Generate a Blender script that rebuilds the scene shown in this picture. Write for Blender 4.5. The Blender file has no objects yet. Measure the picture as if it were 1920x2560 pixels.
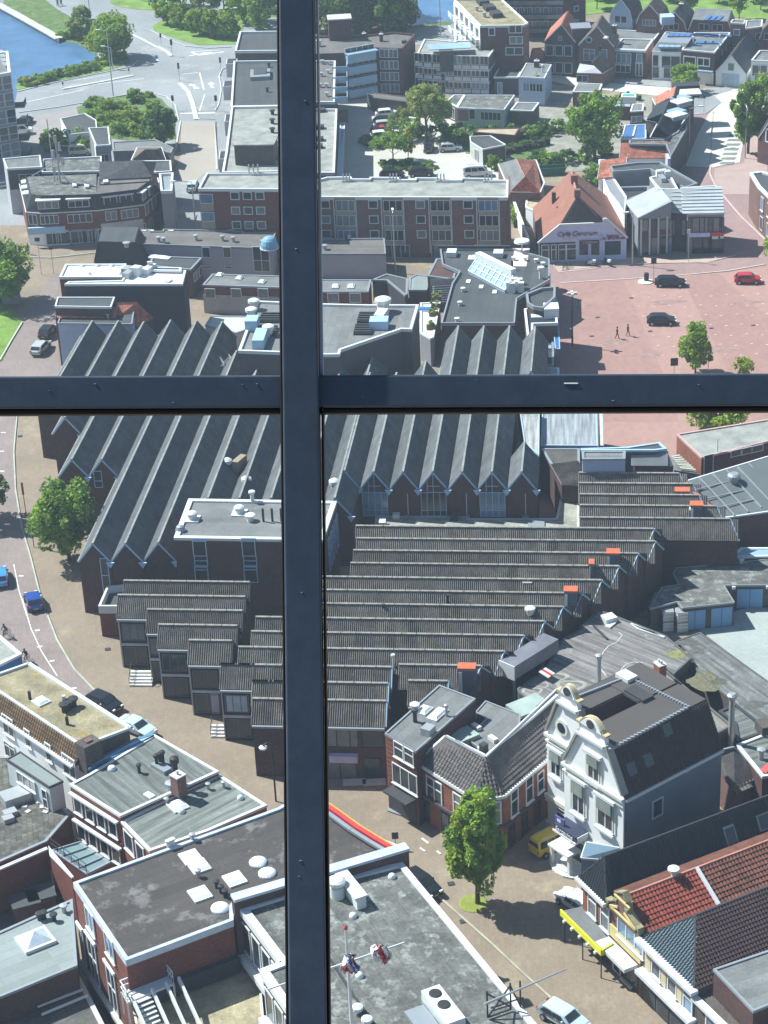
import bpy,math,random
import numpy as np
from mathutils import Vector,Matrix
random.seed(4)
RND=random.Random(11)
rad=math.radians
S=bpy.context.scene
COL=S.collection
# ------------------------------------------------------------ camera geometry
FPX=5300.0;TH=2720.0;CH=115.0
NAD=FPX*FPX/TH
g_=Vector((0.05*NAD,NAD,FPX)).normalized()
Zw=-g_
zc=Vector((0,0,1))
Yw=(zc-Zw*zc.dot(Zw)).normalized()
Xw=Yw.cross(Zw)
CAMP=Vector((0,0,CH))
def ray(p):
 d=Vector((p[0]-960.0,p[1]-1280.0,FPX))
 return Vector((d.dot(Xw),d.dot(Yw),d.dot(Zw)))
def G(p,h=0.0):
 r=ray(p)
 return CAMP+r*((h-CH)/r.z)
def proj(v):
 d=v-CAMP
 c=Xw*d.x+Yw*d.y+Zw*d.z
 return(960+FPX*c.x/c.z,1280+FPX*c.y/c.z)
def Hs(top,base):
 b=G(base)
 lo,hi=0.0,60.0
 for _ in range(40):
  m=(lo+hi)/2
  if proj(Vector((b.x,b.y,m)))[1]>top[1]:lo=m
  else:hi=m
 return lo
def at_depth(p,d):
 r=ray(p)
 return CAMP+r*(d/FPX)
cam_d=bpy.data.cameras.new('camera');cam=bpy.data.objects.new('camera',cam_d);COL.objects.link(cam)
cx=Vector((Xw.x,Yw.x,Zw.x));cy=Vector((Xw.y,Yw.y,Zw.y));cz=Vector((Xw.z,Yw.z,Zw.z))
R3=Matrix((cx,-cy,-cz)).transposed()
cam.matrix_world=Matrix.Translation(CAMP)@R3.to_4x4()
cam_d.sensor_fit='HORIZONTAL';cam_d.sensor_width=36.0;cam_d.lens=36.0*FPX/1920.0
cam_d.clip_start=0.1;cam_d.clip_end=4000
S.camera=cam
S.render.resolution_x=768;S.render.resolution_y=1024
# ------------------------------------------------------------ light
SUN_EL=rad(50.0);SUN_TRAVEL=rad(-27.0)
world=bpy.data.worlds.new('World');S.world=world;world.use_nodes=True
nt=world.node_tree
sky=nt.nodes.new('ShaderNodeTexSky');sky.sky_type='NISHITA';sky.sun_disc=False
sky.sun_elevation=SUN_EL
tx,ty=math.cos(SUN_TRAVEL),math.sin(SUN_TRAVEL)
sky.sun_rotation=math.atan2(-tx,-ty)
sky.air_density=1.3;sky.dust_density=0.6;sky.ozone_density=2.5
bg=nt.nodes['Background'];bg.inputs['Strength'].default_value=0.062
nt.links.new(sky.outputs[0],bg.inputs['Color'])
sl=bpy.data.lights.new('sun','SUN');so=bpy.data.objects.new('sun',sl);COL.objects.link(so)
sl.energy=5.0;sl.angle=rad(0.5);sl.color=(1.0,0.95,0.87)
sd=Vector((tx*math.cos(SUN_EL),ty*math.cos(SUN_EL),-math.sin(SUN_EL)))
so.rotation_euler=sd.to_track_quat('-Z','Y').to_euler()
so.location=(-60,200,180)
S.view_settings.view_transform='Standard';S.view_settings.look='None'
S.view_settings.exposure=0.88;S.view_settings.gamma=1.0;S.view_settings.use_curve_mapping=False
try:
 S.cycles.max_bounces=6;S.cycles.transparent_max_bounces=12;S.cycles.use_denoising=True
 S.cycles.volume_bounces=0
except Exception:pass
# ------------------------------------------------------------ zoom frames used while measuring the photograph
class Fr:
 def __init__(s,x,y,k):s.x,s.y,s.k=x,y,k
 def __call__(s,a,b):return(s.x+a*s.k,s.y+b*s.k)
Z1=Fr(0,0,.434);Z2=Fr(0,420,.434);Z3=Fr(780,0,.3436);Z4=Fr(1300,0,.3737)
Z5=Fr(780,420,.3737);Z6=Fr(1300,420,.3737);L1=Fr(0,1000,.434);L2=Fr(780,1000,.3737)
L3=Fr(1300,1000,.3737);L4=Fr(0,1500,.434);L5=Fr(780,1500,.3737);L6=Fr(1300,1500,.3737)
L7=Fr(0,2020,.434);L8=Fr(780,2020,.3737);L9=Fr(1300,2020,.3737)
H2=Fr(1300,1700,.217);S3=Fr(1380,2180,.3255);W5=Fr(0,1580,.2351);T7=Fr(0,380,.2773)
V8=Fr(1080,700,.2049);Q4=Fr(1480,200,.1929);C1=Fr(1330,540,.1808);F6=Fr(220,2380,.3014)
FU=Fr(0,0,1.0)
# ------------------------------------------------------------ materials
MC={}
def M(name,col,rough=.8,var=.18,scale=.6,fine=9.0,kind=None,spec=.3,bump=.0,metal=0.0,col2=None,thr=.5,bw=.21,bh=.07,mort=.5,rnd=0):
 if name in MC:return MC[name]
 m=bpy.data.materials.new(name);m.use_nodes=True
 n=m.node_tree.nodes;l=m.node_tree.links
 b=n['Principled BSDF']
 b.inputs['Roughness'].default_value=rough;b.inputs['Metallic'].default_value=metal
 b.inputs['Specular IOR Level'].default_value=spec
 geo=n.new('ShaderNodeNewGeometry')
 def noise(sc,det=3.0,ro=.6):
  t=n.new('ShaderNodeTexNoise');t.inputs['Scale'].default_value=sc;t.inputs['Detail'].default_value=det
  t.inputs['Roughness'].default_value=ro
  l.new(geo.outputs['Position'],t.inputs['Vector']);return t.outputs['Fac']
 def mathn(op,a,c,d=None):
  t=n.new('ShaderNodeMath');t.operation=op
  for i,v in enumerate((a,c,d)):
   if v is None:continue
   if isinstance(v,(int,float)):t.inputs[i].default_value=v
   else:l.new(v,t.inputs[i])
  return t.outputs[0]
 def rng(v,a0,a1,b0,b1):
  t=n.new('ShaderNodeMapRange');l.new(v,t.inputs[0])
  for i,q in enumerate((a0,a1,b0,b1)):t.inputs[1+i].default_value=q
  return t.outputs[0]
 def mix(f,a,c):
  t=n.new('ShaderNodeMix');t.data_type='RGBA'
  if isinstance(f,(int,float)):t.inputs[0].default_value=f
  else:l.new(f,t.inputs[0])
  for i,v in((6,a),(7,c)):
   if isinstance(v,tuple):t.inputs[i].default_value=(*v[:3],1)
   else:l.new(v,t.inputs[i])
  return t.outputs[2]
 def dark(c,k):return tuple(min(1,x*k)for x in c)
 big=noise(scale,4.0)
 c=mix(rng(big,.3,.7,0,1),dark(col,1-var),dark(col,1+var))
 if col2:
  c=mix(rng(noise(scale*1.7,6.0,.7),thr,thr+.1,0,1),c,tuple(col2))
 fn=noise(fine,5.0,.75)
 f=rng(fn,.25,.75,1-var*1.3,1+var*1.3)
 hgt=fn
 if rnd:
  oi=n.new('ShaderNodeObjectInfo');f=mathn('MULTIPLY',f,rng(oi.outputs['Random'],0,1,1-rnd,1+rnd))
 uv=None
 if kind in('brick','paving','membrane','plank','slate'):
  uv=n.new('ShaderNodeUVMap')
  bt=n.new('ShaderNodeTexBrick');l.new(uv.outputs[0],bt.inputs['Vector'])
  bt.inputs['Scale'].default_value=1.0
  W_,H_,ms={'brick':(bw,bh,.012),'paving':(bw,bh,.012),'membrane':(9.0,1.0,.03),'plank':(6.0,.2,.015),'slate':(bw,bh,.02)}[kind]
  bt.inputs['Brick Width'].default_value=W_;bt.inputs['Row Height'].default_value=H_
  bt.inputs['Mortar Size'].default_value=ms;bt.inputs['Mortar Smooth'].default_value=.3
  v0,v1={'brick':(.72,1.25),'paving':(.95,1.05),'membrane':(.88,1.1),'plank':(.8,1.15),'slate':(.7,1.25)}[kind]
  bt.inputs['Color1'].default_value=(v0,v0,v0,1);bt.inputs['Color2'].default_value=(v1,v1,v1,1)
  bt.inputs['Mortar'].default_value=(mort,mort,mort,1)
  t=n.new('ShaderNodeMix');t.data_type='RGBA';t.blend_type='MULTIPLY';t.inputs[0].default_value=1
  l.new(c,t.inputs[6]);l.new(bt.outputs['Color'],t.inputs[7]);c=t.outputs[2]
 if kind in('stripes','vstripes'):
  uv=n.new('ShaderNodeUVMap')
  sx=n.new('ShaderNodeMapping');l.new(uv.outputs[0],sx.inputs[0]);sx.inputs['Scale'].default_value=(.12,2.2,1)if kind=='stripes' else(2.2,.12,1)
  t0=n.new('ShaderNodeTexNoise');t0.inputs['Scale'].default_value=1.0;t0.inputs['Detail'].default_value=3
  l.new(sx.outputs[0],t0.inputs['Vector'])
  f=mathn('MULTIPLY',f,rng(t0.outputs['Fac'],.35,.65,.62,1.35))
 t=n.new('ShaderNodeMix');t.data_type='RGBA';t.blend_type='MULTIPLY';t.inputs[0].default_value=1
 l.new(c,t.inputs[6])
 cc=n.new('ShaderNodeCombineColor')
 for i in range(3):l.new(f,cc.inputs[i])
 l.new(cc.outputs[0],t.inputs[7])
 l.new(t.outputs[2],b.inputs['Base Color'])
 if bump:
  bp=n.new('ShaderNodeBump');bp.inputs['Strength'].default_value=bump;bp.inputs['Distance'].default_value=.05
  l.new(hgt,bp.inputs['Height']);l.new(bp.outputs[0],b.inputs['Normal'])
 MC[name]=m
 return m
ASPH=M('asphalt_grey',(.27,.28,.29),.9,.16,.06,2.0,col2=(.34,.34,.33),thr=.55)
PAVE=M('beige_paving',(.255,.20,.15),.9,.12,.12,2.5,kind='paving',bw=.8,bh=.4,mort=.85,col2=(.31,.26,.18),thr=.56)
PINK=M('pinkish_brick_paving',(.25,.20,.185),.9,.12,.15,2.5,kind='paving',bw=.8,bh=.4,mort=.85)
REDSQ=M('red_square_paving',(.36,.215,.185),.9,.045,.05,1.0,kind='paving',bw=1.2,bh=.6,mort=.95)
REDRD=M('dark_red_paving',(.30,.20,.19),.9,.08,.06,2.0,kind='paving',bw=1.2,bh=.6,mort=.9)
SAND=M('sand_paving',(.36,.32,.28),.9,.08,.1,2.0)
CREAM=M('cream_concrete_road',(.56,.56,.50),.9,.06,.1,2.0)
LOT=M('pale_lot_paving',(.48,.46,.41),.9,.1,.15,2.0)
YARD=M('pale_yard_concrete',(.34,.37,.35),.9,.1,.2,2.0,col2=(.25,.26,.24),thr=.62)
GRASS=M('lawn_grass',(.16,.26,.05),.95,.3,.3,4.0)
ROUGHG=M('rough_grass',(.10,.16,.045),.95,.4,.5,3.0,col2=(.22,.2,.1),thr=.55)
KERB=M('kerb_stone',(.5,.5,.47),.85,.1)
WPAINT=M('white_road_paint',(.75,.75,.72),.8,.08)
CONC=M('concrete',(.5,.49,.46),.85,.12)
WATER=M('canal_water',(.07,.16,.30),.3,.25,.03,.25,spec=.5,bump=.08,col2=(.05,.06,.045),thr=.62)
BR_D=M('dark_brown_brick',(.115,.062,.056),.85,.15,.5,6,kind='brick')
BR_R=M('red_brick',(.21,.075,.055),.85,.15,.5,6,kind='brick')
BR_M=M('mid_brown_brick',(.235,.135,.115),.85,.15,.5,6,kind='brick')
BR_O=M('orange_red_brick',(.30,.11,.065),.85,.15,.5,6,kind='brick')
BR_P=M('purple_brown_brick',(.14,.072,.07),.85,.15,.5,6,kind='brick')
BR_K=M('grey_brown_brick',(.12,.10,.09),.85,.2,.5,6,kind='brick')
GREYW=M('grey_render',(.24,.25,.27),.85,.1,.3)
LILAC=M('lilac_grey_render',(.36,.35,.40),.85,.08,.3)
WHITEW=M('white_render',(.80,.81,.81),.8,.06,.4)
BLUEW=M('pale_blue_render',(.38,.48,.62),.8,.06,.4)
DARKW=M('dark_cladding',(.045,.045,.055),.7,.15)
BLUEP=M('blue_painted_wall',(.05,.16,.36),.7,.1)
WTRIM=M('white_trim',(.64,.66,.67),.6,.04)
GTRIM=M('grey_metal_trim',(.30,.33,.36),.5,.06,metal=.3)
BTRIM=M('pale_blue_trim',(.36,.52,.68),.5,.06)
DTRIM=M('dark_trim',(.05,.05,.055),.6,.1)
R_GRAVEL=M('gravel_roof',(.28,.285,.26),.95,.28,.5,7,bump=.3)
R_MOSS=M('mossy_gravel_roof',(.27,.235,.15),.95,.35,.5,6,col2=(.30,.19,.04),thr=.55,bump=.3)
R_BROWN=M('brown_bitumen_roof',(.145,.132,.125),.9,.15,.3,4,kind='membrane',mort=.8,col2=(.22,.21,.20),thr=.62)
R_DARK=M('dark_bitumen_roof',(.07,.075,.08),.8,.14,.25,4,kind='membrane',mort=.75)
R_DBROWN=M('dark_brown_bitumen_roof',(.07,.06,.055),.8,.14,.25,4,kind='membrane',mort=.75,col2=(.17,.16,.155),thr=.53)
R_BLACK=M('black_brown_membrane',(.085,.074,.07),.85,.06,.25,4)
R_GREY=M('grey_bitumen_roof',(.17,.175,.175),.85,.18,.3,4,kind='membrane',mort=.78,col2=(.25,.25,.24),thr=.6)
R_PATCH=M('patchy_grey_roof',(.125,.125,.115),.9,.35,.5,3,kind='membrane',mort=.7,col2=(.24,.25,.23),thr=.52)
R_GREEN=M('green_grey_roof',(.24,.275,.27),.8,.07,.3,3,kind='membrane',mort=.8)
R_STRIPE=M('streaked_grey_roof',(.14,.15,.14),.85,.15,.3,4,kind='vstripes')
R_STRIPEG=M('streaked_green_grey_roof',(.16,.175,.16),.85,.12,.3,4,kind='vstripes',col2=(.23,.24,.22),thr=.6)
R_WHITE=M('white_roof_coating',(.80,.82,.84),.8,.05,.3)
R_SAW=M('sawtooth_felt',(.105,.112,.118),.95,.28,.6,6,kind='membrane',mort=.75,col2=(.19,.19,.175),rnd=.12,thr=.6)
R_SAWL=M('sawtooth_gutter_felt',(.25,.26,.25),.9,.25,1.2,5)
CORR=M('fibre_cement_corrugated',(.15,.135,.12),.95,.3,.8,5,col2=(.23,.21,.19),thr=.60,rnd=.22)
SHEETM=M('zinc_sheet',(.34,.36,.37),.6,.1,.3,metal=.2)
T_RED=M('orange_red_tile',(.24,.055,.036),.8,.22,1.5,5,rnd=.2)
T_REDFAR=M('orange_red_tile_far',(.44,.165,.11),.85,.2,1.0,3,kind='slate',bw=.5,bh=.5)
T_REDD=M('weathered_red_tile',(.15,.06,.042),.85,.3,1.2,5,rnd=.25)
T_RUST=M('rust_red_slate',(.28,.125,.09),.85,.1,.4,3)
T_BLACK=M('black_glazed_tile',(.024,.028,.036),.6,.2,1.0,5,spec=.3)
T_DARK=M('dark_brown_tile',(.062,.036,.036),.85,.2,1.0,5)
T_GREYB=M('grey_brown_tile',(.12,.105,.10),.75,.25,1.0,5,rnd=.22)
T_BLUEG=M('blue_green_glazed_tile',(.02,.048,.066),.5,.2,1.0,5,spec=.4)
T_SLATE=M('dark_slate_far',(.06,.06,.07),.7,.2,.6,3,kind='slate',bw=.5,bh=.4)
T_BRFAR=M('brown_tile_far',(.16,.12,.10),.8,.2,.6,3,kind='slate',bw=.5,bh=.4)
SOLAR=M('blue_solar_glass',(.06,.16,.38),.2,.15,.5,spec=.6)
BLUEG=M('pale_blue_glazing',(.30,.44,.56),.25,.1,.5,spec=.5)
GL_D=M('dark_window_glass',(.03,.04,.05),.12,.3,.7,spec=.6)
GL_B=M('painted_sky_glass',(.13,.22,.34),.12,.3,.5,spec=.6)  # sky reflection put into the base colour as blue
GL_C=M('curtained_glass',(.17,.18,.19),.3,.2,.8,1.5,spec=.5)
ORANGE=M('orange_lid',(.52,.13,.06),.7,.15,2)
STEEL=M('galvanised_steel',(.45,.47,.48),.45,.08,metal=.5)
VENT=M('off_white_plastic',(.66,.68,.66),.6,.08)
BLK=M('black_pipe',(.03,.03,.032),.6,.1)
BLUED=M('blue_garage_door',(.17,.34,.56),.6,.06)
YEL=M('bright_yellow_fascia',(.72,.72,.04),.6,.05)
YCREAM=M('yellow_cream_render',(.62,.52,.24),.8,.08)
GOLD=M('ochre_gold_paint',(.50,.42,.24),.6,.1)
REDP=M('red_paint',(.55,.05,.05),.5,.06)
BLUEF=M('flag_blue',(.04,.09,.35),.7,.06)
BARK=M('tree_bark',(.09,.07,.05),.95,.3,3)
def leafmat(name,c):
 m=bpy.data.materials.new(name);m.use_nodes=True
 n=m.node_tree.nodes;l=m.node_tree.links;b=n['Principled BSDF']
 b.inputs['Roughness'].default_value=.7;b.inputs['Specular IOR Level'].default_value=.2
 ge=n.new('ShaderNodeNewGeometry');t=n.new('ShaderNodeTexNoise');t.inputs['Scale'].default_value=.9;t.inputs['Detail'].default_value=3
 l.new(ge.outputs['Position'],t.inputs['Vector'])
 r=n.new('ShaderNodeValToRGB');l.new(t.outputs['Fac'],r.inputs[0])
 r.color_ramp.elements[0].position=.32;r.color_ramp.elements[1].position=.7
 r.color_ramp.elements[0].color=(c[0]*.55,c[1]*.6,c[2]*.6,1);r.color_ramp.elements[1].color=(c[0]*1.45,c[1]*1.35,c[2]*1.2,1)
 l.new(r.outputs[0],b.inputs['Base Color'])
 tr=n.new('ShaderNodeBsdfTranslucent');l.new(r.outputs[0],tr.inputs['Color'])
 mx=n.new('ShaderNodeMixShader');mx.inputs[0].default_value=.35
 l.new(b.outputs[0],mx.inputs[1]);l.new(tr.outputs[0],mx.inputs[2]);l.new(mx.outputs[0],n['Material Output'].inputs['Surface'])
 return m
LF_G=leafmat('leaf_fresh_green',(.28,.43,.065));LF_M=leafmat('leaf_mid_green',(.20,.33,.06))
LF_D=leafmat('leaf_dark_green',(.095,.17,.05));LF_W=leafmat('leaf_olive_willow',(.34,.39,.12))
LF_Y=leafmat('leaf_yellow',(.45,.38,.03));LF_R=leafmat('leaf_copper_red',(.20,.05,.04));LF_L=leafmat('leaf_lime',(.28,.38,.04))
# ------------------------------------------------------------ mesh helpers
def auto_uv(me):
 uvl=me.uv_layers.new(name='UVMap')
 V=me.vertices;L=me.loops
 for p in me.polygons:
  n=p.normal
  idx=list(p.vertices)
  if abs(n.z)>.995:
   best=max(range(len(idx)),key=lambda i:(V[idx[i]].co-V[idx[i-1]].co).xy.length)
   u=(V[idx[best]].co-V[idx[best-1]].co);u.z=0
  else:u=Vector((-n.y,n.x,0))
  if u.length<1e-6:u=Vector((1,0,0))
  u.normalize();v=n.cross(u)
  o=V[idx[0]].co
  for li in p.loop_indices:
   c=V[L[li].vertex_index].co
   uvl.data[li].uv=(c.dot(u),c.dot(v))if abs(n.z)<.995 else((c-o).dot(u),(c-o).dot(v))
ROOT={}
def wloc(o):
 while o.parent:o=o.parent
 return ROOT.get(o.name,Vector((0,0,0)))
def props(o,label=None,cat=None,group=None,kind=None):
 if label:o['label']=label
 if cat:o['category']=cat
 if group:o['group']=group
 if kind:o['kind']=kind
def empty(name,label,cat,loc,group=None):
 o=bpy.data.objects.new(name,None);o.empty_display_size=.5;COL.objects.link(o)
 o.location=loc;ROOT[o.name]=Vector(loc);props(o,label,cat,group);return o
def mk(name,V,F,mat,parent=None,uv=True,smooth=False,label=None,cat=None,group=None,kind=None,midx=None,loc=None):
 """one mesh object from world-space vertices"""
 V=[Vector(v)for v in V]
 if parent is None:
  if loc is None:
   loc=Vector((sum(v.x for v in V)/len(V),sum(v.y for v in V)/len(V),min(v.z for v in V)))
  o0=Vector(loc)
 else:o0=wloc(parent)
 me=bpy.data.meshes.new(name);me.from_pydata([tuple(v-o0)for v in V],[],F)
 for m in(mat if isinstance(mat,(list,tuple))else[mat]):me.materials.append(m)
 if midx:me.polygons.foreach_set('material_index',midx)
 if smooth:me.polygons.foreach_set('use_smooth',[True]*len(F))
 if uv:auto_uv(me)
 o=bpy.data.objects.new(name,me);COL.objects.link(o)
 if parent is None:o.location=o0;ROOT[o.name]=o0
 else:o.parent=parent
 props(o,label,cat,group,kind)
 return o
def inst(name,me,parent,world_mat,mat=None):
 """an object that shares a mesh, placed by a world matrix, below a part or thing"""
 o=bpy.data.objects.new(name,me);COL.objects.link(o)
 if parent is not None:
  o.parent=parent
  o.matrix_local=Matrix.Translation(-wloc(parent))@world_mat
 else:
  o.matrix_world=world_mat;ROOT[o.name]=world_mat.translation.copy()
 return o
class MB:
 """collects simple solids into one mesh"""
 def __init__(s):s.V=[];s.F=[];s.I=[]
 def add(s,V,F,mi=0):
  k=len(s.V);s.V+=[Vector(v)for v in V];s.F+=[tuple(i+k for i in f)for f in F];s.I+=[mi]*len(F)
 def box(s,c,sx,sy,sz,ang=0.0,mi=0):
  ca,sa=math.cos(ang),math.sin(ang);V=[]
  for z in(0,sz):
   for x,y in((-1,-1),(1,-1),(1,1),(-1,1)):
    a,b=x*sx/2,y*sy/2
    V.append((c[0]+a*ca-b*sa,c[1]+a*sa+b*ca,c[2]+z))
  s.add(V,[(0,3,2,1),(4,5,6,7),(0,1,5,4),(1,2,6,5),(2,3,7,6),(3,0,4,7)],mi)
 def beam(s,a,b,w,h,mi=0,up=Vector((0,0,1))):
  a=Vector(a);b=Vector(b);d=b-a
  if d.length<1e-6:return
  sd=d.cross(up)
  if sd.length<1e-5:sd=Vector((1,0,0))
  sd=sd.normalized()*w/2;u=sd.cross(d).normalized()*h/2
  V=[a-sd-u,a+sd-u,a+sd+u,a-sd+u,b-sd-u,b+sd-u,b+sd+u,b-sd+u]
  s.add(V,[(0,1,2,3),(4,7,6,5),(0,4,5,1),(1,5,6,2),(2,6,7,3),(3,7,4,0)],mi)
 def tube(s,pts,r,n=6,mi=0,cap=True):
  pts=[Vector(p)for p in pts];rs=r if isinstance(r,(list,tuple))else[r]*len(pts)
  k0=len(s.V)
  for i,p in enumerate(pts):
   d=(pts[min(i+1,len(pts)-1)]-pts[max(i-1,0)]).normalized()
   a=d.cross(Vector((0,0,1)));
   if a.length<1e-3:a=d.cross(Vector((1,0,0)))
   a.normalize();b=d.cross(a)
   for j in range(n):
    t=2*math.pi*j/n;s.V.append(p+(a*math.cos(t)+b*math.sin(t))*rs[i])
  for i in range(len(pts)-1):
   for j in range(n):
    q=k0+i*n;s.F.append((q+j,q+(j+1)%n,q+n+(j+1)%n,q+n+j));s.I.append(mi)
  if cap:
   s.F.append(tuple(k0+j for j in reversed(range(n))));s.I.append(mi)
   q=k0+(len(pts)-1)*n;s.F.append(tuple(q+j for j in range(n)));s.I.append(mi)
 def lathe(s,c,prof,n=12,mi=0):
  k0=len(s.V)
  for r,z in prof:
   for j in range(n):
    t=2*math.pi*j/n;s.V.append(Vector((c[0]+r*math.cos(t),c[1]+r*math.sin(t),c[2]+z)))
  for i in range(len(prof)-1):
   for j in range(n):
    q=k0+i*n;s.F.append((q+j,q+(j+1)%n,q+n+(j+1)%n,q+n+j));s.I.append(mi)
  s.F.append(tuple(k0+j for j in reversed(range(n))));s.I.append(mi)
  q=k0+(len(prof)-1)*n;s.F.append(tuple(q+j for j in range(n)));s.I.append(mi)
 def build(s,name,mat,parent=None,**k):
  return mk(name,s.V,s.F,mat,parent,midx=s.I if isinstance(mat,(list,tuple))else None,**k)
def area2(P):
 return sum(P[i].x*P[(i+1)%len(P)].y-P[(i+1)%len(P)].x*P[i].y for i in range(len(P)))/2
def inset(P,d):
 """polygon offset inwards by d (mitred)"""
 n=len(P);sg=1 if area2(P)>0 else-1;out=[]
 for i in range(n):
  a,b,c=P[i-1],P[i],P[(i+1)%n]
  d1=(b-a).xy.normalized();d2=(c-b).xy.normalized()
  n1=Vector((-d1.y,d1.x))*sg;n2=Vector((-d2.y,d2.x))*sg
  m=n1+n2
  if m.length<.2:m=n1.copy();k=1.0
  else:
   m.normalize();k=min(1/max(m.dot(n1),.35),2.6)
  q=b.xy+m*d*k
  out.append(Vector((q.x,q.y,b.z)))
 return out
def ground_patch(name,pts,mat,z,kind='structure'):
 P=[G(p,0)for p in pts]
 V=[Vector((p.x,p.y,z))for p in P]+[Vector((p.x,p.y,z-.5))for p in P]
 n=len(P)
 F=[tuple(range(n))]+[(i,(i+1)%n,n+(i+1)%n,n+i)for i in range(n)]
 if area2(P)<0:F=[tuple(reversed(f))for f in F]
 return mk(name,V,F,mat,kind=kind)
class B:
 """a building: root empty, edge polygon and heights for placing windows and roof items"""
 def __init__(s,root,P,top):s.root=root;s.P=P;s.top=top;s.sg=1 if area2(P)>0 else-1
 def edge(s,i):
  a=s.P[i%len(s.P)];b=s.P[(i+1)%len(s.P)]
  t=Vector((b.x-a.x,b.y-a.y,0));L=t.length;t.normalize()
  n=Vector((t.y,-t.x,0))*s.sg
  return Vector((a.x,a.y,0)),t,n,L
 def ang(s,i=0):
  a,t,n,L=s.edge(i);return math.atan2(t.y,t.x)
def walls(b,name,z0,z1,mat,P=None):
 P=P or b.P;n=len(P)
 V=[Vector((p.x,p.y,z0))for p in P]+[Vector((p.x,p.y,z1))for p in P]
 F=[(i,(i+1)%n,n+(i+1)%n,n+i)for i in range(n)]+[tuple(n+i for i in range(n))]
 if area2(P)<0:F=[tuple(reversed(f))for f in F]
 return mk(name,V,F,mat,b.root)
def flat(name,label,cat,px,h,wall,roof,par=.35,cw=.3,cop=None,base=0.0,group=None,coph=.12,root=None):
 P=[G(p,h)for p in px]
 c=sum(P,Vector())/len(P)
 r=root or empty(name,label,cat,Vector((c.x,c.y,base)),group)
 b=B(r,P,h-par)
 Q=inset(P,.05)
 walls(b,'wall',base,h-par-.02,wall,Q)
 n=len(P)
 Q2=inset(P,.06)
 mk('roof',[Vector((q.x,q.y,h-par))for q in Q2]+[Vector((q.x,q.y,h-par-.03))for q in Q2],[tuple(range(n))if area2(Q2)>0 else tuple(reversed(range(n)))]+[(i,(i+1)%n,n+(i+1)%n,n+i)for i in range(n)],roof,r)
 I=inset(P,cw)
 V=[Vector((p.x,p.y,h))for p in P]+[Vector((q.x,q.y,h))for q in I]+[Vector((p.x,p.y,h-par-coph))for p in P]+[Vector((q.x,q.y,h-par-.01))for q in I]
 F=[]
 for i in range(n):
  j=(i+1)%n
  F+=[(i,j,n+j,n+i),(i,2*n+i,2*n+j,j),(n+i,n+j,3*n+j,3*n+i)]
 mk('coping',V,F,cop or wall,r)
 return b
def slab(name,pts,mat,parent,th=.14):
 """a roof plane with thickness below it"""
 P=[Vector(p)for p in pts];n=len(P)
 nn=(P[1]-P[0]).cross(P[2]-P[0]).normalized()
 if nn.z<0:P.reverse();nn=-nn
 V=P+[p-nn*th for p in P]
 F=[tuple(range(n)),tuple(reversed(range(n,2*n)))]+[(i,n+i,n+(i+1)%n,(i+1)%n)for i in range(n)]
 return mk(name,V,F,mat,parent)
def shell(name,label,cat,poly,faces,wall,roofs,group=None,base=0.0,trim=None,th=.14,trimw=.18):
 """walls up to a polygon of (pixel, height) corners, plus explicit roof planes of (pixel, height) corners"""
 P=[G(p,h)for p,h in poly]
 c=sum(P,Vector())/len(P)
 r=empty(name,label,cat,Vector((c.x,c.y,base)),group)
 b=B(r,P,max(h for _,h in poly))
 n=len(P);V=[];F=[]
 for p in P:V+=[Vector((p.x,p.y,base)),Vector((p.x,p.y,p.z-.05))]
 for i in range(n):
  j=(i+1)%n
  f=(2*i,2*j,2*j+1,2*i+1)
  F.append(f if area2(P)>0 else tuple(reversed(f)))
 mk('wall',V,F,wall,r)
 b.faces=[]
 for k,f in enumerate(faces):
  W=[G(p,h)if not isinstance(p,Vector)else Vector((p.x,p.y,h))for p,h in f]
  b.faces.append(W)
  slab('roof',W,roofs[k]if isinstance(roofs,(list,tuple))else roofs,r,th)
 if trim:
  m=MB()
  for i in range(n):
   m.beam(P[i],P[(i+1)%n],trimw,trimw)
  m.build('gutter',trim,r)
 return b
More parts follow.
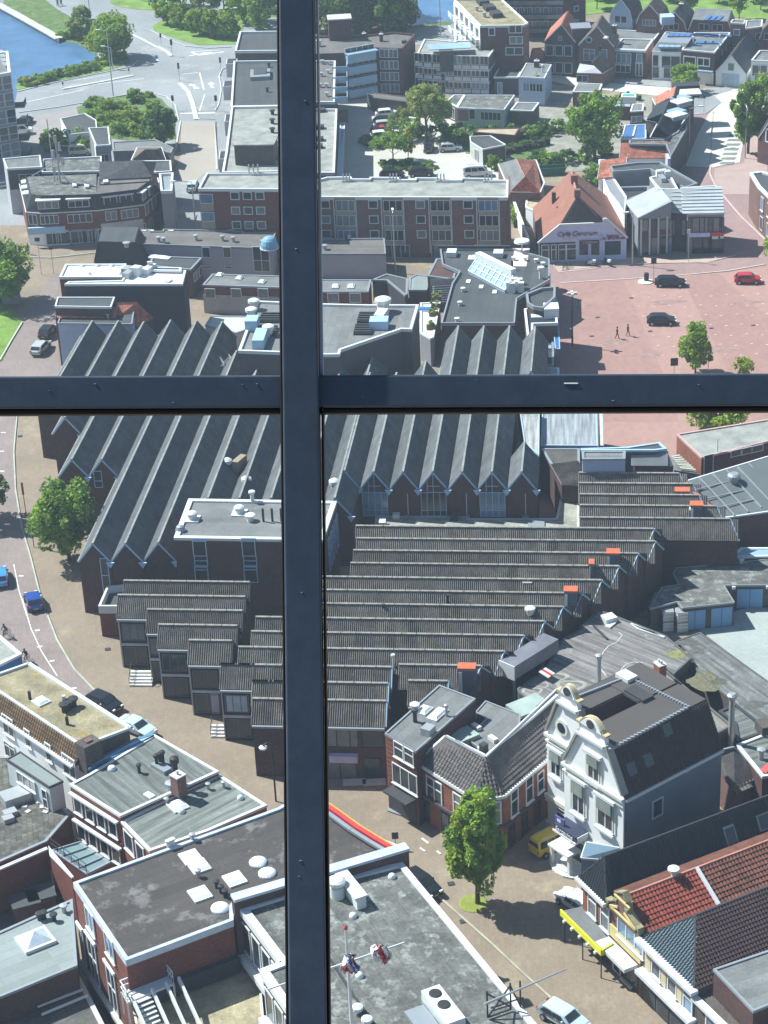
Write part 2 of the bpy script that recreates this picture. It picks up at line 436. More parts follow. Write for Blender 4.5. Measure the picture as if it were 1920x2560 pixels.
def profb(name,label,cat,A,Bp,C,he,prof,wall,roofs,group=None,base=0.0,trim=None,over=.2,world=None,th=.12,root=None,trimw=.16):
 """a body of constant cross-section: A->B across the gable, B->C along the ridge"""
 if world:a,b_,c=world
 else:a,b_,c=G(A,he),G(Bp,he),G(C,he)
 u=b_-a;d=c-b_
 u.z=0;d.z=0
 P=[a,b_,b_+d,a+d]
 r=root or empty(name,label,cat,Vector((*((a+b_+P[2]+P[3])/4).xy,base)),group)
 b=B(r,[Vector((p.x,p.y,he))for p in P],he)
 prof=[(0,0)]+list(prof)+[(1,0)]if prof[0]!=(0,0)else list(prof)
 pf=[Vector((a.x+u.x*t,a.y+u.y*t,he+z))for t,z in prof]
 pb=[p+d for p in pf]
 n=len(pf)
 dn=Vector((0,0,-.04))
 V=[Vector((a.x,a.y,base)),Vector((b_.x,b_.y,base))]+[p+dn for p in pf]+[Vector((a.x,a.y,base))+d,Vector((b_.x,b_.y,base))+d]+[p+dn for p in pb]
 m0=2+n
 F=[tuple([0,1]+list(range(m0-1,1,-1))),tuple([m0+1,m0]+list(range(m0+2,2*m0))),(0,2,m0+2,m0),(1,m0+1,m0+m0-1,m0-1)]
 mk('wall',V,F,wall,r)
 ds=d.normalized()*over
 b.faces=[]
 for i in range(n-1):
  q=[pf[i]-ds,pf[i+1]-ds,pb[i+1]+ds,pb[i]+ds]
  if abs(q[0].z-q[1].z)>20 or(q[0]-q[1]).length<.02:continue
  b.faces.append(q)
  nn=(q[1]-q[0]).cross(q[2]-q[0]).normalized()
  if nn.z<0:nn=-nn
  q=[p+nn*.01 for p in q]
  slab('roof',[p+nn*th for p in q],roofs[i]if isinstance(roofs,(list,tuple))else roofs,r,th)
 if trim:
  for pp,sg in((pf,-1),(pb,1)):
   m=MB()
   for i in range(n-1):m.beam(pp[i]+ds*sg*1.1+Vector((0,0,.06)),pp[i+1]+ds*sg*1.1+Vector((0,0,.06)),.06,trimw*1.3,up=Vector((0,0,1)))
   m.build('bargeboard',trim,r)
 b.pf=pf;b.pb=pb;b.top=max(p.z for p in pf)
 return b
# ---- windows and doors
WM={}
def wmesh(w,h,nv,tr,fw,frame):
 k=(round(w,2),round(h,2),nv,tr,fw,frame.name)
 if k in WM:return WM[k]
 m=MB()
 def bx(x0,x1,z0,z1,d=.09):m.add([(x0,0,z0),(x1,0,z0),(x1,-d,z0),(x0,-d,z0),(x0,0,z1),(x1,0,z1),(x1,-d,z1),(x0,-d,z1)],[(0,3,2,1),(4,5,6,7),(0,1,5,4),(1,2,6,5),(2,3,7,6),(3,0,4,7)])
 bx(-w/2,w/2,0,fw);bx(-w/2,w/2,h-fw,h);bx(-w/2,-w/2+fw,fw,h-fw);bx(w/2-fw,w/2,fw,h-fw)
 for i in range(1,nv):x=-w/2+w*i/nv;bx(x-fw/2,x+fw/2,fw,h-fw,.08)
 if tr:z=h*tr;bx(-w/2+fw,w/2-fw,z-fw/2,z+fw/2,.075)
 fm=bpy.data.meshes.new('window_frame');fm.from_pydata([tuple(v)for v in m.V],[],m.F);fm.materials.append(frame)
 P=[]
 for gl in(GL_D,GL_B,GL_C):
  pm=bpy.data.meshes.new('pane');a,c=w/2-fw*.8,h-fw*.8
  pm.from_pydata([(-a,-.035,fw*.8),(a,-.035,fw*.8),(a,-.035,c),(-a,-.035,c),(-a,.02,fw*.8),(a,.02,fw*.8),(a,.02,c),(-a,.02,c)],[],[(0,1,2,3),(0,4,5,1),(3,2,6,7),(0,3,7,4),(1,5,6,2)]);pm.materials.append(gl);P.append(pm)
 s=MB();s.box((0,-.1,-.09),w+.16,.2,.09)
 sm=bpy.data.meshes.new('sill');sm.from_pydata([tuple(v)for v in s.V],[],s.F);sm.materials.append(WTRIM)
 WM[k]=(fm,P,sm);return WM[k]
def win(b,i,u,z,w,h,nv=1,tr=0,fw=.09,frame=None,sill=False,glass=None,name='window',off=.0):
 a,t,n,L=b.edge(i)
 fm,P,sm=wmesh(w,h,nv,tr,fw,frame or WTRIM)
 p=a+t*u+n*off;p.z=z
 x=Vector((-n.y,n.x,0))
 mat=Matrix(((x.x,-n.x,0,p.x),(x.y,-n.y,0,p.y),(0,0,1,p.z),(0,0,0,1)))
 o=inst(name,fm,b.root,mat)
 g=RND.choices((0,1,2),(5,2,3))[0]if glass is None else glass
 c=bpy.data.objects.new('pane',P[g]);COL.objects.link(c);c.parent=o
 if sill:c=bpy.data.objects.new('sill',sm);COL.objects.link(c);c.parent=o
 return o
def wgrid(b,i,cols,rows,w,h,z0,dz,u0=None,u1=None,**k):
 L=b.edge(i)[3]
 u0=L*.12 if u0 is None else u0;u1=L*.88 if u1 is None else u1
 for r in range(rows):
  for c in range(cols):
   win(b,i,u0+(u1-u0)*(c/(cols-1)if cols>1 else .5),z0+dz*r,w,h,**k)
def onwall(b,i,p):
 """pixel -> (u, z) on wall i"""
 a,t,n,L=b.edge(i);r=ray(p)
 k=(a-CAMP).dot(n)/r.dot(n);q=CAMP+r*k
 return(q-a).dot(t),q.z
def winp(b,i,p,w,h,**k):
 u,z=onwall(b,i,p)
 return win(b,i,u,z-h/2,w,h,**k)
def panel(b,i,u0,u1,z0,z1,mat,name='panel',d=.08,off=0.0):
 a,t,n,L=b.edge(i)
 p=a+t*u0;q=a+t*u1;o=n*(d+off);i_=n*off
 V=[p+i_,q+i_,q+o,p+o]
 V=[Vector((v.x,v.y,z0))for v in V]+[Vector((v.x,v.y,z1))for v in V]
 return mk(name,V,[(0,3,2,1),(4,5,6,7),(0,1,5,4),(1,2,6,5),(2,3,7,6),(3,0,4,7)],mat,b.root)
def panelp(b,i,p,q,mat,name='panel',**k):
 u0,z1=onwall(b,i,p);u1,z0=onwall(b,i,q)
 return panel(b,i,min(u0,u1),max(u0,u1),min(z0,z1),max(z0,z1),mat,name,**k)
def band(b,z0,z1,mat,name='band',d=.06,edges=None):
 for i in(edges if edges is not None else range(len(b.P))):
  panel(b,i,-.0,b.edge(i)[3],z0,z1,mat,name,d)
# ---- things on roofs (parts of their building)
def rb(b,name,p,w,l,h,mat,z=None,ang=None,edge=0):
 z=b.top if z is None else z;c=G(p,z)
 m=MB();m.box((c.x,c.y,z-.02),w,l,h,b.ang(edge)if ang is None else ang)
 return m.build(name,mat,b.root)
def skyl(b,p,w=1.1,l=1.1,z=None,mat=None,edge=0,h=.35):
 z=b.top if z is None else z;c=G(p,z);a=b.ang(edge)
 m=MB();m.box((c.x,c.y,z-.02),w,l,h*.5,a,0);o=m.build('skylight',VENT,b.root)
 ca,sa=math.cos(a),math.sin(a);V=[]
 for k,zz in((.47,h*.5-.03),(.30,h*.95)):
  for x,y in((-1,-1),(1,-1),(1,1),(-1,1)):
   V.append((c.x+x*w*k*ca-y*l*k*sa,c.y+x*w*k*sa+y*l*k*ca,z+zz))
 mk('dome',V,[(0,1,5,4),(1,2,6,5),(2,3,7,6),(3,0,4,7),(4,5,6,7)],mat or M('opal_dome',(.70,.76,.80),.35,.05),o)
 return o
def rdome(b,p,r=.55,z=None):
 z=b.top if z is None else z;c=G(p,z);m=MB()
 m.lathe((c.x,c.y,z-.02),[(r,0),(r,.16),(r*.93,.22),(r*.75,.32),(r*.45,.39),(.02,.42)],16)
 return m.build('round_skylight',M('opal_dome',(.70,.76,.80),.35,.05),b.root,smooth=False)
def ventp(b,p,r=.12,h=.7,z=None,mat=None,hat=True,name='roof_vent'):
 z=b.top if z is None else z;c=G(p,z);m=MB()
 pr=[(r,0),(r,h*.75)]+([(r*1.7,h*.78),(r*1.7,h*.95),(r*.5,h)]if hat else[(r,h)])
 m.lathe((c.x,c.y,z-.02),pr,8)
 return m.build(name,mat or STEEL,b.root)
def chim(b,p,w=.6,l=.6,h=1.2,z=None,mat=None,pots=1,edge=0):
 z=b.top if z is None else z
 o=rb(b,'chimney',p,w,l,h,mat or BR_M,z,edge=edge)
 c=G(p,z);a=b.ang(edge)
 m=MB();m.box((c.x,c.y,z+h-.03),w+.12,l+.12,.1,a)
 for k in range(pots):
  x=(k-(pots-1)/2)*.35
  m.lathe((c.x+x*math.cos(a),c.y+x*math.sin(a),z+h+.05),[(.11,0),(.09,.3),(.13,.32),(.12,.38)],8)
 m.build('chimney_cap',CONC,o)
 return o
def rail(b,pts,z,h=1.0,mat=None,name='railing'):
 m=MB();P=[G(p,z)for p in pts]
 for a,c in zip(P[:-1],P[1:]):
  for k in(h,h*.5):m.beam(Vector((a.x,a.y,z+k)),Vector((c.x,c.y,z+k)),.05,.05)
  L=(c-a).length;n=max(1,int(L/1.1))
  for i in range(n+1):q=a.lerp(c,i/n);m.beam(Vector((q.x,q.y,z)),Vector((q.x,q.y,z+h)),.05,.05)
 return m.build(name,mat or WTRIM,b.root)
# ---- roof tiles and corrugated sheets as pieces
def in_poly(x,y,P):
 c=False;n=len(P);j=n-1
 for i in range(n):
  if(P[i][1]>y)!=(P[j][1]>y)and x<(P[j][0]-P[i][0])*(y-P[i][1])/(P[j][1]-P[i][1])+P[i][0]:c=not c
  j=i
 return c
TILEM={}
def tile_local(w,l):
 xs=[(-.5,.0),(-.32,.045),(-.12,.06),(.08,.02),(.3,.0),(.5,.0)]
 V=[]
 for y,dz in((0,.055),(l*1.08,.0)):
  for x,z in xs:V.append((x*w,y,z*1.5+dz*1.6))
 k=len(xs)
 for x,z in xs:V.append((x*w,0,-.01))
 F=[(i,i+1,k+i+1,k+i)for i in range(k-1)]+[(2*k+i,2*k+i+1,i+1,i)for i in range(k-1)]
 return V,F
def corr_local(w,l,nw=5):
 V=[];n=nw*3
 for y,dz in((0,.05),(l,.02)):
  for i in range(n+1):
   V.append((-w/2+w*i/n,y,dz+(.085 if i%3==1 else(.0 if i%3==0 else .03))))
 return V,[(i,i+1,n+2+i,n+1+i)for i in range(n)]
def lay(part_name,face,mat,w,l,parent,indiv=300,local=tile_local,key=None,lift=.0,stuff_name=None,jit=.0,fullrow=False):
 """lay pieces over a planar roof face; returns how many individuals were used"""
 P=[Vector(p)for p in face]
 n=(P[1]-P[0]).cross(P[2]-P[0]).normalized()
 if n.z<0:n=-n
 u=Vector((-n.y,n.x,0))
 if u.length<.02:u=max((P[i]-P[i-1]for i in range(len(P))),key=lambda q:q.length)
 u=u.normalized();v=n.cross(u)
 if v.z<0:v=-v;u=v.cross(n)
 o=P[0]
 Q=[((p-o).dot(u),(p-o).dot(v))for p in P]
 x0,x1=min(q[0]for q in Q),max(q[0]for q in Q);y0,y1=min(q[1]for q in Q),max(q[1]for q in Q)
 if fullrow:l=(y1-y0)
 nx=max(1,round((x1-x0)/w));w_=(x1-x0)/nx
 ny=max(1,round((y1-y0)/l));l_=(y1-y0)/ny
 LV,LF=local(w_,l_)
 cells=[]
 for r in range(ny):
  for c in range(nx):
   x=x0+(c+.5)*w_;y=y0+r*l_
   if in_poly(x,y+l_*.5,Q):cells.append((x,y))
 base=n*lift
 cen=[(o+u*x+v*y+base)for x,y in cells]
 order=sorted(range(len(cells)),key=lambda i:(cen[i]-CAMP).length)
 one=set(order[:indiv])
 me=None
 if one:
  kk=(part_name,mat.name,round(w_,3),round(l_,3))
  me=TILEM.get(kk)
  if not me:
   me=bpy.data.meshes.new(part_name);me.from_pydata(LV,[],LF);me.materials.append(mat);TILEM[kk]=me
  rot=Matrix((u,v,n)).transposed().to_4x4()
  r0=wloc(parent)
  for i in one:
   ob=bpy.data.objects.new(part_name,me);COL.objects.link(ob);ob.parent=parent
   ob.matrix_local=Matrix.Translation(cen[i]-r0+n*RND.uniform(0,jit))@rot
 rest=[cen[i]for i in range(len(cells))if i not in one]
 if rest:
  m=MB()
  LVv=[u*a+v*b+n*c for a,b,c in LV]
  for p in rest:
   j=n*RND.uniform(0,jit)
   k=len(m.V);m.V+=[p+q+j for q in LVv];m.F+=[tuple(i+k for i in f)for f in LF]
  mk(stuff_name or part_name+'s_further_up',m.V,m.F,mat,parent,uv=False,kind='stuff')
 return len(one)
def ridge(b,p,q,mat,r=.13,name='ridge_cap'):
 m=MB();m.tube([p+Vector((0,0,.03)),q+Vector((0,0,.03))],r,6);return m.build(name,mat,b.root)
# ============================================================ GROUND AND ROADS
def sheet(name,x0,x1,y0,y1,z,mat):
 return mk(name,[(x0,y0,z),(x1,y0,z),(x1,y1,z),(x0,y1,z),(x0,y0,z-1),(x1,y0,z-1),(x1,y1,z-1),(x0,y1,z-1)],[(0,1,2,3),(0,4,5,1),(1,5,6,2),(2,6,7,3),(3,7,4,0)],mat,kind='structure')
sheet('ground',-1500,1500,-600,3000,0.0,PAVE)
def gp(name,fr,pts,mat,z):return ground_patch(name,[fr(*p)for p in pts],mat,z)
gp('road',Z1,[(-400,-300),(1700,-300),(1700,300),(1345,640),(1290,1000),(1240,1000),(1250,700),(1045,700),(1000,830),(1000,1300),(0,1300),(-400,1300)],ASPH,.02)
gp('road',Z1,[(1000,980),(1350,980),(1150,1400),(850,1400)],ASPH,.024)
gp('street_paving',Z1,[(1045,700),(1240,700),(1262,990),(1180,1000),(1120,1060),(1050,1070),(1005,985),(1040,900)],SAND,.05)
gp('canal',Z1,[(-900,-420),(-120,-420),(0,-60),(0,30),(340,232),(450,255),(545,300),(575,350),(480,388),(270,440),(108,482),(60,700),(-900,700)],WATER,.06)
gp('grass_bank',Z1,[(20,-40),(210,-40),(330,55),(420,105),(545,150),(560,320),(540,312),(450,258),(355,240),(330,205),(110,70),(20,20)],ROUGHG,.09)
gp('grass_bank',Z1,[(88,500),(108,482),(270,440),(480,386),(575,345),(740,335),(752,365),(640,400),(500,435),(300,472),(100,520)],GRASS,.10)
gp('grass_verge',Z1,[(640,-20),(905,-20),(905,45),(880,60),(790,56),(700,42),(635,20)],GRASS,.08)
gp('grass_verge',Z1,[(878,152),(930,120),(1400,40),(1400,255),(1150,262),(1060,240),(960,205),(890,178)],GRASS,.08)
gp('garden_ground',Z1,[(440,620),(560,580),(740,550),(850,545),(930,570),(965,612),(1005,640),(1012,800),(900,830),(640,800),(480,760)],ROUGHG,.08)
gp('parking_ground',Z1,[(120,690),(290,650),(440,630),(560,622),(545,640),(350,700),(350,800),(250,900),(110,860)],M('brownish_lot',(.30,.27,.26),.9,.1),.06)
gp('park_lawn',Z1,[(1300,-200),(1600,-200),(1600,100),(1300,100)],GRASS,.09)
gp('road',Z2,[(250,690),(300,620),(345,640),(330,760),(330,900),(345,1180),(240,1400),(110,1400),(0,1500),(-300,1400),(-300,1200),(0,1150),(120,930)],PINK,.03)
gp('road',L1,[(-300,-80),(98,-80),(80,300),(90,500),(125,730),(180,925),(222,1090),(275,1270),(-300,1270)],PINK,.045)
gp('road',L4,[(-300,80),(266,80),(330,235),(425,400),(552,530),(620,600),(700,760),(300,900),(-300,600)],PINK,.055)
gp('lawn',Z2,[(-300,760),(0,740),(60,800),(130,890),(70,1000),(10,1110),(-300,1250)],GRASS,.10)
gp('road',Z6,[(100,640),(560,640),(800,610),(1240,640),(1100,-420),(1290,-400),(1500,-500),(1900,-500),(1900,800),(100,820)],REDRD,.03)
gp('market_square',Z6,[(60,790),(270,772),(900,735),(1130,718),(1400,700),(1659,655),(2100,560),(2100,2600),(60,2600)],REDSQ,.05)
gp('pavement',Z6,[(220,650),(420,600),(740,600),(1090,615),(1240,600),(1440,590),(1250,640),(900,640),(560,668),(380,690),(260,700)],M('pale_pink_paving',(.44,.33,.28),.9,.1),.08)
gp('road',Z4,[(1108,1112),(1290,1122),(1350,1108),(1470,1088),(1505,880),(1600,700),(1760,690),(1760,600),(1420,600),(1290,640),(1150,608),(1000,610),(1160,640),(1290,660),(1345,690),(1262,765),(1190,900)],CREAM,.07)
gp('road',Z4,[(-150,545),(-150,480),(210,495),(380,522),(630,560),(1010,588),(1150,605),(1200,660),(1050,650),(900,640),(630,612),(375,578),(210,542)],CREAM,.062)
gp('pavement',Z4,[(630,528),(1010,545),(1010,590),(880,575),(630,558)],ASPH,.09)
gp('pavement',Z4,[(1150,650),(1230,590),(1400,590),(1420,605),(1300,640),(1350,690),(1240,765),(1150,770)],ASPH,.10)
gp('pavement',Z4,[(1300,1130),(1500,1090),(1520,700),(1640,690),(1659,1300),(1300,1300)],M('rosy_paving',(.40,.29,.26),.9,.08),.04)
for k in range(7):
 y=915+k*31;x=1392-k*10
 gp('parking_bay',Z4,[(x,y),(x+12,y-13),(x+106,y-15),(x+92,y+2)],M('dark_bay_paving',(.19,.20,.19),.9,.1),.10)
gp('park_lawn',Z4,[(300,-300),(2200,-300),(2200,200),(1660,135),(1400,112),(1180,110),(600,84),(430,100)],GRASS,.08)
gp('lakeside_road',Z3,[(640,215),(1060,175),(1060,310),(760,330),(640,280)],ASPH,.05)
gp('canal',Z3,[(680,-400),(1300,-400),(1060,160),(930,180),(720,190),(640,100)],WATER,.06)
gp('grass_bank',Z3,[(700,195),(1000,150),(1010,178),(720,210)],ROUGHG,.1)
gp('parking_ground',Z3,[(150,640),(500,680),(640,740),(1000,800),(1150,900),(1480,930),(1480,1180),(1380,1320),(100,1320)],LOT,.04)
gp('garden_ground',Z3,[(1010,900),(1500,930),(1700,900),(1700,1180),(1400,1150),(1120,1120)],ROUGHG,.08)
gp('back_garden',Z4,[(180,560),(640,640),(1150,640),(1000,1080),(480,1150),(-60,1130),(-60,850)],M('garden_paving',(.27,.26,.22),.9,.25,.4),.05)
gp('yard',L6,[(1200,200),(1460,70),(1700,20),(2300,20),(2300,900),(1659,560)],YARD,.06)
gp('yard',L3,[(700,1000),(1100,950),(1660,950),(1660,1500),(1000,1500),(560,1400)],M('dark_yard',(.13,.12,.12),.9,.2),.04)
def line(name,fr,pts,w,mat,z,h=.02):
 P=[G(fr(*p))for p in pts];m=MB()
 for a,b in zip(P[:-1],P[1:]):m.beam(Vector((a.x,a.y,z)),Vector((b.x,b.y,z)),w,h)
 return m.build(name,mat,kind='structure')
PK=M('pale_kerb',(.40,.42,.34),.9,.15)
line('kerb',L1,[(98,90),(80,300),(90,520),(125,730),(180,920),(222,1090),(272,1244)],.18,PK,.1,.1)
line('kerb',L4,[(262,60),(330,235),(430,405),(552,532)],.18,PK,.1,.1)
line('kerb',L1,[(80,950),(110,1100),(155,1244)],.10,WPAINT,.07)
line('kerb',L4,[(130,0),(180,170),(240,300),(330,440)],.10,WPAINT,.075)
line('kerb',L8,[(850,600),(1200,910),(1380,1080),(1659,1330)],.2,M('yellow_grey_kerb',(.38,.36,.28),.9),.1,.06)
line('kerb',Z2,[(0,1110),(70,990),(130,890)],.2,KERB,.14,.1)
line('kerb',Z2,[(40,515),(300,520),(560,490)],.15,KERB,.12,.1)
line('kerb',Z6,[(270,772),(900,735),(1130,716),(1400,690),(1640,648)],.25,M('pale_pink_kerb',(.55,.42,.38),.9),.1,.06)
line('kerb',Z6,[(1290,-380),(1270,40),(1310,130),(1480,330),(1659,500)],.25,M('pale_pink_kerb',(.55,.42,.38),.9),.1,.06)
line('kerb',Z6,[(270,690),(560,660),(900,640),(1250,632),(1440,590)],.2,M('pale_pink_kerb',(.55,.42,.38),.9),.12,.06)
line('kerb',Z1,[(100,530),(300,480),(640,410),(760,385),(800,350)],.25,KERB,.12,.1)
line('kerb',Z1,[(835,170),(870,178),(960,225),(1070,268),(1200,280),(1335,272)],.25,KERB,.12,.1)
line('kerb',Z1,[(1240,640),(1260,600),(1275,520),(1262,440),(1280,400),(1330,380)],.25,KERB,.12,.1)
line('kerb',Z1,[(110,650),(330,620),(560,580),(740,545),(860,535),(960,560),(1010,610),(1030,700)],.25,KERB,.12,.1)
line('kerb',Z1,[(1040,700),(1010,870)],.3,KERB,.12,.1);line('kerb',Z1,[(1240,700),(1250,980)],.3,KERB,.12,.1)
for pts in([(360,515),(640,462),(770,436)],[(1035,480),(1085,530),(1110,600),(1132,690)],[(910,270),(960,300),(990,325)]):
 line('traffic_island',Z1,pts,.9,KERB,.1,.12)
def paint(fr,pts,w=.3):line('road_marking',fr,pts,w,WPAINT,.055,.02)
paint(Z1,[(745,190),(830,232),(910,275)],.5);paint(Z1,[(1100,300),(1150,320),(1290,300)],.5);paint(Z1,[(1100,300),(1270,290)],.3)
paint(Z1,[(1040,655),(1240,652)],.6);paint(Z1,[(1150,420),(1175,520)],.25);paint(Z1,[(1180,545),(1150,640)],.2)
paint(Z1,[(150,590),(480,520)],.25);paint(Z1,[(430,465),(640,430)],.2);paint(Z1,[(560,485),(830,455)],.25);paint(Z1,[(870,320),(915,355)],.25)
paint(Z1,[(1125,515),(1112,490),(1095,485)],.35);paint(Z1,[(1235,505),(1215,500),(1225,480)],.35);paint(Z1,[(1050,430),(1140,420)],.25)
def arrow(fr,p,ang,s=2.2):
 c=G(fr(*p));ca,sa=math.cos(ang),math.sin(ang);q=[]
 for x,y in((-.1,-1),(.1,-1),(.1,.2),(.35,.2),(0,1),(-.35,.2),(-.1,.2)):
  x*=s;y*=s;q.append(Vector((c.x+x*ca-y*sa,c.y+x*sa+y*ca,.062)))
 mk('road_marking',q,[tuple(range(7))],WPAINT,kind='structure')
arrow(Z1,(1118,498),.5);arrow(Z1,(1218,490),0.1);arrow(Z1,(1160,312),-1.2,2.6)
for p in((20,190),(10,297),(12,412),(18,541),(122,1016)):paint(L1,[(p[0]-14,p[1]),(p[0]+14,p[1])],.22)
for p in((215,177),(300,353),(428,510),(230,271)):paint(L4,[(p[0]-14,p[1]+2),(p[0]+14,p[1]-2)],.25)
for a,c in(((735,205),(780,240)),((722,270),(757,292)),((835,290),(860,310))):paint(L8,[a,c],.18)
RS2=M('red_square_lane',(.325,.19,.165),.9,.06,.06,1.0,kind='paving',bw=1.2,bh=.6,mort=.95)
gp('square_lane',Z6,[(1080,732),(1330,708),(1750,1080),(1750,1700),(1560,1700)],RS2,.056)
gp('square_lane',Z6,[(275,785),(690,752),(1010,1500),(1060,1700),(230,1700),(230,1250)],RS2,.056)
for k,(x,y,a,b_)in enumerate(((560,1180,3,1.2),(980,900,2.6,.9),(1280,1220,3.4,1.1),(1500,900,2.4,.8),(420,930,2,.8),(850,1250,2.2,1))):
 c=G(Z6(x,y));mk('paving_stain',[(c.x+a*(1+.3*math.sin(3*t+k))*math.cos(t),c.y+b_*(1+.25*math.sin(2*t))*math.sin(t),.064)for t in[j*.3142 for j in range(20)]],[tuple(range(20))],M('faint_paving_stain',(.30,.19,.165),.8,.2,1,3),kind='structure')
m=MB()
for r in range(7):
 for c in range(9):
  for(x0,y0,dx,dy,ex,ey)in(((760,860,52,-2,33,66)),):
   p=G(Z6(x0+dx*c*2+ex*r*1.0,y0+dy*c+ey*r+(c%2)*9))
   if Z6(x0+dx*c*2+ex*r,0)[0]>1925:continue
   m.box((p.x,p.y,.045),.4,.2,.03,.3)
m.build('bay_marker_stones',M('pale_stone',(.52,.44,.38),.9),kind='stuff')
qr=empty('mooring_jetty','long pale grey jetty running down the grassy canal bank','jetty',G(Z1(180,150)))
m=MB();A_=[Z1(-60,0),Z1(110,92),Z1(250,170),Z1(340,222)]
P_=[G(p,.9)for p in A_]
for a,b in zip(P_[:-1],P_[1:]):
 n_=max(1,int((b-a).length/2.2))
 for i in range(n_):
  q0=a.lerp(b,i/n_+.003);q1=a.lerp(b,(i+1)/n_-.003)
  mm=MB();mm.beam(q0,q1,1.9,.2);mm.build('deck_board',CONC,qr)
m=MB()
for a,b in zip(P_[:-1],P_[1:]):m.beam(a+Vector((0,-.9,-.5)),b+Vector((0,-.9,-.5)),.2,.8)
m.build('retaining_edge',M('quay_edge',(.25,.25,.22)),qr)
rt=empty('traffic_island_planter','low white round island with a dark bollard beside the black estate car','traffic island',G(Z6(842,765)))
c_=G(Z6(842,765));m=MB();m.lathe((c_.x,c_.y,.04),[(1.15,0),(1.15,.14),(1.0,.18),(.02,.2)],20);m.build('island_base',M('island_white',(.7,.68,.62),.8),rt)
m=MB();m.lathe((c_.x+.1,c_.y+.2,.2),[(.36,0),(.36,1.1),(.3,1.2)],10);m.build('bollard_post',BLK,rt)
# ============================================================ FAR BUILDINGS, LEFT
h_=17.0
b=flat('office_block','tall glazed office block with balconies cut off by the left edge','office building',[Z1(-260,470),Z1(62,415),Z1(47,292),Z1(-260,330)],h_,GREYW,R_GREY,par=.5,cw=.5,cop=WTRIM)
a_,t_,n_,L_=b.edge(0)
for r in range(5):
 z=h_-3.0-r*3.0
 for c in range(9):
  u=L_-.9-c*1.75
  win(b,0,u,z,1.65,2.5,nv=1,tr=.42,fw=.08,frame=WTRIM,glass=RND.choice((0,0,1,2,2)))
 panel(b,0,0,L_,z-.45,z-.05,GREYW,'spandrel',.05)
for r in range(4):
 z=h_-6.6-r*3.0
 a1,t1,n1,L1_=b.edge(1)
 p=a1+t1*1.6+n1*.9
 m=MB();m.box((p.x,p.y,z),1.9,3.0,.18,0);m.build('balcony',GTRIM,b.root)
 m=MB();m.box((p.x+.9,p.y,z+.18),.06,3.0,.95);m.box((p.x,p.y-1.5,z+.18),1.8,.06,.95);m.build('railing',DTRIM,b.root)
for i in range(4):rb(b,'roof_hatch',Z1(8+i*9,310+i*24),1.0,2.2,.5,STEEL)
b=flat('garage_shed','dark flat roofed shed with white end wall in the shrubbery left of the garden','shed',[Z1(395,775),Z1(345,682),Z1(490,652),Z1(555,690),Z1(560,755)],3.4,WHITEW,R_DARK,par=.15,cw=.2,cop=WTRIM)
b=flat('narrow_house','narrow grey house with bluish flat roof behind the corner block','house',[Z1(550,838),Z1(508,735),Z1(626,730),Z1(637,832)],7.6,GREYW,R_DARK,par=.15,cw=.25,cop=WTRIM)
panel(b,0,.0,1.8,3,7.3,WHITEW,'side_cladding',.05)
win(b,3,b.edge(3)[3]*.5,4.4,1.6,1.6,nv=2,glass=0)
b=shell('hipped_annex','low annex with brown hipped tile roof right of the narrow house','house',[(Z1(755,925),3.4),(Z1(955,925),3.4),(Z1(930,850),3.4),(Z1(790,850),3.4)],[[(Z1(755,925),3.4),(Z1(955,925),3.4),(Z1(905,860),5.4),(Z1(835,860),5.4)],[(Z1(955,925),3.4),(Z1(930,850),3.4),(Z1(905,860),5.4)],[(Z1(930,850),3.4),(Z1(790,850),3.4),(Z1(835,860),5.4),(Z1(905,860),5.4)],[(Z1(790,850),3.4),(Z1(755,925),3.4),(Z1(835,860),5.4)]],BR_K,T_BRFAR,trim=WTRIM)
b=flat('low_annex','pale flat roofed annex beside the copper dark tree','annex',[Z1(650,870),Z1(645,815),Z1(900,803),Z1(1000,850),Z1(985,880),Z1(900,862)],3.0,GREYW,R_GREY,par=.15)
b=flat('side_house','white walled house with flat grey roof left behind the corner block','house',[Z1(38,970),Z1(15,912),Z1(232,892),Z1(243,960)],8.0,M('greyish_white_wall',(.42,.43,.46),.85,.08),R_GREY,par=.2,cw=.25,cop=WTRIM)
win(b,3,b.edge(3)[3]*.4,5.2,3.4,1.7,nv=3,glass=2)
panel(b,3,.2,b.edge(3)[3]-.2,4.3,7.6,DARKW,'upper_cladding',.04)
b=flat('rear_extension','grey rear extension with long parapet behind the roof antennas','annex',[Z1(240,990),Z1(245,915),Z1(585,898),Z1(585,985)],7.4,DARKW,R_PATCH,par=.25,cw=.25,cop=WTRIM)
b=shell('black_tiled_house','house with black tiled roof between the antennas and the garden','house',[(Z1(572,1060),8.4),(Z1(880,1040),8.4),(Z1(860,950),8.4),(Z1(572,950),8.4)],[[(Z1(572,1035),8.4),(Z1(878,1020),8.4),(Z1(820,925),10.4),(Z1(572,930),10.4)],[(Z1(878,1020),8.4),(Z1(900,935),8.4),(Z1(820,925),10.4)]],BR_K,T_SLATE)
EH=Hs(Z2(370,250),Z2(372,436));RH=EH+2.7
E_=[Z2(150,255),Z2(240,262),Z2(560,245),Z2(575,247),Z2(830,212),Z2(925,130)]
T_=[Z2(158,55),Z2(182,150),Z2(240,158),Z2(556,150),Z2(575,138),Z2(790,122),Z2(865,70)]
back=[Z2(930,40),Z2(110,20)]
poly=[(Z2(105,60),EH),(E_[0],EH),(E_[1],EH),(E_[2],EH),(E_[4],EH),(E_[5],EH),(Z2(900,20),EH),(Z2(120,10),EH)]
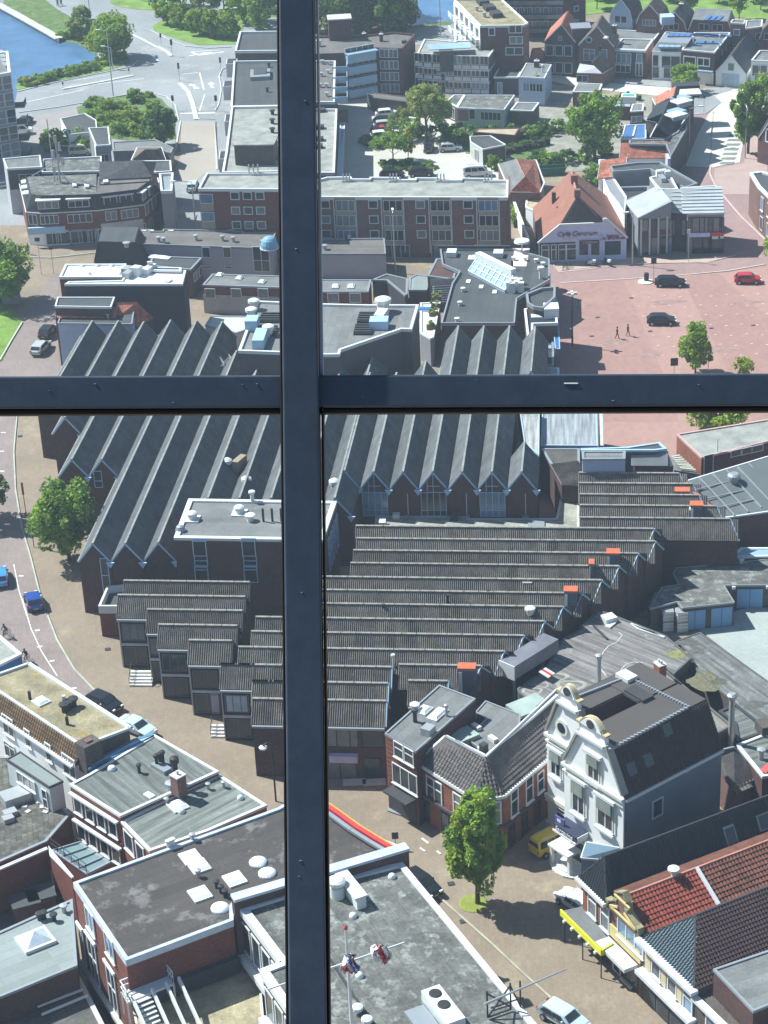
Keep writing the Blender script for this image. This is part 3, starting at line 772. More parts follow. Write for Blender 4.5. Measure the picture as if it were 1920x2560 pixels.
b=shell('corner_block','dark brick corner block with black mansard roof, dormers and shopfronts','shop building',poly,[[(Z2(105,60),EH),(E_[0],EH),(T_[1],RH),(T_[0],RH)],[(E_[0],EH),(E_[1],EH),(T_[2],RH),(T_[1],RH)],[(E_[1],EH),(E_[2],EH),(T_[3],RH),(T_[2],RH)],[(E_[2],EH),(E_[4],EH),(T_[5],RH),(T_[3],RH)],[(E_[4],EH),(E_[5],EH),(T_[6],RH),(T_[5],RH)],[(T_[0],RH),(T_[1],RH),(T_[2],RH),(T_[3],RH),(Z2(556,35),RH),(Z2(160,50),RH)],[(T_[3],RH),(T_[5],RH),(T_[6],RH),(Z2(850,50),RH),(Z2(565,50),RH)]],BR_R,[T_BLACK,T_BLACK,T_BLACK,T_BLACK,T_BLACK,R_PATCH,R_BROWN],trim=WTRIM)
b.top=RH+.1
L2_=b.edge(2)[3];L3_=b.edge(3)[3];L4e=b.edge(4)[3]
for p,w,nv in(((285,297),5.6,4),((460,290),7.6,4)):winp(b,2,Z2(*p),w*.52,1.5,nv=nv)
for p,w,nv in(((640,275),2.6,2),((748,262),4.0,3)):winp(b,3,Z2(*p),w*.72,1.5,nv=nv)
winp(b,4,Z2(845,235),1.5,2.0);winp(b,4,Z2(885,198),1.7,2.0)
winp(b,1,Z2(190,297),1.6,1.7,nv=2)
m=MB()
panelp(b,2,Z2(160,342),Z2(380,368),BTRIM,'shop_fascia',d=.5)
panelp(b,3,Z2(580,322),Z2(830,352),M('pale_stone_band',(.5,.5,.5)),'stone_band',d=.12)
panel(b,1,0,b.edge(1)[3],.0,2.6,WHITEW,'shopfront',.06)
panel(b,2,0,L2_*.44,.0,2.5,WHITEW,'shopfront',.06)
panel(b,2,L2_*.5,L2_*.98,.0,2.5,GREYW,'shopfront',.06)
for u,w in((.12,1.3),(.22,1.1),(.36,1.6)):win(b,2,L2_*u,.2,w*1.3,2.1,glass=0,off=.06)
for u,w in((.62,2.8),(.8,2.2),(.92,1.2)):win(b,2,L2_*u,.2,w,2.1,nv=2,glass=0,off=.06)
for u in(.08,.3,.6,.85):win(b,3,L3_*u,.2,2.2,2.2,nv=2,glass=0,off=.02)
for u in(.25,.7):win(b,4,L4e*u,.3,2.0,2.2,nv=2,glass=2,off=.02)
def dormer(b,p,w,h,z,edge,n_off=.12,roofm=None,gl=2,nv=3,dp=1.6):
 """box dormer with a flat white top standing in a mansard"""
 a,t,n,L=b.edge(edge)
 r=ray(p);aa=a-n*n_off
 k=(aa-CAMP).dot(n)/r.dot(n);q=CAMP+r*k;q.z=z
 an=math.atan2(t.y,t.x)
 m=MB();c=q-n*(dp/2);m.box((c.x,c.y,z),w,dp,h,an);o=m.build('dormer',DARKW,b.root)
 m=MB();c=q-n*(dp/2-.15);m.box((c.x,c.y,z+h),w+.4,dp+.35,.14,an);m.build('dormer_roof',roofm or WTRIM,o)
 u=(q-a).dot(t)
 win(b,edge,u,z+.12,w*.94,h*.86,nv=nv,glass=gl,off=-n_off+.01)
for p,w,nv in(((280,225),3.6,3),((455,218),3.6,3)):dormer(b,Z2(*p),w,1.5,EH+.55,2,nv=nv)
for p,w,nv in(((637,200),2.3,2),((727,188),2.2,2)):dormer(b,Z2(*p),w,1.5,EH+.55,3,nv=nv)
for p in((828,160),(862,122)):dormer(b,Z2(*p),1.5,1.5,EH+.55,4,nv=1)
for p in((150,82),(152,112),(158,145)):skyl(b,Z2(*p),1.6,1.6,z=EH+1.7+(150-p[1])*.0)
for p,w,l in(((500,105),2,.7),((430,103),1.4,.6),((610,82),1.2,.8),((700,45),.4,2.5)):rb(b,'roof_hatch',Z2(*p),w,l,.3,VENT)
p0=G(Z1(348,1050),RH);am=MB()
am.tube([p0,p0+Vector((0,0,7.5))],.14,6);am.tube([p0+Vector((-.9,0.2,0)),p0+Vector((-1.0,.2,10.5))],.09,6)
for z in(1.2,2.6,4.0,5.2):
 am.tube([p0+Vector((-.8,0,z)),p0+Vector((.9,.2,z))],.05,5)
for z,x in((1.5,-.7),(2.9,.8),(4.2,-.6),(5.4,.5),(6.6,0),(3.4,.2)):
 am.box(p0+Vector((x,-.2,z)),.45,.3,1.3,z)
am.tube([p0+Vector((-4.5,0,1.3)),p0+Vector((0,0,3.6))],.07,5)
for a in(0,2.1,4.2):am.tube([p0+Vector((math.cos(a)*1.3,math.sin(a)*1.3,0)),p0+Vector((0,0,2))],.07,5)
am.build('antenna_mast',STEEL,b.root)
b=flat('end_annex','narrow white edged annex at the right end of the corner block','annex',[Z2(925,130),Z2(915,30),Z2(1000,25),Z2(992,130)],7.8,GREYW,GTRIM,par=.4,cw=.35,cop=WTRIM)
b=flat('dark_flat_annex','dark flat roofed annex between the hipped roof and the corner block','annex',[Z1(830,975),Z1(800,925),Z1(985,922),Z1(990,985),Z1(900,990)],6.5,BR_K,R_DARK,par=.2,cop=WTRIM)
# ---- long flats behind the vertical frame
def grey_slab(label,px,h,roofm,wall=BR_K,**k):
 return flat('apartment_slab',label,'apartment building',px,h,wall,roofm,par=.4,cw=.35,cop=WTRIM,**k)
b=grey_slab('dark roofed northern end of the long flats nearest the crossing',[Z1(1352,292),Z1(1380,180),Z1(1715,176),Z1(1725,290)],9.5,R_DARK)
panel(b,0,.3,b.edge(0)[3]*.9,2.5,6.0,BTRIM,'side_glazing',.1)
panel(b,0,.3,b.edge(0)[3],2.0,3.2,M('red_shop_sign',(.45,.08,.06)),'red_fascia',.3)
b2=grey_slab('dark roofed flats with a rooflight, second from the crossing',[Z1(1328,612),Z1(1345,350),Z1(1715,345),Z1(1725,605)],10.5,R_DARK)
m_=rb(b2,'rooflight_box',Z1(1500,440),5.2,3.6,.7,GTRIM);rb(b2,'rooflight',Z1(1500,432),4.2,2.4,.8,R_DARK)
for p in((1365,390),(1350,520)):
 c=G(Z1(*p),8.6);m=MB();m.box((c.x-.9,c.y,7.3),2.0,3.4,2.6);o=m.build('balcony',WTRIM,b2.root)
 m=MB();m.box((c.x-.9,c.y,9.91),1.7,3.1,.06);m.build('balcony_roof',DARKW,o)
for p in((1550,388),(1545,440),(1540,530)):ventp(b2,Z1(*p),.2,.9,mat=BLK)
b3=grey_slab('gravel roofed flats with a rooftop plant room in the middle of the view',[Z1(1278,990),Z1(1300,868),Z1(1332,612),Z1(1715,605),Z1(1725,985)],11.0,R_GRAVEL)
m=MB();c=G(Z1(1480,912),11.0);m.box((c.x,c.y,10.6),6.3,4.4,3.2,b3.ang(4));o=m.build('plant_room',BR_K,b3.root)
m=MB();m.box((c.x,c.y,13.8),6.6,4.7,.2,b3.ang(4));m.build('plant_room_roof',R_GRAVEL,o)
for p in((1352,680),(1322,895)):
 c=G(Z1(*p),10);m=MB();m.box((c.x-.8,c.y,7.5),1.8,4.0,2.6);o=m.build('balcony',WTRIM,b3.root)
 m=MB();m.box((c.x-.8,c.y,10.11),1.5,3.7,.06);m.build('balcony_roof',DARKW,o)
for i in range(6):ventp(b3,Z1(1570,660+i*52),.3,.9,mat=BLK)
b=grey_slab('brown roofed flats wing with green edged balconies right of the vertical frame',[Z3(-60,740),Z3(-60,440),Z3(172,440),Z3(165,740)],8.5,R_BROWN)
for r in range(4):
 c=G(Z3(200,490+r*73),8.2);m=MB();m.box((c.x,c.y,7.6-.0),3.0,3.6,.2);o=m.build('balcony',CONC,b.root)
 m=MB();m.box((c.x+1.4,c.y,7.8),.1,3.6,1.0);m.box((c.x,c.y-1.7,7.8),2.8,.1,1.0);m.build('railing',BTRIM,o)
for p in((75,465),(120,470),(70,555),(120,535),(60,635),(108,635),(110,700)):ventp(b,Z3(*p),.28,.8)
b=grey_slab('gravel roofed link wing beside the dark car park',[Z3(-60,1255),Z3(-60,790),Z3(184,790),Z3(165,1255)],8.0,R_GRAVEL)
for p in((70,812),(62,935),(58,1022),(52,1075)):rb(b,'roof_hatch',Z3(*p),1.3,1.3,.6,DARKW)
b=flat('glazed_walkway','long blue glazed walkway along the link wing','walkway',[Z3(178,1280),Z3(205,890),Z3(240,890),Z3(222,1280)],4.5,GREYW,BLUEG,par=.1,cop=WTRIM,cw=.2)
rb(b,'stair_head',Z3(215,880),2.0,2.4,1.8,BR_K)
b=flat('brick_apartment_block','red brick four storey block with square white windows left of the vertical frame','apartment building',[Z2(1140,118),Z2(1188,28),Z2(1760,25),Z2(1770,122)],12.0,BR_R,R_GRAVEL,par=.35,cw=.3,cop=WTRIM)
F3=b.edge(3)
for r,y in enumerate((160,245,328)):
 for x in(1353,1425,1497):winp(b,3,Z2(x+r*5,y),1.45,1.3,fw=.13)
u0,_=onwall(b,3,Z2(1145,160));u1,_=onwall(b,3,Z2(1208,160));uu=sorted((u0,u1))
for r in range(4):
 zt=11.3-r*2.9
 win(b,3,F3[3]-1.2,zt-1.7,2.1,1.55,nv=1,glass=1)
 panel(b,3,F3[3]-2.3,F3[3]-.1,zt-2.9,zt-1.75,M('tan_infill_panel',(.33,.30,.22)),'infill_panel',.05)
m=MB();q=G(Z2(1462,40),b.top)
for dx in(-.7,0,.7):m.tube([q+Vector((dx,0,0)),q+Vector((dx,0,1.7))],.12,6)
m.tube([q+Vector((-.9,0,1.2)),q+Vector((.9,0,1.2))],.06,5);m.build('flue_cluster',STEEL,b.root)
b=flat('long_apartment_block','long brown brick apartment block with gravel roof and stair bays','apartment building',[Z5(-60,192),Z5(-20,90),Z5(100,58),Z5(262,55),Z5(268,70),Z5(380,70),Z5(388,58),Z5(578,60),Z5(585,74),Z5(684,74),Z5(690,62),Z5(880,64),Z5(885,76),Z5(990,76),Z5(996,64),Z5(1190,66),Z5(1196,78),Z5(1315,78),Z5(1312,196)],Hs(Z5(900,196),Z5(915,600)),BR_M,R_GRAVEL,par=.4,cw=.35,cop=WTRIM)
e=len(b.P)-1
for r,y in enumerate((244,344,442)):
 for x in(88,409,724,1043):winp(b,e,Z5(x+r*5,y),1.5,1.35,fw=.13)
 for x in(222,540,858,1178):
  winp(b,e,Z5(x+r*6,y+8),3.0,1.75,nv=3,fw=.09)
for x in(222,540,858,1178):
 u,_=onwall(b,e,Z5(x,300));z1=b.top
 for k in range(4):
  _,z=onwall(b,e,Z5(x,(214,300,400,500)[k]));panel(b,e,u-1.6,u+1.6,z-.35,z+.45,M('tan_infill_panel',(.33,.30,.22)),'infill_panel',.03)
 for s in(-1,1):panel(b,e,u+s*1.72-.07,u+s*1.72+.07,b.top-8.6,b.top-.1,WTRIM,'bay_post',.12)
for x,w in((565,4.2),(885,4.0),(1180,4.4)):winp(b,e,Z5(x,556),w,2.1,nv=3)
winp(b,e,Z5(796,556),1.0,2.1,frame=REDP)
for x in(232,545,862,1180):
 m=MB();q=G(Z5(x,92),b.top)
 for dx in(-.5,0,.5):m.tube([q+Vector((dx,0,0)),q+Vector((dx,0,1.3))],.12,6)
 m.box(q+Vector((0,0,0)),1.6,.6,.25);m.build('flue_cluster',STEEL,b.root)
m=MB();c=G(Z5(1312,120),b.top);m.box((c.x,c.y,b.top),.3,10.5,.9,b.ang(0)+math.pi/2-1.4*0);
panel(b,len(b.P)-2,-.3,b.edge(len(b.P)-2)[3]+.3,0,b.top+.9,BR_M,'end_wall',.25)
# ---- flats with blue balconies, office with stair, block with white balconies
h_=Hs(Z3(655,350),Z3(675,690))
b=flat('flats_with_blue_balconies','four storey brown flats with a stack of pale blue balconies','apartment building',[Z3(-60,395),Z3(-60,262),Z3(320,262),Z3(600,232),Z3(750,248),Z3(656,352),Z3(455,346),Z3(235,385)],h_,BR_P,R_BROWN,par=.35,cw=.3)
for r in range(4):
 for x in(527,590):winp(b,5,Z3(x+r*4,388+r*84),2.0,1.75,nv=2,fw=.14,glass=2)
e=6;Le=b.edge(6)[3]
for r in range(4):
 _,z=onwall(b,e,Z3(345,395+r*84))
 panel(b,e,.3,Le-.1,z-1.05,z+.35,BTRIM,'balcony_front',1.2);panel(b,e,.3,Le-.1,z-1.2,z-1.08,CONC,'balcony_floor',1.25)
 for k in range(5):win(b,e,Le*(.12+.19*k),z+.3,1.3,1.3,glass=0)
panel(b,e,.1,Le,h_-.25,h_+.0,BLUEG,'balcony_canopy',1.9)
m=MB();c=G(Z3(205,262),h_);m.box((c.x,c.y,h_-.4),4.4,3.6,4.0,.05);o=m.build('lift_tower',BR_P,b.root)
m=MB();m.box((c.x,c.y,h_+3.6),4.7,3.9,.22,.05);m.build('lift_tower_roof',CONC,o)
for p in((380,295),(505,300)):chim(b,Z3(*p),.7,.7,1.4,mat=BR_K)
rb(b,'roof_hatch',Z3(672,312),1,1,.5,DARKW)
ventp(b,Z3(50,335),.4,1.2)
h_=Hs(Z3(1285,410),Z3(1292,690))
b=flat('office_building','three storey brick office with spiral fire stair and grey roof','office building',[Z3(765,387),Z3(815,282),Z3(1040,300),Z3(1060,292),Z3(1366,300),Z3(1286,412),Z3(1000,404)],h_,BR_K,R_GRAVEL,par=.2,cw=.3,cop=WTRIM)
for r in range(3):
 _,z=onwall(b,5,Z3(1150,432+r*88))
 L5_=b.edge(5)[3]
 for k in range(5):win(b,5,L5_*.12+k*1.75,z-1.0,1.65,1.7,nv=2,glass=RND.choice((0,0,1)))
 for k in range(5):panel(b,5,L5_*.12+k*1.75-.8,L5_*.12+k*1.75+.8,z-1.9,z-1.15,M('white_spandrel',(.62,.65,.68),.6),'spandrel_panel',.05)
 L6_=b.edge(6)[3]
 for k in range(3):win(b,6,L6_*.4+k*1.9,z-1.0,1.7,1.7,nv=2,glass=0);panel(b,6,L6_*.4+k*1.9-.8,L6_*.4+k*1.9+.8,z-1.9,z-1.15,M('white_spandrel',(.62,.65,.68),.6),'spandrel_panel',.05)
 band(b,z-2.2,z-2.0,WTRIM,'floor_band',.1,(4,5,6))
m=MB();c=G(Z3(975,392),h_);m.box((c.x,c.y-.6,h_-3.0),2.6,2.4,4.0);m.build('stair_tower',BR_K,b.root)
m=MB();c=G(Z3(1000,340),h_+1);m.box((c.x,c.y,h_+1.0),8.0,4.0,.15);m.build('tower_canopy',BLUEG,b.root)
m=MB();c=G(Z3(965,480),h_-2.8);cc_=Vector((c.x,c.y-1.2,0));pr=None
for k in range(46):
 a=k*.36;z=.3+k*(h_-3.2)/46;p=cc_+Vector((math.cos(a)*1.0,math.sin(a)*1.0,z));m.box(p,1.3,.5,.06,a)
 q=cc_+Vector((math.cos(a)*1.65,math.sin(a)*1.65,z+1.0))
 if pr:m.beam(pr,q,.07,.4)
 pr=q
m.tube([cc_,cc_+Vector((0,0,h_-2))],.12,6);m.build('spiral_stair',GTRIM,b.root)
m=MB();m.box((cc_.x+.8,cc_.y,h_-3.1),4.6,2.4,.15);m.build('stair_landing',GTRIM,b.root)
rail(b,[Z3(905,460),Z3(1035,462)],h_-3.0,1.0)
h_=12.0
b=flat('block_with_round_balconies','brick apartment block with mossy roof and white side balconies at the top','apartment building',[Z3(1222,186),Z3(1030,-8),Z3(1385,-8),Z3(1575,165),Z3(1535,182)],h_,BR_P,R_MOSS,par=.3,cw=.3,cop=WTRIM)
a,t,n,L=b.edge(0)
panel(b,0,0,L,0,h_-.5,WHITEW,'white_side_wall',.05)
for k in range(5):
 for r in range(4):
  q=a+t*(2.2+k*L/5.2)+n*.8;z=h_-3.0-r*2.9
  m=MB();m.box((q.x,q.y,z),3.2,1.5,.16,math.atan2(t.y,t.x));m.box((q.x+n.x*.7,q.y+n.y*.7,z+.1),3.2,.1,1.0,math.atan2(t.y,t.x));m.build('balcony',WTRIM,b.root)
  win(b,0,2.2+k*L/5.2,z+.1,2.2,2.0,nv=2,glass=0,off=.06)
for p,w in(((1308,230),1.3),((1480,212),2.6),((1485,292),2.6),((1472,372),3.4)):winp(b,4,Z3(*p),w,1.6,nv=2 if w>2 else 1,fw=.16)
panel(b,3,0,b.edge(3)[3],0,h_-.4,M('mottled_brown_brick',(.22,.13,.09),.9,.35,1.2,2),'end_pier',.1)
for p in((1243,28),(1290,70),(1340,118)):rb(b,'rooflight',Z3(*p),3.0,2.0,.9,DTRIM);
for p in((1255,125),(1200,80)):ventp(b,Z3(*p),.3,1.0)
b=flat('tall_balcony_block','tall dark brick apartment slab with rows of white balcony fronts','apartment building',[Z4(-160,-463),Z4(-160,-560),Z4(440,-560),Z4(440,-490),Z4(322,-468)],22.0,BR_P,R_DARK,par=.4)
e=4;L=b.edge(4)[3]
for r in range(7):
 z=19.0-r*2.9
 nb=7;
 for k in range(nb):
  u=2.0+k*(L-3)/nb
  panel(b,e,u-1.0,u+3.6,z-.3,z+.55,GTRIM,'balcony_front',1.2)
  win(b,e,u+.4,z+.3,2.2,1.5,nv=2,glass=RND.choice((0,1,2)),off=.02);win(b,e,u+2.7,z-.1,.9,2.0,glass=0,off=.02)
for r in range(7):win(b,3,b.edge(3)[3]*.55,19.6-r*2.9,1.3,1.2,fw=.18)
# ---- low school-like buildings
b=flat('low_annex','low pavilion with patchy flat roof and blue grey walls below the office stair','pavilion',[Z3(1055,782),Z3(1110,690),Z3(1476,690),Z3(1400,796)],3.6,M('blue_grey_wall',(.36,.45,.50),.8,.08),R_PATCH,par=.12,cw=.2,cop=WTRIM)
winp(b,3,Z3(1300,845),3.9,1.6,nv=5,glass=0);winp(b,3,Z3(1165,830),1.2,2.0,glass=0)
panelp(b,3,Z3(1062,800),Z3(1140,880),BR_M,'brick_panel',d=.03)
b=flat('low_annex','small patched roof lean-to left of the pavilion','annex',[Z3(975,735),Z3(1030,688),Z3(1112,688),Z3(1055,775)],3.2,BR_P,R_PATCH,par=.12,cop=WTRIM)
win(b,3,1.6,.4,1.6,2.2,nv=2,glass=0)
b=flat('blue_grey_house','pale blue flat roofed building beside the hedged yard','house',[Z4(-12,512),Z4(40,420),Z4(212,430),Z4(165,522)],5.4,BLUEW,R_GREY,par=.15,cw=.22,cop=WTRIM)
for u in(.2,.45,.7):win(b,3,b.edge(3)[3]*u,2.7,1.3,1.6,nv=2)
win(b,2,b.edge(2)[3]*.5,2.8,.8,.8)
chim(b,Z4(112,448),.9,.9,1.2,mat=BR_K);ventp(b,Z4(150,485),.15,1.6,mat=WTRIM)
b=flat('dark_annex','dark flat roofed annex with a round white rooflight beside the office','annex',[Z3(1320,560),Z3(1372,455),Z3(1562,458),Z3(1500,560)],3.6,DARKW,R_DARK,par=.15,cop=WTRIM)
rdome(b,Z3(1487,487),1.2)
win(b,3,b.edge(3)[3]*.75,.3,1.0,2.3)
b=flat('low_annex','small low brick annex with grey roof beside the conifer','annex',[Z3(1440,800),Z3(1490,742),Z3(1655,745),Z3(1608,806)],2.9,BR_K,R_GREY,par=.12,cop=WTRIM)
b=flat('garden_shed','dark roofed garden shed with pale front beside the parked cars','shed',[Z3(1240,1085),Z3(1150,1030),Z3(1145,990),Z3(1300,984),Z3(1412,1050)],2.9,M('pale_green_boards',(.48,.52,.48),.8),R_DARK,par=.12,cop=WTRIM,cw=.2)
panel(b,4,.2,b.edge(4)[3]-.1,0,2.6,BR_K,'side_wall',.04)
win(b,0,b.edge(0)[3]*.5,.1,1.3,2.1,nv=2,glass=2)
b=flat('garden_wall','low beige roofed lean-to in front of the pavilion','annex',[Z3(1180,960),Z3(1200,935),Z3(1515,930),Z3(1480,985)],2.2,BR_P,M('tan_roof',(.42,.34,.24),.9),par=.1)
b=flat('parking_canopy','long low roof with overgrown edge above the dark end of the car park','annex',[Z3(450,712),Z3(395,680),Z3(460,672),Z3(760,712),Z3(750,748)],2.8,BR_K,R_BROWN,par=.1)
# ============================================================ HOUSES TOP RIGHT
def gable_front(name,label,A,Bp,C,he,rise,wall,roof,base_z=0,tpos=.5,trim=WTRIM,**k):
 return profb(name,label,'house',A,Bp,C,he,[(tpos,rise)],wall,roof,trim=trim,**k)
b=profb('gambrel_house','pale blue fronted house with dark gambrel roof at the park edge','house',Z4(600,130),Z4(752,140),Z4(818,82),5.2,[(.12,2.0),(.5,4.2),(.88,2.0)],BLUEW,T_SLATE,trim=WTRIM)
for u in(.35,.62):win(b,0,b.edge(0)[3]*u,4.6,1.3,1.5,glass=0)
win(b,0,b.edge(0)[3]*.7,.8,2.6,1.8,nv=2)
b=profb('gambrel_house','brick house with brown gambrel roof and white bargeboards, second along the park','house',Z4(778,160),Z4(952,168),Z4(1000,110),5.0,[(.12,1.9),(.5,4.0),(.88,1.9)],BR_M,T_BRFAR,trim=WTRIM)
win(b,0,b.edge(0)[3]*.5,4.7,2.8,1.3,nv=4);win(b,0,b.edge(0)[3]*.5,1.2,3.2,1.9,nv=4)
dz=G(Z4(985,95),8)
m=MB();m.box((dz.x,dz.y,6.2),2.6,3,1.6,0);m.build('dormer',BLUEW,b.root)
b=profb('gambrel_house','brick house with dark slate gambrel roof, third along the park','house',Z4(950,198),Z4(1115,205),Z4(1175,130),4.6,[(.12,1.7),(.5,3.6),(.88,1.7)],BR_M,T_SLATE,trim=WTRIM)
win(b,0,b.edge(0)[3]*.47,4.6,2.0,1.4,nv=2)
chim(b,Z4(1078,78),.8,.8,1.6,z=7.5,mat=BR_K)
b=profb('wide_gambrel_house','wide brick house with shallow grey roof behind the solar panels','house',Z4(1125,205),Z4(1420,222),Z4(1440,150),4.6,[(.1,2.3),(.9,2.3)],BR_M,[R_GREY,R_GREY,R_GREY],trim=WTRIM)
for u in(.3,.42,.6,.72):win(b,0,b.edge(0)[3]*u,4.8,1.1,1.4)
for u in(.25,.33,.41):m=rb(b,'roof_panel',Z4(1130+u*500,126),.8,3.4,.25,SOLAR,z=7.0)
b=flat('square_tower_house','square brick stair tower house with flat roof above the gabled garage','house',[Z4(1405,150),Z4(1420,128),Z4(1512,134),Z4(1500,158)],8.4,BR_M,R_GREY,par=.2,cop=CONC)
for z in(3,6):win(b,3,b.edge(3)[3]*.5,z,1.3,1.2)
b=flat('flat_dormer_house','brick house with pale flat roof right of the square tower house','house',[Z4(1500,190),Z4(1512,135),Z4(1625,130),Z4(1620,175)],6.6,BR_M,R_GREY,par=.2,cop=WTRIM)
win(b,3,b.edge(3)[3]*.2,4,1.3,1.4)
b=profb('gambrel_house','brick gambrel house cut off by the right edge','house',Z4(1600,262),Z4(1760,270),Z4(1790,190),4.4,[(.15,2.0),(.5,3.8),(.85,2)],BR_M,T_BRFAR,trim=WTRIM)
win(b,0,1.6,4.4,1.3,1.3)
b=flat('garage_row','low grey roofed sheds between the two rows of houses','shed',[Z4(640,262),Z4(600,195),Z4(940,210),Z4(900,262)],3.5,BR_K,R_GREY,par=.15,cop=WTRIM)
b=flat('garage_row','low dark shed roof behind the orange gabled house','shed',[Z4(480,235),Z4(520,150),Z4(620,165),Z4(600,235)],3.5,BR_K,R_GREY,par=.15,cop=WTRIM)
he=Hs(Z4(300,275),Z4(300,500))
b=profb('gabled_house','dark brick house with orange red gable roof, first of the street row','house',Z4(165,278),Z4(372,284),Z4(410,195),he,[(.55,3.4)],BR_K,[T_REDFAR,T_REDFAR],trim=WTRIM)
for r in range(2):
 for u in(.16,.46,.76):win(b,0,b.edge(0)[3]*u,he-2.8-r*3.4,1.6,2.2,fw=.14,glass=0)
win(b,0,b.edge(0)[3]*.5,he+.3,.8,.9)
m=MB();c=G(Z4(405,190),he+2);m.box((c.x,c.y,0),3.6,4,he+2.4);o=m.build('side_tower',BR_K,b.root);m=MB();m.box((c.x,c.y,he+2.4),3.9,4.3,.2);m.build('side_tower_roof',GTRIM,o)
b=flat('low_annex','low annex with small pinkish gable left of the street row','annex',[Z4(60,402),Z4(80,322),Z4(170,315),Z4(165,400)],3.5,BR_K,T_REDFAR,par=.1)
he=Hs(Z4(500,305),Z4(500,525))
b=profb('gabled_house','brown brick house with tall brown tiled gable and round window, second of the street row','house',Z4(392,303),Z4(630,315),Z4(660,245),he,[(.52,3.9)],BR_M,[T_BRFAR,T_BRFAR],trim=WTRIM)
win(b,0,b.edge(0)[3]*.3,he-2.9,2.3,2.3,nv=2,tr=.66);win(b,0,b.edge(0)[3]*.7,he-2.7,1.5,2.2)
a,t,n,L=b.edge(0);q=a+t*L*.3+n*.08;m=MB();m.tube([Vector((q.x,q.y,he+1.2))+n*-.1,Vector((q.x,q.y,he+1.2))+n*.1],.62,14);o=m.build('round_window_frame',WTRIM,b.root)
m=MB();m.tube([Vector((q.x,q.y,he+1.2)),Vector((q.x,q.y,he+1.2))+n*.14],.45,14);m.build('round_pane',GL_D,o)
skyl(b,Z4(575,255),.9,1.2,z=he+1.9);chim(b,Z4(632,225),.8,.8,1.6,z=he+.8,mat=BR_M)
he=Hs(Z4(840,330),Z4(840,520))
b=flat('townhouse','brick townhouse with flat grey roof and bay window, third of the street row','house',[Z4(625,324),Z4(680,256),Z4(892,262),Z4(842,333)],he,BR_K,R_GREY,par=.25,cop=WTRIM)
L=b.edge(3)[3]
for u,w,z in((.68,3.0,he-2.8),(.2,1.2,he-2.8),(.7,3.0,.9)):win(b,3,L*u,z,w,2.0,nv=3 if w>2 else 1,fw=.14)
win(b,3,L*.2,.3,1.5,2.8,nv=2,frame=WTRIM,fw=.2)
panel(b,3,L*.45,L*.96,he-3.1,he-2.9,WTRIM,'bay_cornice',.7);panel(b,2,0,b.edge(2)[3],0,he-.5,BR_O,'side_wall',.04)
panel(b,3,0,L,he-.5,he-.1,WTRIM,'cornice',.35)
he=Hs(Z4(1040,345),Z4(1040,535))
b=shell('white_townhouse','white townhouse with rows of rooflight panels on its slope, fourth of the street row','house',[(Z4(885,345),he),(Z4(1078,352),he),(Z4(1150,225),he),(Z4(975,215),he)],[[(Z4(882,345),he),(Z4(1080,352),he),(Z4(1125,290),he+1.4),(Z4(925,282),he+1.4)],[(Z4(925,282),he+1.4),(Z4(1125,290),he+1.4),(Z4(1160,235),he+1.5),(Z4(968,225),he+1.5)]],WHITEW,[R_GREY,GTRIM],trim=WTRIM)
L=b.edge(0)[3]
for u,w,z in((.12,1.2,he-3),(.65,3.6,he-3.1),(.13,1.4,.4),(.65,2.8,.5)):win(b,0,L*u,z,w,2.4,nv=2 if w>2 else 1,glass=0)
b.top=he+1.3
for k in range(4):
 rb(b,'roof_window',Z4(948+k*38,312),1.0,2.6,.35,BLUEG,z=he+.75);rb(b,'roof_window',Z4(1010+k*38,242),1.0,2.2,.35,SOLAR,z=he+1.4)
he=Hs(Z4(1190,340),Z4(1190,560))
b=flat('cube_house','dark brown brick cube house with blue solar panels on a flat roof','house',[Z4(1080,330),Z4(1165,215),Z4(1412,215),Z4(1302,350)],he,BR_P,R_GREY,par=.15,cop=WTRIM)
L=b.edge(3)[3]
winp(b,3,Z4(1135,405),2.6,1.7,nv=1,fw=.2,glass=0);winp(b,3,Z4(1228,415),2.6,1.7,nv=2,fw=.2,glass=0)
winp(b,3,Z4(1245,525),2.4,2.2,nv=1,fw=.12,glass=2);panel(b,3,.1,L*.55,2.5,2.8,BLUEG,'canopy',.9);panel(b,3,.1,L*.5,.1,2.4,WHITEW,'garage_front',.05)
for k,z in((.3,4),(.55,4),(.75,6)):win(b,2,b.edge(2)[3]*k,z,.7,1.2)
for p,w,l in(((1215,238),3.4,3.6),((1325,245),3.4,3.0),((1130,305),2.4,3.0),((1265,290),4.4,1.8)):
 n_=3
 for k in range(n_):rb(b,'solar_panel',(Z4(*p)[0]+(k-1)*w*4.3,Z4(*p)[1]),w/3-.08,l,.3,SOLAR)
for p in((1160,290),(1335,275)):ventp(b,Z4(*p),.12,1.4,mat=WTRIM)
he=3.6
b=profb('gabled_garage_house','house with steep dark roof and pale blue garage doors right of the cube house','house',Z4(1310,480),Z4(1512,495),Z4(1625,335),Hs(Z4(1400,488),Z4(1400,583)),[(.5,3.3)],WHITEW,[T_SLATE,T_SLATE],trim=WTRIM)
L=b.edge(0)[3];hh=b.P[0].z
for k in range(4):panel(b,0,L*.2+k*L*.15,L*.2+(k+.92)*L*.15,0,2.6,M('pale_blue_door',(.42,.56,.70),.7),'garage_door',.05)
win(b,0,L*.5,hh+.4,1.3,1.5,frame=WTRIM)
he=Hs(Z4(1600,400),Z4(1600,575))
b=flat('white_house','white house with pale flat roof cut off by the right edge of the street row','house',[Z4(1545,402),Z4(1600,335),Z4(1790,335),Z4(1770,410)],he,WHITEW,R_GREY,par=.3,cop=WTRIM)
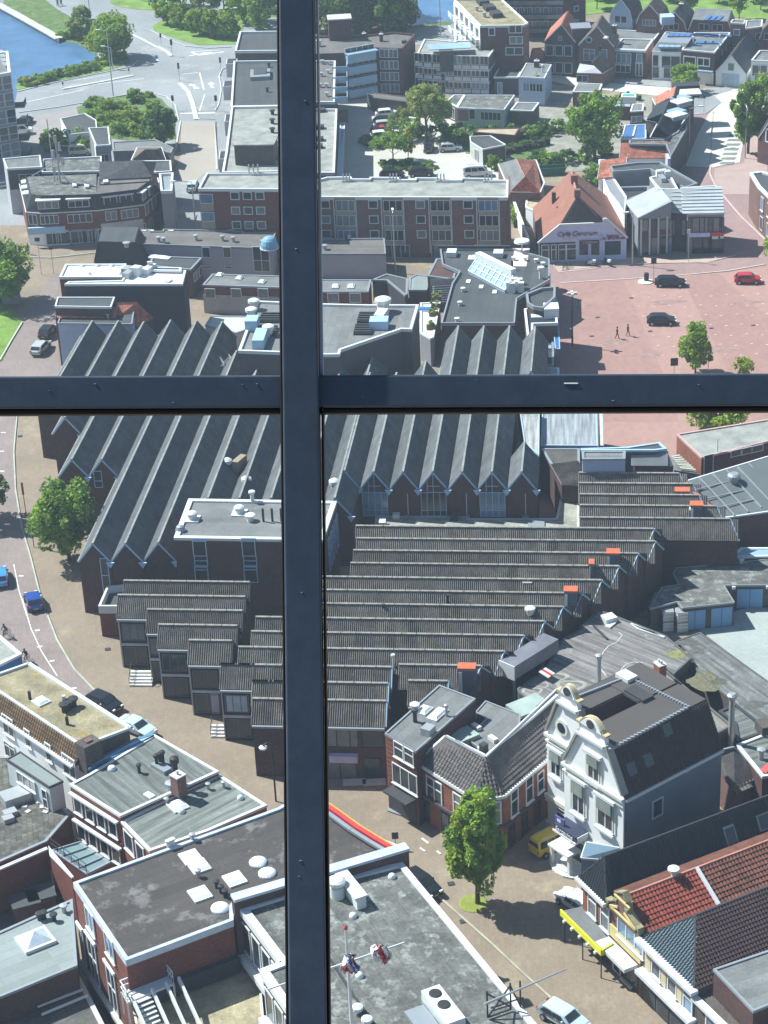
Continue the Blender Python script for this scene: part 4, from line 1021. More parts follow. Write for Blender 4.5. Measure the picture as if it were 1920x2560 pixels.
for u in(.12,.32):L=b.edge(3)[3];win(b,3,L-L*(1-u)if False else L*(1-u-.05),he-3,1.6,2.1,glass=0)
for i in range(2):win(b,3,b.edge(3)[3]-1.8-i*3.2,.6,2.0,2.0,glass=0)
he=Hs(Z4(470,488),Z4(470,585))
b=shell('brick_house','narrow brick house with brown tiled slope standing between the two streets','house',[(Z4(382,488),he),(Z4(556,490),he),(Z4(634,440),he),(Z4(560,405),he),(Z4(405,425),he)],[[(Z4(380,488),he),(Z4(556,492),he),(Z4(535,445),he+.9),(Z4(400,425),he+.4)],[(Z4(556,492),he),(Z4(636,442),he),(Z4(535,360),he+3.2),(Z4(480,420),he+2.4)]],BR_M,[M('lilac_grey_roof',(.42,.42,.52),.8),T_BRFAR],trim=WTRIM)
win(b,0,b.edge(0)[3]*.2,he-1.7,2.2,1.3,nv=2)
ventp(b,Z4(535,340),.2,1.0,z=he+3.2,mat=BLK)
b=flat('lean_to','grey sloping lean-to roof in front of the narrow brick house','annex',[Z4(350,612),Z4(382,552),Z4(552,560),Z4(530,615)],3.0,BR_P,R_GREY,par=.08,cop=WTRIM)
b=flat('carport','carport roof with pale blue side wall behind the green tree','shed',[Z4(455,655),Z4(500,585),Z4(552,565),Z4(530,690)],2.4,BLUEW,R_GREY,par=.1,cop=WTRIM)
# ---- terraced row along the curving street, its street side in shade
b=profb('terraced_house','end terrace with red tiled slope and white roof edge at the street bend','house',Z4(925,700),Z4(1090,655),Z4(1165,640),4.4,[(.6,4.2)],BR_K,[T_REDFAR,T_SLATE],trim=WTRIM)
b=shell('terraced_house','end terrace with red roof slope and flat dormer at the bend','house',[(Z4(905,700),4.6),(Z4(1070,735),4.6),(Z4(1165,655),4.6),(Z4(1080,610),4.6),(Z4(885,660),4.6)],[[(Z4(905,700),4.6),(Z4(885,655),4.6),(Z4(1045,575),8.2),(Z4(1030,640),8.2)],[(Z4(1045,575),8.2),(Z4(1030,640),8.2),(Z4(1140,735),4.6),(Z4(1168,650),4.6)]],BR_K,[T_REDFAR,T_SLATE],trim=WTRIM)
for o_ in[o for o in bpy.data.objects if o.name.startswith('terraced_house')and 'bend' in o.get('label','')and 'edge' in o.get('label','')]:
 for c_ in list(o_.children_recursive):bpy.data.objects.remove(c_)
 bpy.data.objects.remove(o_)
rb(b,'dormer_roof',Z4(1108,622),5.2,3.4,.25,WTRIM,z=7.2,ang=0);rb(b,'dormer',Z4(1108,640),4.6,2.8,2.2,DARKW,z=5.0,ang=0)
specs=[('terraced_house','terraced house with black roof, second from the bend',(840,800),(1000,665),(1130,760),(1060,860),T_BLACK,R_DARK),('terraced_house','terraced house with curved dark roof and glazed dormer, third from the bend',(870,920),(960,755),(1095,850),(1030,930),T_BLACK,T_SLATE)]
for nm,lab,a_,r_,c_,d_,m1,m2 in specs:
 h0=4.8
 b=shell(nm,lab,'house',[(Z4(*a_),h0),(Z4(*d_),h0),(Z4(*c_),h0),(Z4(r_[0]-20,r_[1]+30),h0)],[[(Z4(*a_),h0),(Z4(a_[0]+80,a_[1]-110),h0),(Z4(*r_),8.0),(Z4(r_[0]-40,r_[1]+90),8.0)],[(Z4(*r_),8.0),(Z4(r_[0]-40,r_[1]+90),8.0),(Z4(*d_),h0),(Z4(*c_),h0)]],BR_K,[m1,m2],trim=WTRIM)
 rb(b,'dormer',Z4((r_[0]+c_[0])/2+10,(r_[1]+c_[1])/2-8),3.2,2.4,1.5,BLUEG,z=6.2,ang=.6)
 rb(b,'dormer_roof',Z4((r_[0]+c_[0])/2+12,(r_[1]+c_[1])/2-36),3.5,2.6,.15,WTRIM,z=7.7,ang=.6)
b=flat('terraced_house','terraced house with flat black gravelled roof, last of the curving row','house',[Z4(730,960),Z4(728,935),Z4(960,930),Z4(1050,880),Z4(1105,800),Z4(1120,850),Z4(1010,1040),Z4(975,965)],5.6,DARKW,R_PATCH,par=.2,cop=GTRIM)
panel(b,6,.2,3,1,5,M('striped_awning',(.45,.45,.62)),'awning',.5)
b=flat('conservatory','blue glazed conservatory with white frame behind the terraced row','conservatory',[Z4(672,930),Z4(700,835),Z4(845,828),Z4(845,925)],3.0,GREYW,SOLAR,par=.1,cop=WTRIM,cw=.25)
rb(b,'roof_beam',Z4(765,878),6.0,.3,.15,WTRIM,z=2.95)
b=flat('rear_extension','small brick rear extension with white window between garden sheds','annex',[Z4(735,745),Z4(750,695),Z4(830,692),Z4(825,740)],3.0,BR_P,R_GREY,par=.1,cop=WTRIM)
win(b,3,b.edge(3)[3]*.5,.9,2.0,1.2,nv=2)
b=flat('garden_shed','long pale blue shed roof in the back gardens','shed',[Z4(605,712),Z4(615,688),Z4(750,690),Z4(745,715)],2.5,BR_P,BLUEG,par=.05)
b=flat('garden_shed','teal roofed garden shelter beside the cream street','shed',[Z4(675,648),Z4(682,622),Z4(775,626),Z4(778,650)],2.4,WHITEW,M('teal_roof',(.10,.38,.33),.6),par=.03)
b=profb('red_roofed_annex','small house with bright orange red roof beside the blue box shed','house',Z4(985,1060),Z4(1000,1010),Z4(690,1012),3.4,[(.5,2.0)],WHITEW,[T_REDFAR,T_REDFAR],trim=WTRIM)
b=flat('box_shed','pale blue box shed with a dark window behind the grey complex','shed',[Z4(525,1100),Z4(525,1065),Z4(652,1068),Z4(650,1105)],3.2,BLUEW,BLUEG,par=.05,cop=WTRIM)
win(b,3,b.edge(3)[3]*.5,1.2,2.6,1.0,glass=0)
b=profb('red_roofed_house','white walled house with red tiled roof left of the grey complex','house',Z6(525,75),Z6(560,-30),Z6(720,-50),6.0,[(.6,1.5)],WHITEW,[T_REDFAR,T_REDFAR],trim=WTRIM)
hq=Hs(Z6(625,30),Z6(640,320))
b=flat('grey_complex','grey rendered building with white left wall and flat roof behind the modern shops','shop building',[Z6(600,150),Z6(540,20),Z6(800,-20),Z6(870,-28),Z6(1180,105),Z6(1120,130),Z6(870,130)][:0]or[Z6(620,22),Z6(600,-15),Z6(790,-40),Z6(940,-42),Z6(1190,100),Z6(1100,130),Z6(960,60),Z6(870,5)],hq,GREYW,R_DARK,par=.3,cop=GTRIM)
b=flat('grey_complex_wing','white side wing of the grey complex along the cafe alley','annex',[Z6(650,235),Z6(590,160),Z6(530,20),Z6(600,20),Z6(715,190),Z6(700,300)],6.0,WHITEW,GREYW,par=.2,cop=WTRIM)
b=flat('grey_box_annex','grey box annex with rooftop cooling units in front of the grey complex','annex',[Z6(925,140),Z6(865,60),Z6(1000,30),Z6(1060,140)],8.4,GREYW,R_GREY,par=.2,cop=WTRIM)
for p in((930,60),(960,55),(985,62)):rb(b,'cooling_unit',Z6(*p),.9,.9,1.1,VENT)
rb(b,'cooling_unit',Z6(950,82),2.4,.8,.7,STEEL)
b=flat('roof_terrace','sunken grey roof terrace behind the metal roofed shop','annex',[Z6(660,270),Z6(650,125),Z6(870,118),Z6(870,160),Z6(730,210)],5.2,GREYW,DARKW,par=.6,cop=GTRIM,cw=.5)
he=Hs(Z6(800,335),Z6(790,592));
b=shell('metal_roofed_shop','grey modern shop with ribbed metal mono-pitch roof left of the corner shop','shop building',[(Z6(790,335),he),(Z6(1012,218),he+2.2),(Z6(950,145),he+2.2),(Z6(715,212),he)],[[(Z6(788,337),he),(Z6(1014,218),he+2.2),(Z6(946,140),he+2.2),(Z6(713,210),he)]],GREYW,[SHEETM],trim=GTRIM)
for F_ in b.faces[:1]:lay('roof_sheet',F_,SHEETM,.62,9,b.root,60,local=lambda w,l:([(-w/2,0,.0),(w/2,0,0),(w/2,l,0),(-w/2,l,0),(-w/2+.04,0,.09),(-w/2+.04,l,.09)],[(0,4,5,3),(4,1,2,5)]),lift=.03,fullrow=True)
e=0;L=b.edge(0)[3]
for r,y in enumerate((402,520)):
 for k in range(3):winp(b,0,Z6(837+58*k+r*2,y),1.9,2.9,frame=DTRIM,fw=.14,glass=RND.choice((0,2)))
for k in range(4):
 u,_=onwall(b,0,Z6(808+58*k,450));panel(b,0,u-.15,u+.15,.1,he-.2,CONC,'pier',.15)
panel(b,0,.2,L-.2,3.0,3.9,BR_P,'brick_band',.1)
winp(b,0,Z6(1003,405),.8,2.8,frame=DTRIM);winp(b,0,Z6(1003,515),.8,2.8,frame=DTRIM)
b=shell('shop_link','recessed dark grey link with ribbed roof between the two modern shops','shop building',[(Z6(1010,300),he),(Z6(1112,302),he),(Z6(1075,140),he+2.2),(Z6(965,145),he+2.2)],[[(Z6(1010,300),he),(Z6(1112,302),he),(Z6(1075,140),he+2.4),(Z6(965,145),he+2.4)]],DARKW,[SHEETM])
lay('roof_sheet',b.faces[0],SHEETM,9,.8,b.root,40,local=lambda w,l:([(-w/2,0,.12),(w/2,0,.12),(w/2,l,0),(-w/2,l,0),(-w/2,0,0),(w/2,0,0)],[(0,1,2,3),(4,5,1,0)]),lift=.02)
win(b,0,b.edge(0)[3]*.15,he-3.6,.7,2.6,frame=DTRIM);win(b,0,b.edge(0)[3]*.85,he-3.6,.7,2.6,frame=DTRIM)
he=Hs(Z6(1125,305),Z6(1130,572))
b=shell('corner_shop','grey corner shop with silvery stepped sheet roof on the square','shop building',[(Z6(1122,307),he),(Z6(1365,302),he),(Z6(1312,122),he+1.6),(Z6(1078,135),he+1.6)],[[(Z6(1120,309),he),(Z6(1367,304),he),(Z6(1312,124),he+2.4),(Z6(1076,137),he+2.4)]],GREYW,[SHEETM],trim=WTRIM,trimw=.25)
lay('roof_sheet',b.faces[0],M('silver_sheet',(.50,.54,.56),.5,.1,.4,metal=.3),20,.75,b.root,40,local=lambda w,l:([(-w/2,0,.16),(w/2,0,.16),(w/2,l,0),(-w/2,l,0),(-w/2,0,0),(w/2,0,0)],[(0,1,2,3),(4,5,1,0)]),lift=.02)
L=b.edge(0)[3]
for k in range(3):winp(b,0,Z6(1188+58*k,382),2.2,2.6,frame=DTRIM,fw=.16,glass=2)
for k in(0,1):winp(b,0,Z6(1140+210*k,382),.7,2.4,frame=DTRIM,glass=2)
panelp(b,0,Z6(1130,432),Z6(1270,456),M('lilac_fascia',(.45,.48,.68),.7),'shop_fascia',d=.3);panelp(b,0,Z6(1275,428),Z6(1362,448),REDP,'shop_fascia',d=.3)
for x,w in((1190,1.8),(1250,1.8),(1310,2.4)):winp(b,0,Z6(x,515),w,2.7,frame=DTRIM,glass=0)
panelp(b,0,Z6(1285,452),Z6(1325,470),WTRIM,'notice_board',d=.35);panelp(b,0,Z6(1338,450),Z6(1362,466),WTRIM,'notice_board',d=.35)
he=2.9
fl,fr_=G(Z6(125,505),he+.3),G(Z6(712,482),he+.3)
uu_=(fr_-fl);uu_.z=0;Wd=uu_.length;uh=uu_.normalized();dv=Vector((-uh.y,uh.x,0))
ap=G(Z6(400,262),10.0);apb=G(Z6(322,45),10.0)
dlen=(apb-ap).dot(dv)
gl_t=(G(Z6(275,420),6.0)-fl).dot(uh)/Wd;gr_t=(G(Z6(565,398),6.0)-fl).dot(uh)/Wd;at=(ap-fl).dot(uh)/Wd
r=empty('cafe_building','cafe with big rust red roof, dark shingled gable and lilac white front on the square','cafe',fl+uh*Wd/2+dv*8-Vector((0,0,fl.z)))
def cf(t,d,z):return Vector((fl.x+uh.x*Wd*t+dv.x*d,fl.y+uh.y*Wd*t+dv.y*d,z))
zl,zr,zg=he+.3,he+.6,6.0
D_=max(dlen+1,14)
b=B(r,[cf(0,0,zl),cf(1,0,zl),cf(1,D_,zl),cf(0,D_,zl)],10)
frontp=[cf(0,0,0),cf(1,0,0),cf(1,0,zr),cf(gr_t+.02,0,zg+.6),cf(gr_t,0,zg),cf(gl_t,0,zg),cf(0,0,zl)]
mk('front_wall',frontp+[p+dv*.3 for p in frontp],[tuple(range(7)),tuple(reversed(range(7,14)))]+[(i,7+i,7+(i+1)%7,(i+1)%7)for i in range(7)],M('lilac_white_render',(.56,.60,.78),.8,.05),r)
A0=cf(at,1.6,10.0)
GL_,GR_=cf(gl_t,.1,zg),cf(gr_t,.1,zg)
for k in range(10):
 f0,f1=k/10,(k+.93)/10
 q=[GL_.lerp(A0,f0),GR_.lerp(A0,f0),GR_.lerp(A0,f1),GL_.lerp(A0,f1)]
 q=[p-dv*.0 for p in q];off=-dv*.16
 mk('gable_board',[q[0]+off,q[1]+off,q[2]-dv*.04,q[3]-dv*.04,q[0]+dv*.1,q[1]+dv*.1,q[2]+dv*.1,q[3]+dv*.1],[(0,1,2,3),(0,4,5,1),(3,2,6,7),(0,3,7,4),(1,5,6,2)],M('weathered_brown_board',(.115,.085,.08),.85,.2),r)
back_z=10.0
Ab=cf(at,D_-2.5,10.0)
slab('roof',[cf(-.005,-.1,zl),GL_+Vector((0,0,.05)),A0,Ab,cf(0,D_,zl)],T_RUST,r)
slab('roof',[cf(1.005,-.1,zr),GR_+Vector((0,0,.65)),A0,Ab,cf(1,D_,zr)],T_RUST,r)
slab('roof',[cf(0,D_,zl),cf(1,D_,zr),Ab],T_RUST,r)
for nm,P_ in(('wall',[cf(0,0,0),cf(0,D_,0),cf(0,D_,zl),cf(0,0,zl)]),('wall',[cf(1,0,0),cf(1,D_,0),cf(1,D_,zr),cf(1,0,zr)]),('wall',[cf(0,D_,0),cf(1,D_,0),cf(1,D_,zl),cf(0,D_,zl)])):
 mk(nm,P_+[p+(cf(.5,D_/2,0)-p).normalized()*.2 for p in P_],[(0,1,2,3),(7,6,5,4),(0,4,5,1),(1,5,6,2),(2,6,7,3),(3,7,4,0)],BR_K,r)
m=MB();pts=[cf(-.01,-.15,zl+.1),cf(gl_t,-.15,zg+.1),cf(gr_t,-.15,zg+.1),cf(gr_t,-.15,zg+.75),cf(gr_t+.03,-.15,zg+.75),cf(1.01,-.15,zr+.1)]
for p,q in zip(pts[:-1],pts[1:]):m.beam(p,q,.3,.28)
m.build('coping',WTRIM,r)
m=MB();m.tube([A0,Ab],.16,6);m.tube([GL_,A0],.1,5);m.tube([GR_,A0],.1,5);m.build('ridge_cap',M('pale_rust_ridge',(.42,.22,.17),.8),r)
m=MB();m.box(A0+Vector((0,0,-.2)),.9,.9,1.2);m.build('chimney',BR_M,r)
m=MB();c=A0.lerp(Ab,.55);m.box(c+Vector((0,0,-.2)),1.0,1.0,1.3);m.build('chimney',T_RUST,r)
m=MB();c=cf(.22,9.5,6.2);m.box(c,.6,.6,1.8);m.build('chimney',BR_P,r)
for t,d,zz in((.24,6.2,6.0),(.62,9,8.0)):c=cf(t,d,zz);m=MB();m.tube([c,c+Vector((0,0,1))],.1,6);m.build('roof_vent',STEEL,r)
b.P=[cf(0,0,0),cf(1,0,0),cf(1,D_,0),cf(0,D_,0)]
for x in(200,300,400,545):
 u,z=onwall(b,0,C1(x,480));win(b,0,u,.3,1.6,2.7,nv=1,tr=.68,fw=.13,glass=0)
panelp(b,0,C1(105,375),C1(600,600),DARKW,'shopfront',d=.03)
winp(b,0,C1(715,435),1.3,2.3,frame=DTRIM,tr=.6,glass=0);winp(b,0,C1(875,435),1.2,2.3,frame=DTRIM,tr=.6,glass=0)
panelp(b,0,C1(682,340),C1(910,368),M('dark_red_letters',(.16,.04,.05)),'window_awning',d=.3)
panelp(b,0,C1(1008,352),C1(1225,530),M('dark_gate',(.06,.06,.065)),'garage_door',d=.06)
def sign_text(b_,i,p,txt,size,mat,name='lettering',ext=.03,off=.1,shear=.25,tilt=0.0):
 cu=bpy.data.curves.new(name,'FONT');cu.body=txt;cu.size=size;cu.extrude=ext;cu.align_x='CENTER';cu.shear=shear
 o=bpy.data.objects.new(name,cu)
 COL.objects.link(o);dg=bpy.context.evaluated_depsgraph_get();dg.update()
 me=bpy.data.meshes.new_from_object(o.evaluated_get(dg));bpy.data.objects.remove(o)
 me.materials.clear();me.materials.append(mat)
 a,t,n,L=b_.edge(i);u,z=onwall(b_,i,p)
 q=a+t*u+n*off;x=Vector((-n.y,n.x,0))
 ob=bpy.data.objects.new(name,me);COL.objects.link(ob);ob.parent=b_.root
 ob.matrix_local=Matrix.Translation(-wloc(b_.root))@Matrix(((x.x,0,n.x,q.x),(x.y,0,n.y,q.y),(0,1,0,z),(0,0,0,1)))@Matrix.Rotation(tilt,4,'Z')
 return ob
LET=M('maroon_lettering',(.22,.03,.07),.7)
sign_text(b,0,C1(625,272),'Café Centrum',1.05,LET)
sign_text(b,0,C1(1110,290),'Ingang',.75,LET);sign_text(b,0,C1(1110,325),'De Brummel',.72,LET)
sign_text(b,0,C1(795,364),'Centrum',.6,M('pale_letters',(.5,.4,.38)),off=.36)
m=MB()
for x in(455,535,625,955):
 u,z=onwall(b,0,C1(x,310));q=cf(u/Wd,-.35,z);m.box(q,.25,.3,.7)
m.build('wall_lamp',STEEL,r)
b=shell('hipped_house','house with half grey, half red hipped roof beside the cafe','house',[(Z3(1440,1395),4.2),(Z3(1660,1400),4.2),(Z3(1690,1330),4.2),(Z3(1630,1165),4.2),(Z3(1355,1195),4.2)],[[(Z3(1440,1392),4.2),(Z3(1355,1192),4.2),(Z3(1490,1155),7.0),(Z3(1550,1282),7.0)],[(Z3(1440,1392),4.2),(Z3(1662,1400),4.2),(Z3(1550,1282),7.0)],[(Z3(1662,1400),4.2),(Z3(1630,1165),4.2),(Z3(1490,1155),7.0),(Z3(1550,1282),7.0)]],BR_M,[R_GREY,T_REDFAR,T_REDFAR],trim=WTRIM)
b=flat('low_annex','low brown roofed annex wedged between the hipped house and the cafe','annex',[Z6(35,260),Z6(40,200),Z6(150,190),Z6(200,200),Z6(110,290)],3.0,WHITEW,M('tan_roof',(.42,.34,.24),.9),par=.1)
b=flat('alley_wall','long white topped wall of the alley behind the apartment block','wall',[Z5(1440,475),Z5(1335,200),Z5(1350,195),Z5(1455,468)],2.6,WHITEW,WHITEW,par=.05,cw=.1)
b=profb('gable_end_house','brick gable end cut off by the right edge beside the street trees','house',Z4(1592,925),Z4(1850,1000),Z4(1900,700),Hs(Z4(1595,925),Z4(1600,1085)),[(.4,5.0)],BR_P,[T_SLATE,T_SLATE],trim=WTRIM)
win(b,0,2.6,4.0,1.7,2.4,fw=.2)
b=flat('corner_house','brick corner house with blue grey roof and white cornice at the right edge','house',[Z6(1590,120),Z6(1535,30),Z6(1620,20),Z6(1900,100),Z6(1900,420)],7.0,BR_M,R_DARK,par=.3,cop=WTRIM,cw=.5)
for k in range(2):win(b,4,b.edge(4)[3]-2.5-k*3.2,3.8,1.3,2.2,sill=True);win(b,4,b.edge(4)[3]-2.5-k*3.2,.6,1.3,2.2)
# ============================================================ MIDDLE BELT
b=flat('long_grey_building','long lilac grey building with brownish bitumen roof below the red brick flats','building',[Z2(820,436),Z2(640,418),Z2(700,350),Z2(865,352),Z2(870,362),Z2(935,362),Z2(940,350),Z2(1400,360),Z2(1405,372),Z2(1590,366),Z2(1560,462)],Hs(Z2(1200,455),Z2(1210,650)),LILAC,R_BROWN,par=.2,cw=.2,cop=GREYW)
e=10
for x in(1188,1308):winp(b,e,Z2(x,485),1.3,1.7,glass=0);winp(b,e,Z2(x+8,572),1.3,.5,glass=1)
winp(b,e,Z2(1506,525),2.6,4.0,nv=2,tr=.45,glass=0)
for p in((915,425),(1130,415),(1283,418),(1345,425),(945,430),(1515,445)):ventp(b,Z2(*p),.25,.9)
for x in(790,830,870,985,1225,1330):rb(b,'roof_hatch',Z2(x,362),.9,.5,.15,VENT)
b=flat('long_grey_building','grey walled building with plank-like roof directly right of the vertical frame','building',[Z5(-60,572),Z5(-40,470),Z5(240,470),Z5(485,468),Z5(495,572)],Hs(Z5(300,575),Z5(300,745)),LILAC,R_BROWN,par=.2,cw=.2,cop=GREYW)
ventp(b,Z5(85,545),.3,.8);rb(b,'roof_hatch',Z5(240,472),1.8,.8,.3,DARKW)
b=profb('black_gable_building','black gabled building with dark felt roof beside the crossing','building',Z2(545,545),Z2(850,552),Z2(870,470),3.2,[(.12,3.4),(.8,3.4)],DARKW,[DARKW,R_DARK,DARKW],trim=None)
ventp(b,Z2(730,455),.35,.8,z=6.6);
b=flat('low_flat_building','low dark flat roofed building behind the white roofs','annex',[Z2(1100,585),Z2(850,560),Z2(880,505),Z2(1165,515)],4.6,BR_P,R_DARK,par=.15,cop=GTRIM)
skyl(b,Z2(920,518),3.4,1.2)
for k in range(3):win(b,3,b.edge(3)[3]*(.25+.25*k),2.2,1.2,1.5)
b=flat('brick_annex','low brick annex with square skylights left of the vertical frame','annex',[Z2(1165,672),Z2(1222,608),Z2(1700,622),Z2(1700,690)],4.4,BR_R,R_GREY,par=.12,cop=GTRIM)
panel(b,3,0,b.edge(3)[3],0,2.9,M('pale_block_wall',(.38,.37,.38),.85,.12),'block_wall',.1)
for x in(1212,1362,1517):winp(b,3,Z2(x,720),1.6,1.5,glass=2,off=.1,frame=WTRIM)
for x in(1265,1378,1508):skyl(b,Z2(x,618+(x-1265)*.17),1.3,1.0)
b=flat('brick_annex','low brick annex with two square skylights right of the vertical frame','annex',[Z5(-40,826),Z5(-20,745),Z5(398,745),Z5(378,826)],4.0,BR_R,R_GREY,par=.12,cop=GTRIM)
for x in(142,290):winp(b,3,Z5(x,868),1.7,1.5,glass=2)
for x in(158,262):skyl(b,Z5(x,795),1.5,1.0)
b=flat('yard_wall_building','dark wedge roof with zinc edge between the annex and the pale terrace','annex',[Z5(620,850),Z5(500,750),Z5(400,745),Z5(500,705),Z5(642,738),Z5(640,840)],3.4,DARKW,R_DARK,par=.15,cop=GTRIM)
b=flat('pale_roof_annex','pale green flat roof next to the dark brick annex','annex',[Z5(645,815),Z5(650,735),Z5(700,708),Z5(790,722),Z5(770,815)],3.2,BR_D,R_GREEN,par=.1,cop=GTRIM)
b=flat('pale_terrace','narrow pale roof terrace with potted plants beside the big dark roof','terrace',[Z5(720,1100),Z5(722,900),Z5(860,895),Z5(815,1130),Z5(790,1140)],4.2,GREYW,M('pale_terrace_tiles',(.55,.54,.48),.9,.1),par=.15,cop=WTRIM)
for k in(735,778):skyl(b,Z5(k,950),1.4,1.1,mat=SOLAR)
POTS=[(835,880),(828,935),(815,985),(798,1075)]
h1=Hs(Z2(345,625),Z2(350,800))
b=flat('white_roofed_building','brick building with brilliant white roof nearest the curving street','building',[Z2(340,627),Z2(376,552),Z2(728,550),Z2(708,628)],9.0,BR_R,R_WHITE,par=.25,cw=.3,cop=WTRIM)
for x in(475,560,645,515,690):rdome(b,Z2(x,568 if x not in(515,690)else 612),.3)
b=flat('white_roofed_building','dark walled building with brilliant white roof and cooling units','building',[Z2(370,668),Z2(395,652),Z2(700,645),Z2(735,590),Z2(1072,588),Z2(1052,668)],9.6,DARKW,R_WHITE,par=.2,cw=.3,cop=WTRIM)
for p in((740,630),(735,605)):rb(b,'cooling_unit',Z2(*p),1.6,1.1,.9,STEEL)
rb(b,'cooling_unit',Z2(790,620),1.2,1.2,1.4,VENT);rb(b,'cooling_unit',Z2(860,600),2.6,1.0,.9,VENT);rb(b,'roof_hatch',Z2(970,655),1.2,.7,.3,VENT)
for dx in(-3,5,14):ventp(b,Z2(865+dx,592),.15,1.5)
panel(b,4,0,b.edge(4)[3],0,8.5,M('grey_black_end_wall',(.03,.03,.035)),'side_wall',.05)
b=flat('brick_link','thin red brick parapet building behind the white roof','building',[Z2(735,585),Z2(735,565),Z2(1045,572),Z2(1045,590)],9.9,BR_R,R_DARK,par=.2,cop=WTRIM)
b=flat('grey_front_building','building with dark flat roof and pale blue side wall in front of the sawtooth roofs','building',[Z2(330,892),Z2(358,806),Z2(775,812),Z2(762,898)],Hs(Z2(340,892),Z2(345,1160)),M('pale_blue_wall',(.36,.45,.60),.8,.06),R_DARK,par=.2,cw=.2,cop=GTRIM)
ventp(b,Z2(625,868),.2,.8)
b=flat('grey_rear_building','narrow flat roofed building with white gable edge behind the pale blue wall','building',[Z2(315,795),Z2(330,742),Z2(662,742),Z2(640,800)],8.6,BR_D,R_DARK,par=.2,cw=.2,cop=WTRIM)
b=shell('red_tiled_strip','strip of red roof tiles with hipped end beside the dark wall','building',[(Z2(320,870),7.0),(Z2(790,905),5.0),(Z2(880,865),5.0),(Z2(790,772),8.0),(Z2(325,795),8.0)],[[(Z2(320,862),7.0),(Z2(325,797),8.0),(Z2(670,797),8.0),(Z2(670,862),7.0)],[(Z2(670,862),6.6),(Z2(668,775),8.2),(Z2(788,770),8.2),(Z2(790,915),5.0)],[(Z2(788,770),8.2),(Z2(790,915),5.0),(Z2(885,865),5.0)]],BR_D,T_REDFAR)
b=flat('pale_courtyard_roof','pale low roof deck between the sawtooth gables and the brick annex','deck',[Z2(1180,905),Z2(1215,850),Z2(1465,852),Z2(1420,930),Z2(1360,950)],3.0,CONC,M('pale_deck',(.50,.50,.44),.9,.06),par=.1,cop=GTRIM)
h_=Hs(Z5(870,1035),Z5(880,1230))+1.5
P_=[Z5(862,1035),Z5(935,770),Z5(985,690),Z5(870,640),Z5(855,535),Z5(1345,535),Z5(1590,605),Z5(1590,745),Z5(1430,835),Z5(1372,870),Z5(1357,1035)]
b=flat('department_store','dark flat roofed building with lattice rooflight facing the red square','shop building',P_,h_,BR_D,R_DARK,par=.35,cw=.22,cop=GTRIM)
q=[G(Z5(x,y),b.top+.1)for x,y in((1045,700),(1290,832),(1350,772),(1110,655))]
m=MB();V_=[Vector((p.x,p.y,b.top-.02))for p in q]+[Vector((q[0].x,q[0].y,b.top+.35)),Vector((q[1].x,q[1].y,b.top+.35)),Vector((q[2].x,q[2].y,b.top+1.5)),Vector((q[3].x,q[3].y,b.top+1.5))]
m.add(V_,[(0,1,2,3),(4,5,6,7),(0,1,5,4),(1,2,6,5),(2,3,7,6),(3,0,4,7)]);o=m.build('rooflight',BLUEG,b.root)
for k in range(8):
 f=k/7;m=MB();m.beam(V_[4].lerp(V_[5],f)+Vector((0,0,.05)),V_[7].lerp(V_[6],f)+Vector((0,0,.05)),.14,.12);m.build('glazing_bar',WTRIM,o)
for f in(0,.33,.66,1):m=MB();m.beam(V_[4].lerp(V_[7],f)+Vector((0,0,.08)),V_[5].lerp(V_[6],f)+Vector((0,0,.08)),.14,.12);m.build('glazing_bar',WTRIM,o)
m=MB();m.beam(V_[7]+Vector((0,0,.3)),V_[6]+Vector((0,0,.3)),.9,.9);m.build('rooflight_upstand',WTRIM,o)
rail(b,[Z5(1060,640),Z5(1130,610),Z5(1290,690),Z5(1280,705)],b.top,1.2)
for p in((1046,762),(1132,798),(1222,832)):rb(b,'support_plate',Z5(*p),1.3,.6,.15,VENT)
for p in((1370,820),(1340,832),(1355,800),(1400,830),(1390,805),(1320,826)):rb(b,'cooling_unit',Z5(*p),.75,.8,1.5,VENT)
for p in((935,585),(1247,590),(1078,630)):rb(b,'roof_hatch',Z5(*p),1.8,1.4,.8,VENT)
for p in((1350,618),(1425,620),(1500,632),(1545,655),(1010,825),(990,918),(970,1028)):ventp(b,Z5(*p),.22,.6,mat=VENT)
ventp(b,Z5(1532,740),.3,1.9,mat=VENT);ventp(b,Z5(1340,680),.15,1.4,mat=BLK,hat=False)
m=MB();c=G(Z5(1405,560),b.top);m.lathe((c.x,c.y,b.top),[(.1,0),(.1,1.3),(1.2,1.5),(1.1,1.8),(.05,1.9)],16);m.build('satellite_dish',VENT,b.root)
rb(b,'membrane_patch',Z5(1395,598),7.5,2.2,.06,M('pinkish_white_membrane',(.68,.56,.52),.8,.1))
m=MB()
for f in range(22):
 p=G(Z5(855+f*22,535),h_);m.box((p.x,p.y,h_),.5,.4,.35)
m.build('parapet_tiles',DARKW,b.root)
m=MB();c=G(Z5(1088,1075),9);m.lathe((c.x,c.y+.6,h_-3.0),[(.75,0),(.75,.9),(.95,1.0),(.95,1.5),(.7,1.7)],14);m.build('fan_housing',VENT,b.root)
for i,(x,y)in enumerate(((1085,880),(1060,905))):pass
for k in range(6):
 L=b.edge(7)[3];win(b,7,L*(.12+.15*k),h_-4.2,.9,2.2,frame=DTRIM,glass=0)
 L=b.edge(6)[3];win(b,6,L*(.1+.16*k),h_-4.2,.9,2.0,frame=WTRIM,glass=1)
for k,(p,q2)in enumerate((((1560,820),3.4),((1545,900),3.4))):
 c=G(Z5(*p),4.5);m=MB();m.box((c.x+.6,c.y,3.0),2.0,q2,.3);m.build('shop_canopy',SOLAR,b.root)
